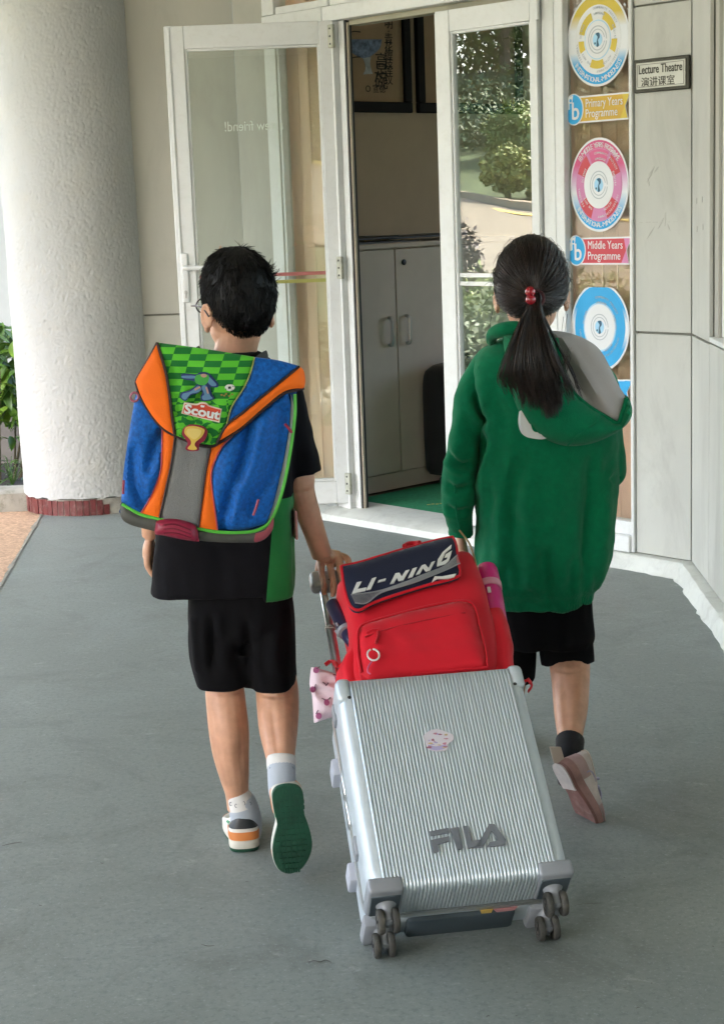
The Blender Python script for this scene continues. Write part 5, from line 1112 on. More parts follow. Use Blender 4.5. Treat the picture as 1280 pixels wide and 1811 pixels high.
# right arm to the grip
limb(m, [(478, 508, 690, YB), (512, 542, 760, 3.61), (509, 553, 825, 3.62), (504, 557, 845, 3.62), (508, 557, 868, 3.63), (522, 566, 905, 3.645), (538, 577, 945, 3.66), (551, 588, 982, 3.675)])
g_ = lambda u, v, w: SCF.pt(u, v, w)
hw = W(570, 985, 3.678)
m.tube([hw, g_(-0.142, 0.935, -0.143), g_(-0.138, 0.900, -0.128)], [0.022, 0.025, 0.020], 16, 4, flat=0.62, upref=tuple(SCF.w))
for i, (du, ln, rr) in enumerate(((-0.0335, 0.92, 0.0076), (-0.0115, 1.0, 0.0082), (0.0105, 1.0, 0.0082), (0.0320, 0.93, 0.0074))):
    u = -0.138 + du; m.tube([g_(-0.140 + du * 0.7, 0.925, -0.136), g_(u, 0.903, -0.124), g_(u, 0.870, -0.1235), g_(u + 0.001, 0.842, -0.129), g_(u + 0.001, 0.829, -0.143 - 0.006 * ln), g_(u, 0.832, -0.163)], [0.0095, rr * 1.1, rr, rr * 0.95, rr * 0.9, rr * 0.75], 10, 3)
m.tube([g_(-0.156, 0.945, -0.152), g_(-0.168, 0.918, -0.172), g_(-0.164, 0.890, -0.188), g_(-0.150, 0.868, -0.190)], [0.013, 0.0115, 0.0095, 0.0075], 10, 3)
# left arm, hand hanging loose
limb(m, [(285, 318, 690, YB), (258, 292, 780, 3.61), (247, 290, 850, 3.62), (249, 289, 910, 3.63), (251, 283, 950, 3.635)])
hl = W(266, 950, 3.635); ph_ = W(264, 985, 3.635)
m.tube([hl, W(264, 968, 3.635), ph_], [0.017, 0.026, 0.027], 14, 3, flat=0.55, upref=(1, 0, 0.01))
for i, dy in enumerate((-0.024, -0.009, 0.007, 0.022)):
    b0_ = ph_ + V(-0.001, dy * 0.8, 0.004); L_ = (0.040, 0.050, 0.053, 0.047)[i]
    m.tube([b0_, b0_ + V(0.000, dy * 0.15, -L_ * 0.45), b0_ + V(0.008, dy * 0.1, -L_ * 0.85), b0_ + V(0.019, dy * 0.05, -L_ * 1.08)], [0.0095, 0.0086, 0.0078, 0.0064], 10, 3)
m.tube([hl + V(0.004, 0.02, -0.02), hl + V(0.010, 0.036, -0.045), hl + V(0.014, 0.040, -0.07)], [0.011, 0.0095, 0.0075], 10, 3)
soft(m, 0.0029, 4, lines=[([(366, 1222), (398, 1228), (430, 1221)], -0.0022, 3), ([(370, 1250), (376, 1300), (392, 1350)], -0.003, 9), ([(432, 1252), (430, 1310), (424, 1370)], -0.003, 8), ([(404, 1255), (408, 1300), (414, 1340)], 0.003, 14), ([(454, 1226), (490, 1232), (526, 1224)], -0.0022, 3), ([(476, 1240), (484, 1290), (492, 1335)], -0.0025, 7), ([(508, 1240), (508, 1290), (504, 1335)], 0.003, 12),
    ([(508, 866), (528, 872), (552, 866)], -0.0018, 3), ([(520, 900), (545, 950), (560, 980)], 0.002, 8), ([(567, 1018), (567, 1045)], -0.0028, 1.6), ([(578, 1016), (577, 1050)], -0.0028, 1.6), ([(589, 1016), (588, 1050)], -0.0028, 1.6), ([(562, 1010), (575, 1006), (592, 1010)], 0.0016, 4)]).build('body', SKIN, boy)
bh.eyes(boy)
# hair: close cap, faded at the nape, thousands of short tapered hairs
m = MB()
def hl_boy(az):                      # how far down the hair reaches (polar angle)
    k = abs(math.atan2(math.sin(az), math.cos(az))) / math.pi
    return math.radians(np.interp(k, [0, 0.22, 0.36, 0.46, 0.53, 0.60, 0.75, 1.0], [58, 64, 84, 100, 98, 120, 142, 146]))
nk, nt_ = 80, 26; R = []
for j in range(1, nt_ + 1):
    ring = []
    for k in range(nk):
        az = 2 * math.pi * k / nk; t = hl_boy(az) * 0.93 * j / nt_; f = j / nt_
        off = 0.0115 * (1 - f ** 2.2) + 0.0014 + 0.0025 * nz((math.sin(az) * 3, math.cos(az) * 3, t * 3), 2.2) * (1 - f)
        ring.append(bh.skull(az, t, 1.0, off)[0])
    R.append(ring)
m.rings(R, True, False)
crown = (math.pi * 0.93, 0.34)
cpt = bh.skull(*crown)[0]
rs = np.random.RandomState(5)
for k in range(8500):
    az = rs.uniform(0, 2 * math.pi); T = hl_boy(az); t = T * math.sqrt(rs.uniform(0.004, 1.0)) * rs.uniform(0.94, 1.015)
    f = t / T; p, n = bh.skull(az, t, 1.0, 0.0105 * (1 - f ** 2.2) + 0.0008); away = p - cpt; away = away - n * (away @ n); away = nrm(away + 1e-6)
    dn = nrm(-bh.up + n * (n @ bh.up)); g = nrm(away * 0.8 + dn * 0.6 + rs.normal(size=3) * 0.16 + V(nz(p, 42, 1), nz(p, 42, 5), nz(p, 42, 9)) * 0.8 * min(1, f * 2.2))
    L_ = (0.018 * (1 - f) + 0.009) * rs.uniform(0.6, 1.15); lift = 0.16 * (1 - 0.75 * f ** 3)
    q1 = p + (g * 0.9 + n * lift) * L_ * 0.5; q2 = p + (g + n * lift * 0.65) * L_
    strand(m, [p, q1, q2], 0.0010, 0.0003)
for k in range(60):                  # the tuft that sticks out behind
    p, n = bh.skull(math.radians(262 + rs.uniform(-16, 16)) * -1, 1.15 + rs.uniform(-0.20, 0.2), 1.0, 0.004); g = nrm(n * 0.8 + V(0.5, 0, 0.45) + rs.normal(size=3) * 0.28); L_ = rs.uniform(0.016, 0.032)
    strand(m, [p, p + (n * 0.6 + g * 0.4) * L_ * 0.5, p + g * L_], 0.0013, 0.0003)
m.build('hair', HAIR, boy, smooth='all')
# glasses
GM = M('dark_glasses_frame', (0.015, 0.015, 0.03), 0.3)
gl = MB()
for sx in (-1, 1):
    C_ = bh.pt(sx * 0.033, bh.r[1] * 1.10, -0.012); gl.tube([C_ + bh.rt * 0.023 * math.cos(t) + bh.up * 0.017 * math.sin(t) - bh.fw * 0.004 * math.cos(t) * sx for t in np.linspace(0, 2 * math.pi, 25)], 0.0017, 6, caps=False)
    gl.tube([bh.pt(sx * 0.056, bh.r[1] * 1.08, -0.010), bh.pt(sx * 0.075, bh.r[1] * 0.86, -0.010), bh.pt(sx * 0.0815, 0.01, -0.014), bh.pt(sx * 0.080, -0.018, -0.034)], 0.0018, 6, 4)
gl.tube([bh.pt(-0.011, bh.r[1] * 1.11, -0.010), bh.pt(0, bh.r[1] * 1.12, -0.006), bh.pt(0.011, bh.r[1] * 1.11, -0.010)], 0.0015, 6, 2)
gg = gl.build('glasses', GM, boy)
for sx in (-1, 1):
    m = MB(); C_ = bh.pt(sx * 0.033, bh.r[1] * 1.10, -0.012); m.add([C_ + bh.rt * 0.0225 * math.cos(t) + bh.up * 0.0165 * math.sin(t) - bh.fw * 0.004 * math.cos(t) * sx for t in np.linspace(0, 2 * math.pi, 25)[:-1]], [tuple(range(24))]); m.build('lens', GLASS, gg, smooth=False)
# shirt
m = MB()
m.loft([wx(378, 458, 622, YB - 0.002, 0.058), wx(352, 482, 640, YB, 0.066), wx(305, 512, 668, YB, 0.088), wx(292, 520, 700, YB, 0.098, 2.8), wx(288, 520, 770, YB, 0.105, 2.8), wx(282, 519, 850, YB, 0.105, 2.8), wx(277, 519, 950, YB, 0.105, 2.8), wx(273, 521, 1020, YB, 0.108, 2.8), wx(272, 522, 1036, YB, 0.108, 2.8), wx(274, 520, 1040, YB, 0.10, 2.8)], 48, 5)
limb(m, [(465, 520, 672, YB), (478, 537, 700, 3.605), (490, 552, 760, 3.61), (499, 564, 805, 3.62), (503, 569, 836, 3.625)], 24)
limb(m, [(292, 345, 675, YB), (252, 318, 715, 3.605), (230, 300, 770, 3.61), (221, 294, 812, 3.62)])
dr_ = drape(17, 5, 0.0045, 2.0)
shirt = soft(m, 0.0052, 5, lambda p, n: dr_(p, n) * (0.35 if p[2] > 0.95 else 1.0) + (0.003 * nz(p, 26, 8)))
# colour follows the sewn panels: a green inset down the right side
gx = lambda z: np.interp(z, [0.55, 0.78, 0.95], [W(474, 1055, YB)[0], W(480, 900, YB)[0], W(496, 800, YB)[0]])
vv = np.array(shirt.v); hz = W(400, 1040, YB)[2]; kz = np.clip((hz + 0.10 - vv[:, 2]) / 0.10, 0, 1) ** 2; vv[:, 2] += kz * np.array([0.007 * nz((p[0] * 11, p[1] * 11, 0.0), 1, 31) - 0.004 for p in vv]) - kz * 0.012 * (vv[:, 0] > W(470, 1040, YB)[0]); kr = kz[:, None] * np.array([[0.010 * nz((p[0] * 16, p[1] * 16, 0.3), 1, 5)] for p in vv]) * np.array([(nrm((p[0] - W(398, 1040, YB)[0], p[1] - YB, 0))) for p in vv]); vv = vv + kr; shirt.v = [tuple(p) for p in vv]; shirt.m = []
o = shirt.build('shirt', [BLK, GRN], boy)
bm = bmesh.new(); bm.from_mesh(o.data); oo = ORG[o.name]
pa, pb = W(474, 1055, YB) - oo, W(492, 830, YB) - oo; pn = nrm(np.cross(pb - pa, (0, 1, 0)))
if pn[0] < 0: pn = -pn
bmesh.ops.bisect_plane(bm, geom=bm.verts[:] + bm.edges[:] + bm.faces[:], dist=1e-5, plane_co=pa, plane_no=pn)
zt = W(520, 872, YB)[2] - oo[2]; xl = W(524, 900, YB)[0] - oo[0]
for f in bm.faces:
    c = np.array(f.calc_center_median()); f.material_index = 1 if ((c - pa) @ pn > 0 and c[2] < zt and c[0] < xl + 0.01) else 0; f.smooth = True
bm.to_mesh(o.data); bm.free()
m = MB(); m.tube([W(q[0], q[1], YB - 0.100) for q in ((475, 1046), (478, 1010), (481, 970))], 0.0013, 5); 
lg = MB(); q = W(520, 935, YB - 0.02); lg.box(Fr(q, (0.2, -1, 0), (0, 0, 1)), -0.03, 0.03, -0.02, 0.045, -0.004, 0.002, 0.002); lg.build('shirt_print', M('pale_red_print', (0.5, 0.22, 0.2), 0.7), boy)
# shorts
m = MB()
m.loft([wx(336, 516, 1010, YB, 0.092, 2.8), wx(333, 518, 1060, YB, 0.098, 2.8), wx(333, 520, 1100, YB, 0.10, 2.8), wx(345, 508, 1125, YB, 0.085, 2.5)], 44, 4)
m.loft([wx(336, 430, 1070, YB, 0.085, 3), wx(334, 440, 1110, YB, 0.094, 3), wx(338, 444, 1150, YB, 0.094, 3), wx(344, 446, 1178, YB, 0.092, 3), wx(349, 446, 1197, YB, 0.090, 3), wx(351, 445, 1204, YB, 0.086, 3)], 36, 5)
m.loft([wx(424, 519, 1070, YB, 0.085, 3), wx(428, 521, 1110, YB, 0.094, 3), wx(436, 522, 1150, YB - 0.003, 0.094, 3), wx(443, 522, 1180, YB - 0.006, 0.090, 3), wx(446, 523, 1201, YB - 0.008, 0.089, 3), wx(447, 522, 1208, YB - 0.008, 0.085, 3)], 36, 5)
m.loft([wx(336, 372, 1085, YB - 0.03, 0.055, 3), wx(340, 374, 1140, YB - 0.03, 0.06, 3), wx(343, 376, 1174, YB - 0.03, 0.055, 3), wx(346, 374, 1178, YB - 0.03, 0.05, 3)], 20, 3)
m.tube([W(438, 1150, 3.535), W(440, 1190, 3.545), W(437, 1212, 3.56)], [0.03, 0.022, 0.012], 12, 3)
dr2 = drape(20, 6, 0.004, 5.0)
soft(m, 0.0045, 3, dr2, lines=[([(438, 1090), (440, 1150), (436, 1200)], -0.008, 8), ([(372, 1080), (376, 1130), (374, 1190)], -0.008, 7), ([(410, 1120), (400, 1160), (402, 1195)], 0.006, 10), ([(490, 1110), (484, 1160), (488, 1200)], 0.006, 10)]).build('shorts', BLK2, boy)
# socks
SOCK = cloth('pale_blue_sock', (0.42, 0.46, 0.52), var=0.06); SOCKW = cloth('white_sock_cuff', (0.68, 0.66, 0.63))
def sock(rows_cuff, rows_low, par):
    m = MB(); limb(m, rows_low, 20); s_ = soft(m, 0.004, 3).build('sock', SOCK, par)
    m = MB(); limb(m, rows_cuff, 24); c = m.build('sock_cuff', SOCKW, s_)
    P0, P1 = rows_cuff[0], rows_cuff[-1]; d = MB()
    for (fx, fy) in ((0.2, 0.55), (0.62, 0.5), (0.85, 0.6), (0.42, 0.62)):
        L, R_, y, Y = [a + (b - a) * fy for a, b in zip(P0, P1)]; rad = np.linalg.norm(W(R_, y, Y) - W(L, y, Y)) / 2; cx = W((L + R_) / 2, y, Y); xx = (fx * 2 - 1) * rad; yy = -math.sqrt(max(0, rad ** 2 - xx ** 2)) - 0.0012
        for k in (-1, 1):
            o = cx + V(xx + k * 0.0035, yy, 0); d.tube([o + V(0.0030 * math.cos(t), abs(0.001 * math.cos(t)), 0.0042 * math.sin(t)) for t in np.linspace(0, 2 * math.pi, 11)], 0.0007, 4, caps=False)
    d.build('sock_print', M('grey_doodle', (0.12, 0.13, 0.15), 0.9), s_, kind='stuff')
sock([(403, 440, 1400, 3.578), (401, 445, 1407, 3.578), (403, 450, 1422, 3.578), (404, 452, 1427, 3.578)], [(404, 448, 1408, 3.579), (405, 458, 1430, 3.583), (408, 464, 1455, 3.60), (412, 462, 1478, 3.62)], boy)
sock([(473, 522, 1338, 3.447), (471, 524, 1344, 3.443), (472, 523, 1358, 3.437), (474, 521, 1364, 3.434)], [(472, 523, 1344, 3.443), (473, 523, 1372, 3.428), (475, 522, 1400, 3.44), (482, 520, 1425, 3.47)], boy)
# shoes
def outline(L, wb, wh, n=40, skew=0.0):
    """sole outline from heel (y = 0) to toe (y = L)"""
    K = [(0.0, 0.0), (0.62, 0.018), (0.93, 0.075), (1.0, 0.17), (0.93, 0.32), (0.88, 0.43), (0.95, 0.56), (1.0, 0.70), (0.90, 0.83), (0.62, 0.94), (0.30, 0.985), (0.0, 1.0)]
    wid = lambda f: wh if f < 0.35 else np.interp(f, [0.35, 0.62], [wh, wb])
    P = []
    for sgn in (1, -1):
        for k, (a, f) in (enumerate(K[:-1]) if sgn == 1 else list(enumerate(K))[:0:-1]):
            P.append((sgn * a * wid(f) / 2 + skew * wb * 0.10 * math.sin(math.pi * f) * (1 if f > 0.4 else 0.4), f * L))
    return cr(P, 4)
def shoe(par, o, toe, up, L, wb, wh, mats, skew=1, style='boy', name='shoe'):
    toe = nrm(toe); up = nrm(np.array(up) - toe * (np.array(up) @ toe)); rt = np.cross(toe, up)
    F = Fr(o, rt, toe)                                   # u across, v towards the toe, w up
    O = outline(L, wb, wh, skew=skew); c0 = np.array((0, L * 0.26))
    def ringat(k, z, zt): return [F.pt(c[0], c[1], z + (zt - z) * max(0, (c[1] / L - 0.35) / 0.65)) for c in [np.array(p) * k + (1 - k) * np.array((0, L * 0.45)) for p in O]]
    m = MB(); m.rings([ringat(0.955, 0, 0.004), ringat(0.985, 0.004, 0.007), ringat(0.985, 0.008, 0.010)]); sh = m.build('outsole', mats['sole'], par)
    m = MB()
    if style == 'boy':
        for k in range(15):                               # tread blocks
            y = L * (0.06 + 0.062 * k); hw_ = np.interp(y / L, [0, 0.06, 0.2, 0.42, 0.68, 0.9, 1], [0.2, 0.5, 0.78, 0.66, 0.82, 0.5, 0.1]) * wb / 2
            n = 6
            for j in range(n): 
                a = -hw_ + 2 * hw_ * (j + 0.12) / n + skew * wb * 0.05; m.box(F, a, a + 2 * hw_ * 0.76 / n, y, y + L * 0.042, -0.0016, 0.003)
    if m.v: m.build('tread', mats['sole'], sh, smooth=False, kind='stuff')
    m = MB(); m.rings([ringat(0.985, 0.0085, 0.0105), ringat(1.0, 0.012, 0.013), ringat(0.995, 0.027, 0.022), ringat(0.95, 0.029, 0.024)]); m.build('midsole', mats['mid'], sh)
    def up_ring(f):                                        # f 0..1 from midsole to collar
        k = 0.965; ring = []
        for p in O:
            p = np.array(p); y = p[1]; col_y = L * 0.30; hx = np.interp(y / L, [0, 0.3, 0.55, 0.8, 1], [0.078, 0.070, 0.056, 0.040, 0.030])
            sx_ = 1 - 0.42 * f ** 2.2; yy = np.interp(f, [0, 0.5, 1.0], [y, y * 0.94 + 0.004, np.interp(y / L, [0, 0.5, 1], [0.008, L * 0.40, L * 0.55])])
            bul = 1 + 0.05 * math.sin(math.pi * min(1, f * 1.5)); ring.append(F.pt(p[0] * k * sx_ * bul, yy * 0.985 + 0.0015, 0.027 + (hx - 0.027) * f ** 0.85))
        return ring
    fs_ = [0, 0.12, 0.25, 0.4, 0.55, 0.7, 0.82, 0.92, 1.0]
    m = MB(); m.rings([up_ring(f) for f in fs_], True, True); upm = m.build('upper', mats['upper'], sh)
    def patch(nm, f0, f1, y0, y1, mat, off=0.0016, nf=4):
        idx = [i for i, p in enumerate(O) if y0 * L <= p[1] <= y1 * L]; n = len(O)
        # split into contiguous runs
        runs = []; 
        for i in idx:
            if runs and i == runs[-1][-1] + 1: runs[-1].append(i)
            else: runs.append([i])
        if len(runs) > 1 and runs[0][0] == 0 and runs[-1][-1] == n - 1: runs[0] = runs.pop() + runs[0]
        m = MB()
        for rn in runs:
            if len(rn) < 2: continue
            cen_ = F.pt(0, L * 0.35, 0.03); R_ = []
            for f in np.linspace(f0, f1, nf):
                ring = up_ring(f); R_.append([ring[i] + nrm(ring[i] - cen_) * off for i in rn])
            inn = [[p - nrm(p - cen_) * 0.003 for p in r] for r in R_]
            m.rings(R_, False, False, closed=False); m.rings(inn, False, False, closed=False)
            m.rings([R_[0], inn[0]], False, False, closed=False); m.rings([R_[-1], inn[-1]], False, False, closed=False)
        if m.v: m.build(nm, mat, sh)
    if style == 'boy':
        patch('heel_band', 0.02, 0.34, 0.0, 0.36, mats['band']); patch('heel_tab', 0.50, 1.0, 0.0, 0.20, mats['tab'], 0.003); patch('toe_band', 0.02, 0.30, 0.74, 1.0, mats['band']); patch('collar', 0.90, 1.03, 0.0, 0.62, mats['tab'], 0.0025); patch('side_flash', 0.40, 0.56, 0.26, 0.46, mats['flash'])
        m = MB()
        for k in range(5):
            y = L * (0.50 + 0.055 * k); z = 0.074 - 0.0075 * k; m.tube([F.pt(-0.02, y, z - 0.008), F.pt(0, y + 0.004, z + 0.002), F.pt(0.02, y, z - 0.008)], 0.0028, 6, 3)
        m.build('laces', mats['upper'], sh)
    else:
        patch('heel_counter', 0.0, 0.5, 0.0, 0.30, mats['band'], 0.0012); patch('toe_band', 0.0, 0.4, 0.62, 1.0, mats['band'], 0.0012); patch('collar', 0.92, 1.02, 0.0, 0.62, mats['tab'], 0.002)
        m = MB()
        for k in range(4):
            y = L * (0.40 + 0.085 * k); z = 0.072 - 0.009 * k; m.tube([F.pt(0.030, y - 0.012, z - 0.030), F.pt(0.018, y, z - 0.004), F.pt(0, y + 0.006, z + 0.004), F.pt(-0.020, y + 0.002, z - 0.006)], 0.0036, 7, 3)
        for t0, r_ in ((0.32, 0.018), (0.52, 0.015)):
            m.tube([F.pt(0.036 - 0.010 * abs(math.sin(a)), L * t0 + r_ * math.cos(a), 0.045 + r_ * 0.8 * math.sin(a)) for a in np.linspace(0, 6.2, 18)], 0.0026, 6)
        m.build('laces', mats['lace'], sh)
    return sh
BM = dict(sole=SOLEG, mid=OFFW, upper=WHITE, band=ORG_, tab=M('black_heel_tab', (0.02, 0.022, 0.024), 0.5), flash=M('green_flash', (0.02, 0.22, 0.09), 0.5))
g0 = G(433, 1509); shoe(boy, g0 + V(0.002, 0.0, 0.001), (-0.10, 1, 0), (0, 0, 1), 0.205, 0.084, 0.070, BM, -1)
hp = W(507, 1386, 3.388); shoe(boy, hp, (0.0, -0.06, -1), (-0.16, 1, -0.03), 0.207, 0.089, 0.070, BM, 1)

# ---------------------------------------------------------------- boy's school bag
by, br = math.radians(-3), math.radians(8)
u0_ = V(math.cos(by), -math.sin(by), 0); zz_ = V(0, 0, 1)
BP = Fr(W(360, 800, 3.29), u0_ * math.cos(br) - zz_ * math.sin(br), zz_ * math.cos(br) + u0_ * math.sin(br))
sb = thing('school_bag', 'boxy blue and orange school bag with green football flap on the boy back', 'backpack', BP.pt(0, -0.14, -0.1))
BLU = cloth('blue_print_nylon', (0.0015, 0.095, 0.38), rough=0.65, var=0.42, sc=130, sheen=0.05); ORN = cloth('orange_nylon', (0.90, 0.155, 0.006), rough=0.65, var=0.05, sheen=0.05); GRYM = cloth('grey_mesh', (0.20, 0.20, 0.195), rough=0.8, bump=0.8, bsc=700)
PIPE = M('dark_piping', (0.025, 0.006, 0.006), 0.6); LIME = M('lime_piping', (0.10, 0.50, 0.05), 0.6); BASE = M('grey_rubber_base', (0.060, 0.060, 0.050), 0.55, var=0.1); CRIM = M('crimson_rubber', (0.26, 0.010, 0.040), 0.45, var=0.08)
hb_ = lambda u, v: -0.9 * u * u - 0.05 * max(0.0, v - 0.10)
top_fall = lambda v: -1.9 * max(0.0, v - 0.185) ** 1.35
def bpx(pts, h=0.0): return BP.poly(pts, h)
def line_fold(lines):
    L_ = [(np.array([BP.px(*q) for q in cr(p, 5, False)]), dep, wid) for p, dep, wid in lines]
    def f(u, v):
        q = np.array((u, v)); s_ = 0
        for P, dep, wid in L_:
            A, B = P[:-1], P[1:]; AB = B - A; t_ = np.clip(((q - A) * AB).sum(1) / ((AB ** 2).sum(1) + 1e-12), 0, 1); s_ += dep * math.exp(-((((A + AB * t_[:, None]) - q) ** 2).sum(1).min()) / wid ** 2)
        return s_
    return f
def bpanel(nm, pts, mat, h, puff=0.006, thick=0.010, pw=0.03, fold=0.0, sm=4, seed=0.0, par=None, fall=True, lines=None):
    P = cr(bpx(pts, h), sm) if sm > 1 else bpx(pts, h)
    lf = line_fold(lines) if lines else (lambda u, v: 0.0)
    m = MB(); m.panel(BP, P, 0.0065, lambda u, v: h + hb_(u, v) + lf(u, v) + (top_fall(v) if fall else 0), thick, puff=puff, pw=pw, hf=(lambda u, v, d: fold * min(1, d / 0.02) * (nz((u * 1.0, v * 0.35, seed), 22, seed) - 0.6 * abs(nz((u * 0.6 + v, v, seed), 13, seed + 2)))) if fold else None)
    return m.build(nm, mat, par or sb)
def pipe(nm, pts, r, mat, h, closed=False, n=6):
    C_ = cr(pts, 6, closed); P = [BP.px(q[0], q[1], h) for q in C_]; m = MB(); m.tube([BP.pt(p[0], p[1], h + hb_(*p) + top_fall(p[1])) for p in P], r, n, caps=True); return m.build(nm, mat, sb)
# box body behind the panels
body_o = cr(bpx([(246, 676), (300, 632), (450, 645), (524, 672), (512, 740), (494, 850), (476, 925), (450, 950), (350, 944), (222, 915), (215, 890), (226, 800)], -0.02), 5)
m = MB(); m.panel(BP, body_o, 0.02, lambda u, v: -0.012 + hb_(u, v) + top_fall(v) * 0.8, 0.14, base=-0.165); m.build('box', cloth('dark_blue_nylon', (0.012, 0.05, 0.16), rough=0.75), sb)
bpanel('front_panel', [(244, 690), (268, 715), (288, 752, 1), (286, 790), (284, 832), (266, 882), (249, 911, 1), (228, 901), (213, 890, 1), (218, 830), (230, 750)], BLU, 0.002, 0.016, 0.012, 0.05, 0.006, seed=1, lines=[([(284, 768), (270, 800), (261, 832)], -0.017, 0.010), ([(236, 800), (238, 850), (250, 890)], -0.018, 0.013), ([(262, 830), (266, 850), (258, 880)], 0.006, 0.014)])
bpanel('front_panel', [(414, 768, 1), (450, 738), (508, 694, 1), (514, 720), (510, 770), (499, 830), (483, 895), (471, 929, 1), (430, 938), (385, 937, 1), (377, 882), (374, 850), (377, 825), (393, 790)], BLU, 0.002, 0.016, 0.012, 0.05, 0.006, seed=4, lines=[([(440, 760), (432, 810), (408, 870), (396, 930)], -0.020, 0.012), ([(470, 745), (450, 800), (438, 850)], 0.010, 0.016), ([(500, 730), (492, 800), (470, 860), (440, 900)], -0.017, 0.013), ([(412, 850), (420, 890), (404, 925)], 0.008, 0.013)])
bpanel('orange_stripe', [(287, 754, 1), (311, 770, 1), (303, 820), (293, 868), (282, 917, 1), (249, 909, 1), (266, 880), (284, 838), (287, 800)], ORN, 0.004, 0.005, 0.01)
bpanel('orange_stripe', [(374, 786, 1), (413, 769, 1), (394, 790), (378, 825), (375, 850), (378, 885), (385, 938, 1), (351, 933, 1), (360, 860), (366, 820)], ORN, 0.004, 0.005, 0.01)
bpanel('mesh_panel', [(311, 770, 1), (340, 782), (374, 786, 1), (366, 822), (359, 868), (351, 933, 1), (282, 917, 1), (293, 868), (303, 820)], GRYM, 0.004, 0.004, 0.01, fold=0.003)
bpanel('reflective_strip', [(515, 700, 1), (521, 735), (512, 800), (498, 870), (478, 925, 1), (471, 929, 1), (484, 895), (500, 830), (511, 770), (515, 722)], M('reflective_grey', (0.45, 0.46, 0.45), 0.4), -0.004, 0.003, 0.012)
pipe('piping', [(310, 770), (303, 820), (293, 868), (282, 917)], 0.0022, PIPE, 0.007); pipe('piping', [(374, 786), (366, 822), (359, 868), (351, 933)], 0.0022, PIPE, 0.007)
pipe('piping', [(287, 756), (286, 800), (283, 838), (265, 882), (249, 909)], 0.0014, M('pink_edge', (0.5, 0.08, 0.10), 0.6), 0.006); pipe('piping', [(413, 770), (393, 790), (376, 826), (374, 850), (378, 885), (385, 938)], 0.0014, bpy.data.materials['pink_edge'], 0.006)
pipe('lime_piping', [(522, 700), (522, 738), (514, 800), (500, 870), (480, 922), (455, 940), (420, 943), (384, 941), (351, 935), (282, 919), (249, 912), (215, 895)], 0.0036, LIME, 0.004)
# rubber base and crimson handle
bpanel('base', [(212, 896, 1), (249, 914), (282, 921), (351, 938), (385, 943), (430, 944), (460, 940), (482, 922, 1), (481, 942), (462, 960), (425, 961), (350, 956), (270, 940), (228, 930), (213, 918)], BASE, 0.004, 0.006, 0.16, 0.012)
bpanel('base_corner', [(452, 946, 1), (470, 940), (484, 918, 1), (483, 938), (470, 955), (450, 961)], M('crimson_translucent', (0.28, 0.05, 0.07), 0.35), 0.010, 0.003, 0.008, 0.01)
hdl = bpanel('base_handle', [(276, 924, 1), (290, 920), (320, 921), (346, 932), (352, 958, 1), (320, 954), (290, 948), (274, 945)], CRIM, 0.016, 0.012, 0.03, 0.02)
for dy in (0, 8, 15):
    C_ = [(290, 929 + dy), (310, 928 + dy), (338, 938 + dy * 0.9)]; P = [BP.px(*q, 0.028) for q in cr(C_, 4, False)]; m = MB(); m.tube([BP.pt(p[0], p[1], 0.0270 + hb_(*p)) for p in P], 0.0016, 6); m.build('handle_groove', M('crimson_dark', (0.14, 0.004, 0.02), 0.5), hdl)
# flap
fhb = 0.020
bpanel('flap_wing', [(277, 609, 1), (262, 636), (241, 672), (241, 682), (250, 705), (268, 735), (288, 757), (308, 769, 1), (303, 735), (300, 700), (292, 655)], ORN, fhb, 0.007, 0.014, 0.03, 0.004, seed=7)
bpanel('flap_field', [(450, 634, 1), (490, 640), (530, 651, 1), (498, 676), (462, 704), (430, 730), (401, 752, 1), (410, 720), (432, 685), (443, 660)], BLU, fhb, 0.007, 0.014, 0.03, 0.004, seed=9)
bpanel('flap_wing', [(530, 651, 1), (539, 662), (539, 688), (522, 690), (500, 696), (466, 722), (425, 757), (384, 782, 1), (394, 760), (401, 752), (430, 730), (462, 704), (498, 676)], ORN, fhb + 0.002, 0.007, 0.014, 0.03, 0.003, seed=11)
# printed green field: squares that break up into leaf shapes (flat print)
GP = cloth('green_print', (0.05, 0.40, 0.03), rough=0.7, sheen=0.05); t = GP.node_tree; N = t.nodes; L = t.links; b = N['Principled BSDF']
tc = N.new('ShaderNodeTexCoord'); mp = N.new('ShaderNodeMapping'); L.new(tc.outputs['Object'], mp.inputs[0]); mp.inputs['Rotation'].default_value = (0, math.radians(-7), 0)
mp.inputs['Scale'].default_value = (1 / 0.034, 0.0001, 1 / 0.0125)
ck = N.new('ShaderNodeTexChecker'); ck.inputs['Scale'].default_value = 1.0; ck.inputs['Color1'].default_value = (0.10, 0.50, 0.03, 1); ck.inputs['Color2'].default_value = (0.008, 0.16, 0.025, 1)
nn_ = N.new('ShaderNodeTexNoise'); nn_.inputs['Scale'].default_value = 26; L.new(tc.outputs['Object'], nn_.inputs['Vector'])
sep = N.new('ShaderNodeSeparateXYZ'); L.new(tc.outputs['Object'], sep.inputs[0])
mr = N.new('ShaderNodeMapRange'); mr.inputs['From Min'].default_value = 0.245; mr.inputs['From Max'].default_value = 0.20; mr.inputs['To Min'].default_value = 0.0; mr.inputs['To Max'].default_value = 3.2; L.new(sep.outputs[2], mr.inputs[0])
vm = N.new('ShaderNodeVectorMath'); vm.operation = 'SCALE'; sb_ = N.new('ShaderNodeVectorMath'); sb_.operation = 'SUBTRACT'; sb_.inputs[1].default_value = (0.5, 0.5, 0.5); L.new(nn_.outputs['Color'], sb_.inputs[0]); L.new(sb_.outputs[0], vm.inputs[0]); L.new(mr.outputs[0], vm.inputs['Scale'])
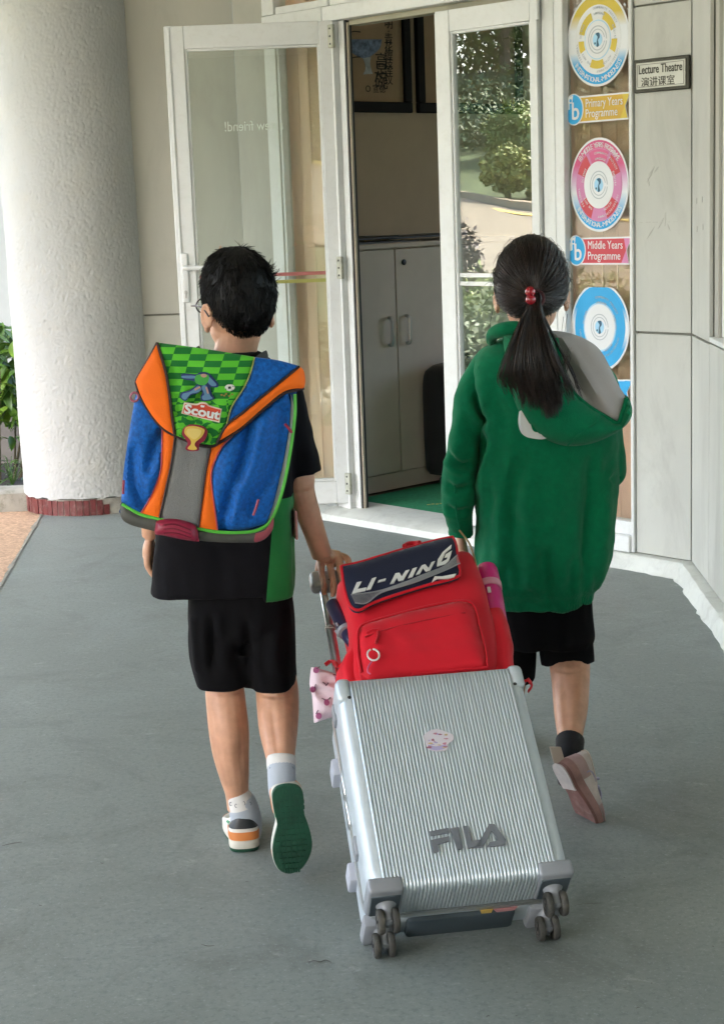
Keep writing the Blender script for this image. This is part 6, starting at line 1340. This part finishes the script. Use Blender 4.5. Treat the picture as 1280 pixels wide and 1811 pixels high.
ad = N.new('ShaderNodeVectorMath'); ad.operation = 'ADD'; L.new(mp.outputs[0], ad.inputs[0]); L.new(vm.outputs[0], ad.inputs[1]); L.new(ad.outputs[0], ck.inputs['Vector']); L.new(ck.outputs['Color'], b.inputs['Base Color'])
flapg = bpanel('flap_print', [(277, 609, 1), (360, 619), (450, 634, 1), (443, 660), (432, 685), (410, 720), (401, 752), (394, 762), (384, 783, 1), (372, 787), (345, 783), (309, 769, 1), (304, 735), (300, 700), (292, 655)], GP, fhb, 0.006, 0.014, 0.03, 0.003, seed=3, lines=[([(330, 660), (350, 690), (350, 730)], -0.010, 0.03), ([(300, 640), (312, 680), (318, 730)], -0.007, 0.010)])
pipe('piping', [(277, 609), (292, 655), (300, 700), (304, 735), (309, 769)], 0.0030, PIPE, fhb + 0.003); pipe('piping', [(277, 609), (262, 636), (241, 672), (241, 684), (250, 706), (268, 736), (288, 758), (309, 770), (345, 785), (372, 789), (386, 784), (425, 760), (466, 725), (500, 699), (522, 693), (538, 690)], 0.0034, PIPE, fhb - 0.004)
pipe('piping', [(530, 651), (498, 676), (462, 704), (430, 730), (401, 752), (384, 783)], 0.0026, PIPE, fhb + 0.004); pipe('piping', [(450, 634), (443, 660), (432, 685), (410, 720), (401, 752)], 0.0018, M('olive_piping', (0.25, 0.28, 0.05), 0.6), fhb + 0.004)
# raised prints: footballer, ball, badge
z3 = lambda pts: zp(2.909, 200, 420, pts)
def bprint(nm, pts, mat, lift, par, sm=4):
    P = bpx(z3(pts), fhb + 0.006); P = cr(P, sm) if sm > 1 else P
    m = MB(); m.panel(BP, P, 0.006, lambda u, v: fhb + 0.0055 + lift + hb_(u, v) + top_fall(v), 0.006); return m.build(nm, mat, par, smooth=False)
NVP, SKY_, SKP, GNP = M('navy_print', (0.012, 0.03, 0.14), 0.6), M('steel_blue_print', (0.10, 0.22, 0.36), 0.6), M('pink_print', (0.50, 0.28, 0.22), 0.6), M('grass_print', (0.05, 0.34, 0.05), 0.6)
ftb = bprint('footballer', [(350, 708), (372, 702), (425, 706), (448, 696), (490, 698), (540, 750), (536, 772), (500, 770), (512, 812), (520, 832), (462, 842), (450, 818), (460, 800), (448, 780), (440, 800), (400, 812), (374, 842), (346, 826), (352, 800), (392, 788), (432, 756), (412, 738), (360, 730)], NVP, 0.0016, flapg, 3)
bprint('arm', [(356, 713), (422, 712), (420, 725), (362, 724)], SKY_, 0.0036, ftb, 3); bprint('arm', [(488, 712), (530, 752), (528, 763), (505, 762), (482, 735)], SKY_, 0.0036, ftb, 3); bprint('torso', [(430, 708), (488, 706), (492, 735), (470, 760), (436, 754), (422, 738)], GNP, 0.0038, ftb, 3)
bprint('leg', [(440, 762), (456, 780), (436, 796), (398, 806), (374, 834), (354, 824), (360, 804), (396, 794), (424, 772)], SKY_, 0.0036, ftb, 3); bprint('leg', [(456, 768), (482, 764), (500, 812), (512, 828), (468, 836), (458, 818), (470, 806)], SKY_, 0.0036, ftb, 3); bprint('cap', [(452, 705), (474, 702), (484, 712), (470, 720), (456, 716)], SKP, 0.0050, ftb, 3)
for pts in ([(418, 778), (448, 764), (450, 772), (424, 788)], [(476, 770), (484, 768), (494, 800), (486, 804)]): bprint('sock_stripe', pts, SKP, 0.0046, ftb, 1)
bl_ = bprint('ball', [(575, 773), (584, 760), (600, 757), (618, 760), (626, 773), (618, 785), (600, 790), (584, 786)], WHT, 0.0022, flapg)
for pts in ([(592, 768), (606, 766), (608, 778), (594, 780)], [(578, 775), (584, 782), (580, 784)], [(616, 762), (623, 770), (616, 768)], [(610, 784), (618, 782), (612, 788)]): bprint('ball_patch', pts, BLACK, 0.0030, bl_, 1)
for k in range(5):
    x = 550 + 14 * k + random.uniform(-3, 3); y = 812 + random.uniform(-10, 8); bprint('dust_mark', [(x, y), (x + 9, y - 4), (x + 14, y + 2), (x + 5, y + 6)], M('brown_print', (0.30, 0.16, 0.03), 0.6), 0.0012, flapg, 1)
REDP = M('badge_red', (0.62, 0.06, 0.02), 0.5)
bdg = bprint('badge', [(352, 905, 1), (366, 848, 1), (428, 856), (450, 848), (478, 850), (498, 864), (560, 882, 1), (548, 952, 1)], M('badge_cream', (0.72, 0.62, 0.50), 0.5), 0.0030, flapg); bprint('badge_field', [(359, 903, 1), (371, 856, 1), (430, 863), (452, 855), (476, 857), (494, 869), (554, 886, 1), (543, 943, 1)], REDP, 0.0046, bdg)
a = np.array(BP.px(*z3([(360, 893)])[0], fhb + 0.012)); b_ = np.array(BP.px(*z3([(545, 928)])[0], fhb + 0.012)); dd = nrm(np.append(b_ - a, 0)); wd_ = np.linalg.norm(b_ - a)
hgt = fhb + 0.0118 + hb_(*((a + b_) / 2))
bf = Fr(BP.pt(a[0], a[1], hgt), BP.u * dd[0] + BP.v * dd[1], BP.v * dd[0] - BP.u * dd[1]); text_mb('Scout', bf, 0.002, -0.003, 0.0255, 0, 0.0012, 'LEFT', bold=0.035, fit=wd_ * 0.99).build('lettering', WHT, bdg, smooth=False)
bprint('crown_mark', [(450, 864), (458, 859), (465, 864), (472, 862), (470, 872), (454, 872)], WHT, 0.0060, bdg, 1)
trp = bprint('clasp', [(384, 966), (400, 960), (440, 962), (472, 974), (487, 1000), (472, 1040), (446, 1060), (444, 1088), (425, 1095), (388, 1094), (374, 1080), (386, 1052), (358, 1012), (362, 982)], CRIM, 0.012, sb); bprint('trophy', [(378, 972), (420, 966), (464, 978), (473, 992), (456, 1022), (428, 1046), (422, 1064), (434, 1082), (412, 1088), (386, 1080), (402, 1060), (400, 1036), (370, 1002)], M('trophy_yellow', (0.66, 0.44, 0.08), 0.4), 0.0165, trp); bprint('trophy_bowl', [(388, 980), (420, 976), (456, 986), (446, 1016), (420, 1032), (396, 1018), (380, 998)], M('trophy_pale', (0.72, 0.54, 0.16), 0.4), 0.0185, trp)
# small loops, zip pulls, straps over the shoulders
m = MB(); c = BP.px(242, 702, 0); m.tube([BP.pt(c[0] - 0.004 + 0.008 * math.cos(t), c[1] + 0.009 * math.sin(t), 0.004) for t in np.linspace(0, 6.28, 18)], 0.0024, 6, caps=False); m.build('side_ring', M('mauve_ring', (0.30, 0.08, 0.12), 0.5), sb)
for nm, pts, h in (('zip_pull', [(457, 884), (453, 898), (448, 912)], 0.024), ('zip_pull', [(504, 750), (514, 762), (516, 766)], 0.010), ('zip_pull', [(219, 850), (218, 864), (218, 874)], 0.010)):
    m = MB(); m.tube([BP.pt(*BP.px(*q, h), h - 0.004) for q in pts], 0.0028, 6, 2); m.build(nm, CRIM, sb)
for (x0, y0, x1, y1) in ((340, 640, 352, 652), (452, 650, 470, 660)):
    P = [BP.pt(*BP.px(x0, y0, -0.15), -0.15), W(x1, y1 - 22, YB - 0.06), W(x1, y1 - 14, YB + 0.02), W(x1, y1 + 50, YB + 0.125), W(x1 + (6 if x1 > 400 else -6), y1 + 150, YB + 0.135)]
    m = MB(); m.tube(P, 0.022, 12, 5, flat=0.22, upref=(1, 0, 0.01)); m.build('strap', cloth('black_webbing', (0.015, 0.015, 0.016)), sb)
YG = 4.05
girl = thing('person', 'girl with a long black ponytail in an oversized green hooded sweatshirt', 'person', V(0.42, 4.05, 0))
gh = Head(W(939, 502, YG + 0.01), math.radians(-6), math.radians(-4), 0.079, 0.095, 0.104)
m = MB(); gh.flesh(m)
m.tube([gh.pt(0, -0.012, -0.06), W(938, 600, YG), W(938, 640, YG)], [0.046, 0.046, 0.06], 18, 3)
m.loft([wx(895, 985, 625, YG, 0.05), wx(885, 1020, 680, YG, 0.068), wx(888, 1030, 820, YG, 0.068), wx(888, 1025, 960, YG, 0.065), wx(886, 1034, 1080, YG, 0.075), wx(890, 1040, 1120, YG, 0.085)], 28, 4)
limb(m, [(955, 1040, 1090, YG), (966, 1043, 1150, 4.04), (971, 1043, 1180, 4.02), (975, 1042, 1210, 3.97), (978, 1039, 1252, 3.90), (983, 1032, 1290, 3.83), (987, 1028, 1308, 3.79), (989, 1026, 1325, 3.76), (989, 1025, 1350, 3.73)])
m.tube([W(1007, 1345, 3.735), W(1014, 1385, 3.75)], 0.025, 12)
lk = V(0.372, 4.10, 0.36)
m.tube([W(915, 1090, YG), lk + V(0, 0, 0.02), lk + V(0, 0.02, -0.12), V(0.365, 4.14, 0.10), V(0.364, 4.145, 0.05)], [0.055, 0.047, 0.045, 0.029, 0.027], 16, 4); m.ell((0.364, 4.17, 0.045), (0.026, 0.05, 0.03))
# arms: left hangs, its hand behind the red backpack; right bent forward
limb(m, [(840, 876, 668, YG), (808, 838, 760, 4.06), (796, 828, 850, 4.08), (797, 828, 915, 4.10), (799, 830, 945, 4.10)])
hA = W(815, 945, 4.10); pA = W(816, 975, 4.105)
m.tube([hA, W(815, 962, 4.102), pA], [0.019, 0.027, 0.027], 14, 3, flat=0.55, upref=(1, 0, 0.01))
for i, dy in enumerate((-0.024, -0.009, 0.007, 0.022)):
    b0_ = pA + V(0, dy * 0.8, 0.004); L_ = (0.040, 0.050, 0.053, 0.047)[i]; m.tube([b0_, b0_ + V(0.001, dy * 0.15, -L_ * 0.45), b0_ + V(0.009, dy * 0.1, -L_ * 0.85), b0_ + V(0.019, dy * 0.05, -L_ * 1.05)], [0.0095, 0.0086, 0.0078, 0.0064], 10, 3)
m.tube([hA + V(0.004, 0.02, -0.02), hA + V(0.010, 0.036, -0.045), hA + V(0.014, 0.040, -0.07)], [0.011, 0.0095, 0.0075], 10, 3)
sR = W(1042, 675, YG); eR = W(1066, 830, YG + 0.02); wR = V(eR[0] - 0.04, 4.26, eR[2] + 0.03)
m.tube([sR, (sR + eR) / 2, eR, (eR + wR) / 2 + V(0, 0, 0.003), wR], [0.040, 0.036, 0.033, 0.029, 0.021], 14, 4)
pR = wR + V(-0.025, 0.035, 0.004); m.tube([wR, pR], [0.021, 0.026], 12, flat=0.6)
for i, dz in enumerate((0.024, 0.008, -0.008, -0.023)):
    b0_ = pR + V(0, 0.006, dz * 0.8); m.tube([b0_, b0_ + V(-0.018, 0.026, 0), b0_ + V(-0.036, 0.030, 0), b0_ + V(-0.046, 0.022, 0)], [0.0095, 0.0086, 0.0078, 0.0064], 10, 3)
m.tube([wR + V(-0.01, 0.02, 0.015), wR + V(-0.03, 0.04, 0.036), wR + V(-0.045, 0.055, 0.042)], [0.011, 0.0095, 0.0075], 10, 3)
soft(m, 0.0036, 5, lines=[([(974, 1182), (1006, 1188), (1040, 1181)], -0.0022, 3), ([(996, 1200), (1000, 1250), (1004, 1300)], -0.002, 7), ([(1022, 1200), (1022, 1250), (1016, 1300)], 0.003, 11)]).build('body', SKIN, girl)
gh.eyes(girl)
# hair drawn back into a low ponytail
m = MB()
def hl_girl(az):
    k = abs(math.atan2(math.sin(az), math.cos(az))) / math.pi
    return math.radians(np.interp(k, [0, 0.22, 0.36, 0.47, 0.54, 0.62, 0.78, 1.0], [56, 62, 84, 114, 118, 128, 137, 139]))
nk, nt_ = 84, 26; R = []
for j in range(1, nt_ + 1):
    ring = []
    for k in range(nk):
        az = 2 * math.pi * k / nk; t = hl_girl(az) * j / nt_; f = j / nt_
        ring.append(gh.skull(az, t, 1.0, 0.0150 * (1 - 0.75 * f ** 3) + 0.004 * nz((math.sin(az) * 3, math.cos(az) * 3, t * 2), 2, 4))[0])
    R.append(ring)
m.rings(R, True, False)
tie = W(946, 527, 3.935)
rs = np.random.RandomState(8)
tl = gh.A @ (tie - gh.c); taz = math.atan2(tl[0], tl[1]); tt = math.acos(max(-1, min(1, (tl[2] / gh.r[2]) / np.linalg.norm(tl / np.array(gh.r)))))
dirv = lambda az, t: V(math.sin(t) * math.sin(az), math.sin(t) * math.cos(az), math.cos(t))
dT = dirv(taz, tt)
def onhead(d, off):
    d = nrm(d); az = math.atan2(d[0], d[1]); t = math.acos(max(-1, min(1, d[2]))); return gh.skull(az, t, 1.0, off)[0]
for k in range(2300):
    az = rs.uniform(0, 2 * math.pi); T = hl_girl(az); t = T * (rs.uniform(0.0, 1.0) ** 0.5); d0 = dirv(az, t); n = 9; P = []
    om = math.acos(max(-1, min(1, d0 @ dT)))
    if om < 0.12: continue
    wob = rs.normal() * 0.07; lf = rs.uniform(0.013, 0.0185) if rs.rand() < 0.9 else rs.uniform(0.017, 0.022)
    side = nrm(np.cross(d0, dT))
    for i in range(n):
        s_ = i / (n - 1); d = (math.sin((1 - s_) * om) * d0 + math.sin(s_ * om) * dT) / math.sin(om) + side * wob * math.sin(math.pi * s_)
        P.append(onhead(d, lf * min(1, 0.55 + s_) * (1 - 0.25 * max(0, s_ - 0.8) * 5 * 0.5)))
    strand(m, P, rs.uniform(0.0006, 0.0013), 0.0010)
# ponytail: fan of strands over a core
# axis of the tail: leaves the tie, drops and rests on the back
ends = []
core = [(tie, 0.017), (W(944, 552, 3.890), 0.023), (W(941, 600, 3.855), 0.035), (W(945, 650, 3.850), 0.042), (W(951, 682, 3.852), 0.040), (W(953, 696, 3.856), 0.016)]
K = spl([(c[0], [c[1]]) for c in core], 4); rsec = []
for c in K: rsec.append([c[:3] + V(c[3] * 0.86 * math.cos(t), c[3] * 0.32 * math.sin(t), 0) for t in np.linspace(0, 2 * math.pi, 21)[:-1]])
m.rings(rsec, True, True)
for c in range(95):                  # locks of hair: the strands of a lock run together and end together
    x0 = max(-1.15, min(1.12, rs.normal() * 0.52)); yq0 = rs.uniform(-1, 1); end = 712 - 20 * x0 * x0 + 12 * rs.uniform(-1.6, 1.0) + (14 if 0.0 < x0 < 0.5 else 0); wv = rs.uniform(0, 6.28); amp = rs.uniform(0.001, 0.0045)
    if rs.rand() < 0.15: end -= rs.uniform(20, 80)
    for k in range(18):
        x = x0 + rs.normal() * 0.055; yq = yq0 + rs.normal() * 0.12; a = rs.uniform(0, 2 * math.pi); r0 = math.sqrt(rs.rand()) * 0.015; s_ = tie + V(r0 * math.cos(a), 0.2 * r0 * math.sin(a), r0 * math.sin(a))
        e = W(961 + 60 * x + 2 * rs.normal() + 5 * math.sin(wv), end + rs.uniform(-12, 8), 3.842 - 0.016 * yq * (1 - 0.4 * abs(x)))
        m1 = W(944 + 16 * x, 556, 3.888 - 0.012 * yq); m2 = W(944 + 40 * x, 615, 3.850 - 0.020 * yq); m3 = W(951 + 57 * x, 665, 3.838 - 0.018 * yq)
        P = [q[:3] for q in spl([(s_,), (m1,), (m2,), (m3,), (e,)], 3)]; P = [p + V(amp * math.sin(wv + i * 0.75), -0.5 * amp * math.cos(wv + i * 0.6), 0) * (i / 7) for i, p in enumerate(P)]
        strand(m, P, rs.uniform(0.0009, 0.0018), 0.0004)
for k in range(220):                 # flyaways round the head and beside the face
    az = rs.uniform(0, 2 * math.pi); t = hl_girl(az) * rs.uniform(0.1, 1.0); d0 = dirv(az, t); p = onhead(d0, 0.010); n = nrm(p - gh.c); g = nrm(np.cross(n, rs.normal(size=3))); L_ = rs.uniform(0.02, 0.055)
    strand(m, [p, p + (g + n * 0.35) * L_ * 0.5, p + (g * 0.9 + n * 0.25 - gh.up * 0.4) * L_], 0.0006, 0.0002)
for pts in ([(872, 545), (866, 575), (872, 600), (885, 612)], [(874, 520), (858, 533), (850, 548)], [(876, 500), (862, 500), (851, 512)], [(872, 540), (862, 552), (856, 550)], [(1003, 555), (1000, 575), (997, 600), (1004, 616)], [(996, 560), (993, 590), (1002, 618)]):
    strand(m, [W(*q, YG - 0.02) for q in cr(pts, 4, False)], 0.0007, 0.0003)
m.build('hair', M('dark_brown_hair', (0.020, 0.0100, 0.0065), 0.36, var=0.6, sc=25), girl, smooth='all')
tg = MB()
for q in ((937, 516), (938, 530)): tg.ell(W(*q, 3.905), (0.0125, 0.0125, 0.0125))
htie = tg.build('hair_bead', M('red_gloss_bead', (0.32, 0.004, 0.012), 0.12, coat=0.6), girl)
m = MB(); m.tube([tie + V(0.019 * math.cos(t), -0.012 + 0.006 * math.sin(t), 0.018 * math.sin(t)) for t in np.linspace(0, 6.28, 20)], 0.004, 8, caps=False); m.build('hair_tie', M('dark_elastic', (0.06, 0.008, 0.01), 0.7), girl)
# sweatshirt
m = MB()
m.loft([wx(893, 985, 592, YG, 0.062), wx(868, 1020, 606, YG, 0.080), wx(838, 1042, 630, YG, 0.105), wx(834, 1066, 670, YG, 0.122, 2.6), wx(838, 1088, 730, YG, 0.126, 2.5), wx(840, 1090, 800, YG, 0.124, 2.5), wx(842, 1086, 880, YG, 0.124, 2.5), wx(844, 1080, 960, YG, 0.128, 2.5), wx(846, 1070, 1008, YG, 0.130, 2.6), wx(852, 1058, 1034, YG, 0.122, 2.6), wx(860, 1050, 1045, YG, 0.112, 2.6), wx(862, 1048, 1060, YG, 0.109, 2.6), wx(864, 1047, 1066, YG, 0.104, 2.6)], 56, 5)
m.tube([W(1030, 655, YG), W(1054, 695, YG + 0.005), (sR + eR) / 2 + V(0.005, 0.012, 0), eR + V(0.002, 0.012, 0), (eR + wR) / 2 + V(0, 0.0, 0.002), wR], [0.048, 0.054, 0.053, 0.050, 0.044, 0.034], 22, 4)
dg_ = drape(12, 3.4, 0.0120, 12.0)
xa = W(846, 720, YG)[0]
def sw_fold(p, n):
    z = p[2]; hem = math.exp(-((z - 0.50) / 0.05) ** 2); d = dg_(p, n) * (0.55 if z > 1.05 else 1.0)
    d += 0.0050 * nz((p[0] * 3 + z * 9, p[1] * 3, z * 16 - p[0] * 8), 1.0, 6) * math.exp(-((p[0] - xa) / 0.06) ** 2)           # creases at the armpit
    d += 0.0048 * hem * math.sin(p[0] * 150 + 3 * nz(p, 9)) * 0.6 + 0.0025 * nz(p, 30, 2)
    if z < 0.492: d += 0.0011 * math.sin(math.atan2(p[1] - YG, p[0] - 0.41) * 130)
    return d
sw_lines = [([(824, 672), (838, 712), (846, 742), (862, 738)], -0.016, 9), ([(842, 744), (847, 790), (837, 818), (821, 862), (813, 915), (808, 940)], -0.018, 8), ([(868, 775), (858, 830), (838, 900), (830, 950)], 0.012, 12),
    ([(812, 720), (808, 780), (800, 830)], 0.010, 12), ([(800, 800), (812, 830), (826, 838)], -0.012, 7), ([(790, 880), (806, 893), (822, 890)], -0.010, 6), ([(1046, 800), (1048, 880), (1040, 970), (1044, 1030)], -0.018, 12), ([(1005, 800), (990, 860), (985, 930)], 0.012, 18), ([(930, 800), (910, 860), (905, 960), (915, 1040)], -0.016, 14),
    ([(880, 900), (930, 930), (980, 915)], -0.006, 12), ([(965, 960), (962, 1000), (970, 1045)], -0.009, 10), ([(1015, 980), (1012, 1045)], -0.009, 8), ([(890, 1000), (896, 1046)], -0.009, 8), ([(935, 1010), (938, 1048)], 0.007, 8), ([(870, 660), (880, 720), (900, 760)], -0.008, 14), ([(1085, 800), (1070, 850), (1078, 900)], -0.010, 9), ([(1094, 838), (1080, 852)], -0.010, 5)]
soft(m, 0.0050, 5, sw_fold, lines=sw_lines).build('sweatshirt', SWT, girl)
m = MB(); limb(m, [(848, 915, 640, YG), (818, 885, 668, YG), (800, 868, 720, 4.04), (789, 850, 790, 4.035), (783, 843, 850, 4.045), (782, 838, 890, 4.05), (786, 836, 920, 4.06), (792, 834, 934, 4.065), (790, 836, 946, 4.07)], 24)
soft(m, 0.0046, 4, lambda p, n: 0.007 * nz((p[0] * 6, p[1] * 6, p[2] * 20 + p[0] * 14), 1, 17) + 0.004 * nz(p, 24, 3), lines=[([(812, 720), (806, 780), (800, 830)], 0.008, 12), ([(788, 795), (812, 822), (838, 822)], -0.013, 6), ([(786, 850), (806, 866), (836, 858)], -0.010, 6), ([(784, 893), (806, 905), (834, 900)], -0.009, 5), ([(838, 690), (850, 726), (862, 736)], -0.014, 7)]).build('sleeve', SWT, girl)
# raised seam down the left sleeve
m = MB(); sm_ = cr([(823, 690), (818, 740), (808, 780), (804, 850), (806, 900), (812, 932)], 5, False); m.tube([W(q[0], q[1], YG - 0.044 - 0.004 * math.sin(i * 0.3)) for i, q in enumerate(sm_)], 0.0026, 6); m.build('sleeve_seam', SWT, girl)
# hood hanging on the back
HF = Fr(W(1000, 700, 3.905), (1, 0, 0), (0, 0, 1))
hx_ = lambda pts: HF.poly(pts)
slope = lambda u, v: -0.020 - 0.13 * max(0, v) - 0.06 * max(0, u - 0.06)
ho = cr([(893, 596, 1), (898, 640), (905, 690), (918, 728), (938, 758), (966, 780), (1005, 791), (1050, 786), (1088, 770), (1108, 756), (1119, 740), (1120, 722), (1111, 703), (1103, 730), (1094, 750), (1070, 736), (1040, 716), (1012, 690), (996, 650), (985, 610), (975, 590, 1), (930, 584)], 5)
m = MB(); m.panel(HF, hx_(ho), 0.009, slope, 0.05, puff=0.052, pw=0.06, hf=lambda u, v, d: 0.006 * nz((u * 1.2, v * 3, 1), 12) * min(1, d / 0.02), base=lambda u, v: slope(u, v) - 0.045); m.build('hood', SWT, girl)
ln = cr([(972, 588, 1), (1008, 592), (1042, 604), (1065, 622), (1083, 654), (1098, 686), (1109, 706), (1105, 730), (1096, 751, 1), (1070, 740), (1040, 720), (1012, 694), (994, 650), (984, 610)], 5)
m = MB(); m.panel(HF, hx_(ln), 0.009, lambda u, v: slope(u, v) - 0.004, 0.02, puff=0.014, pw=0.05, hf=lambda u, v, d: (0.0045 * nz((u + v * 0.6, v * 0.3, 5), 17) - 0.020 * math.exp(-(((u - 0.045) * 0.85 + (v - 0.005) * 0.5) / 0.013) ** 2) + 0.010 * math.exp(-(((u - 0.075) * 0.85 + (v - 0.005) * 0.5) / 0.016) ** 2)) * min(1, d / 0.02), base=lambda u, v: slope(u, v) - 0.035); m.build('hood_lining', GLIN, girl)
m = MB(); ed = cr([(985, 600), (996, 650), (1012, 692), (1040, 719), (1070, 738), (1094, 750), (1103, 730), (1110, 706)], 5, False); m.tube([HF.pt(*HF.px(*q), slope(*HF.px(*q)) + 0.006) for q in ed], 0.006, 8); m.build('hood_edge', SWT, girl)
m = MB(); sm2 = cr([(1058, 728), (1050, 745), (1020, 765), (1000, 785)], 4, False); m.tube([HF.pt(*HF.px(*q), slope(*HF.px(*q)) + 0.050) for q in sm2], 0.0018, 6); m.build('hood_seam', SWT, girl)
# collar roll at the left of the neck
m = MB(); m.tube([W(868, 604, 4.03), W(872, 590, 3.99), W(890, 583, 3.955), W(912, 580, 3.94), W(930, 584, 3.935)], [0.012, 0.016, 0.018, 0.017, 0.014], 12, 4); m.build('collar', SWT, girl)
# white chest number peeking below the hair
nb_ = [(923, 690), (920, 720), (918, 750), (924, 768), (938, 774), (962, 775), (975, 760), (978, 720), (975, 690)]
NF = Fr(W(940, 745, 3.918), (1, 0.10, 0), (0, 0, 1))
m = MB(); m.panel(NF, cr(NF.poly(nb_), 4), 0.006, 0.010, 0.03, puff=0.002, pw=0.01); m.build('back_print', M('white_back_print', (0.70, 0.71, 0.69), 0.7), girl)
m = MB(); m.panel(NF, cr(NF.poly([(936, 746), (940, 738), (950, 736), (958, 744), (957, 758), (948, 763), (940, 760)]), 4), 0.006, 0.0136, 0.004); m.build('print_hole', SWT, girl)
# shorts
m = MB()
m.loft([wx(872, 1044, 1045, YG, 0.095, 2.8), wx(874, 1046, 1085, YG, 0.10, 2.8), wx(882, 1049, 1120, YG, 0.10, 2.8), wx(890, 1046, 1138, YG, 0.085, 2.5)], 40, 4)
limb(m, [(950, 1046, 1095, YG), (952, 1049, 1130, YG), (956, 1051, 1160, 4.045), (958, 1051, 1172, 4.043)], 24)
limb(m, [(866, 952, 1095, YG), (868, 948, 1140, 4.07), (870, 946, 1180, 4.08), (872, 944, 1200, 4.085)], 24)
soft(m, 0.0045, 3, drape(19, 6, 0.005, 15)).build('shorts', BLK2, girl)
m = MB(); m.tube([W(940, 1094, 3.965), W(939, 1118, 3.963), W(938, 1150, 3.972)], 0.0022, 6, 2); m.build('shorts_piping', WHT, girl)
# sock and shoes
BSK = cloth('black_sock', (0.010, 0.010, 0.012))
m = MB(); limb(m, [(982, 1033, 1310, 3.793), (982, 1031, 1328, 3.762), (982, 1031, 1350, 3.735), (985, 1032, 1380, 3.745)], 20); m.build('sock', BSK, girl)
m = MB(); m.tube([V(0.3645, 4.143, 0.11), V(0.364, 4.146, 0.06)], 0.0315, 18); m.build('sock', BSK, girl)
KN = cloth('pale_mesh_knit', (0.52, 0.46, 0.43), var=0.12, sc=40, bump=0.8, bsc=320); DUST = M('dusty_brown_sole', (0.20, 0.095, 0.080), 0.8, var=0.25, sc=30, dirt=(0.32, 0.22, 0.19), dsc=25, damt=0.6)
GMt = dict(sole=DUST, mid=M('dusty_midsole', (0.30, 0.17, 0.15), 0.8, var=0.2, sc=30), upper=KN, band=M('dusty_pink_overlay', (0.38, 0.26, 0.24), 0.7, var=0.15, sc=30), tab=M('beige_tab', (0.48, 0.40, 0.33), 0.7), lace=M('lilac_lace', (0.30, 0.28, 0.40), 0.6))
shoe(girl, W(985, 1350, 3.692), (0.40, -0.06, -0.91), (0.90, 0.42, 0.2), 0.196, 0.090, 0.070, GMt, 1, 'girl')
m = MB(); hq = W(985, 1350, 3.692); tq = nrm(V(0.40, -0.06, -0.91)); uq = V(0.90, 0.42, 0.2); uq = nrm(uq - tq * (uq @ tq)); HQ = Fr(hq, np.cross(tq, uq), tq); m.panel(HQ, [(p[0] * 0.95, p[1]) for p in outline(0.196, 0.090, 0.070, skew=1) if p[1] < 0.07], 0.01, -0.0005, 0.0012); m.panel(HQ, [(-p[0] * 0.95, p[1]) for p in outline(0.196, 0.090, 0.070, skew=-1) if p[1] < 0.07], 0.01, -0.0015, 0.002); m.build('heel_tread', KN, girl)
shoe(girl, V(0.364, 4.115, 0.001), (0.05, 1, 0), (0, 0, 1), 0.205, 0.08, 0.066, GMt, -1, 'girl')
m = MB(); m.box(Fr(W(985, 1336, 3.702), (1, 0.25, -0.15), (-0.25, 0.1, 1)), -0.015, 0.015, -0.020, 0.022, -0.002, 0.0025, 0.002); m.build('pull_tab', GMt['tab'], girl)
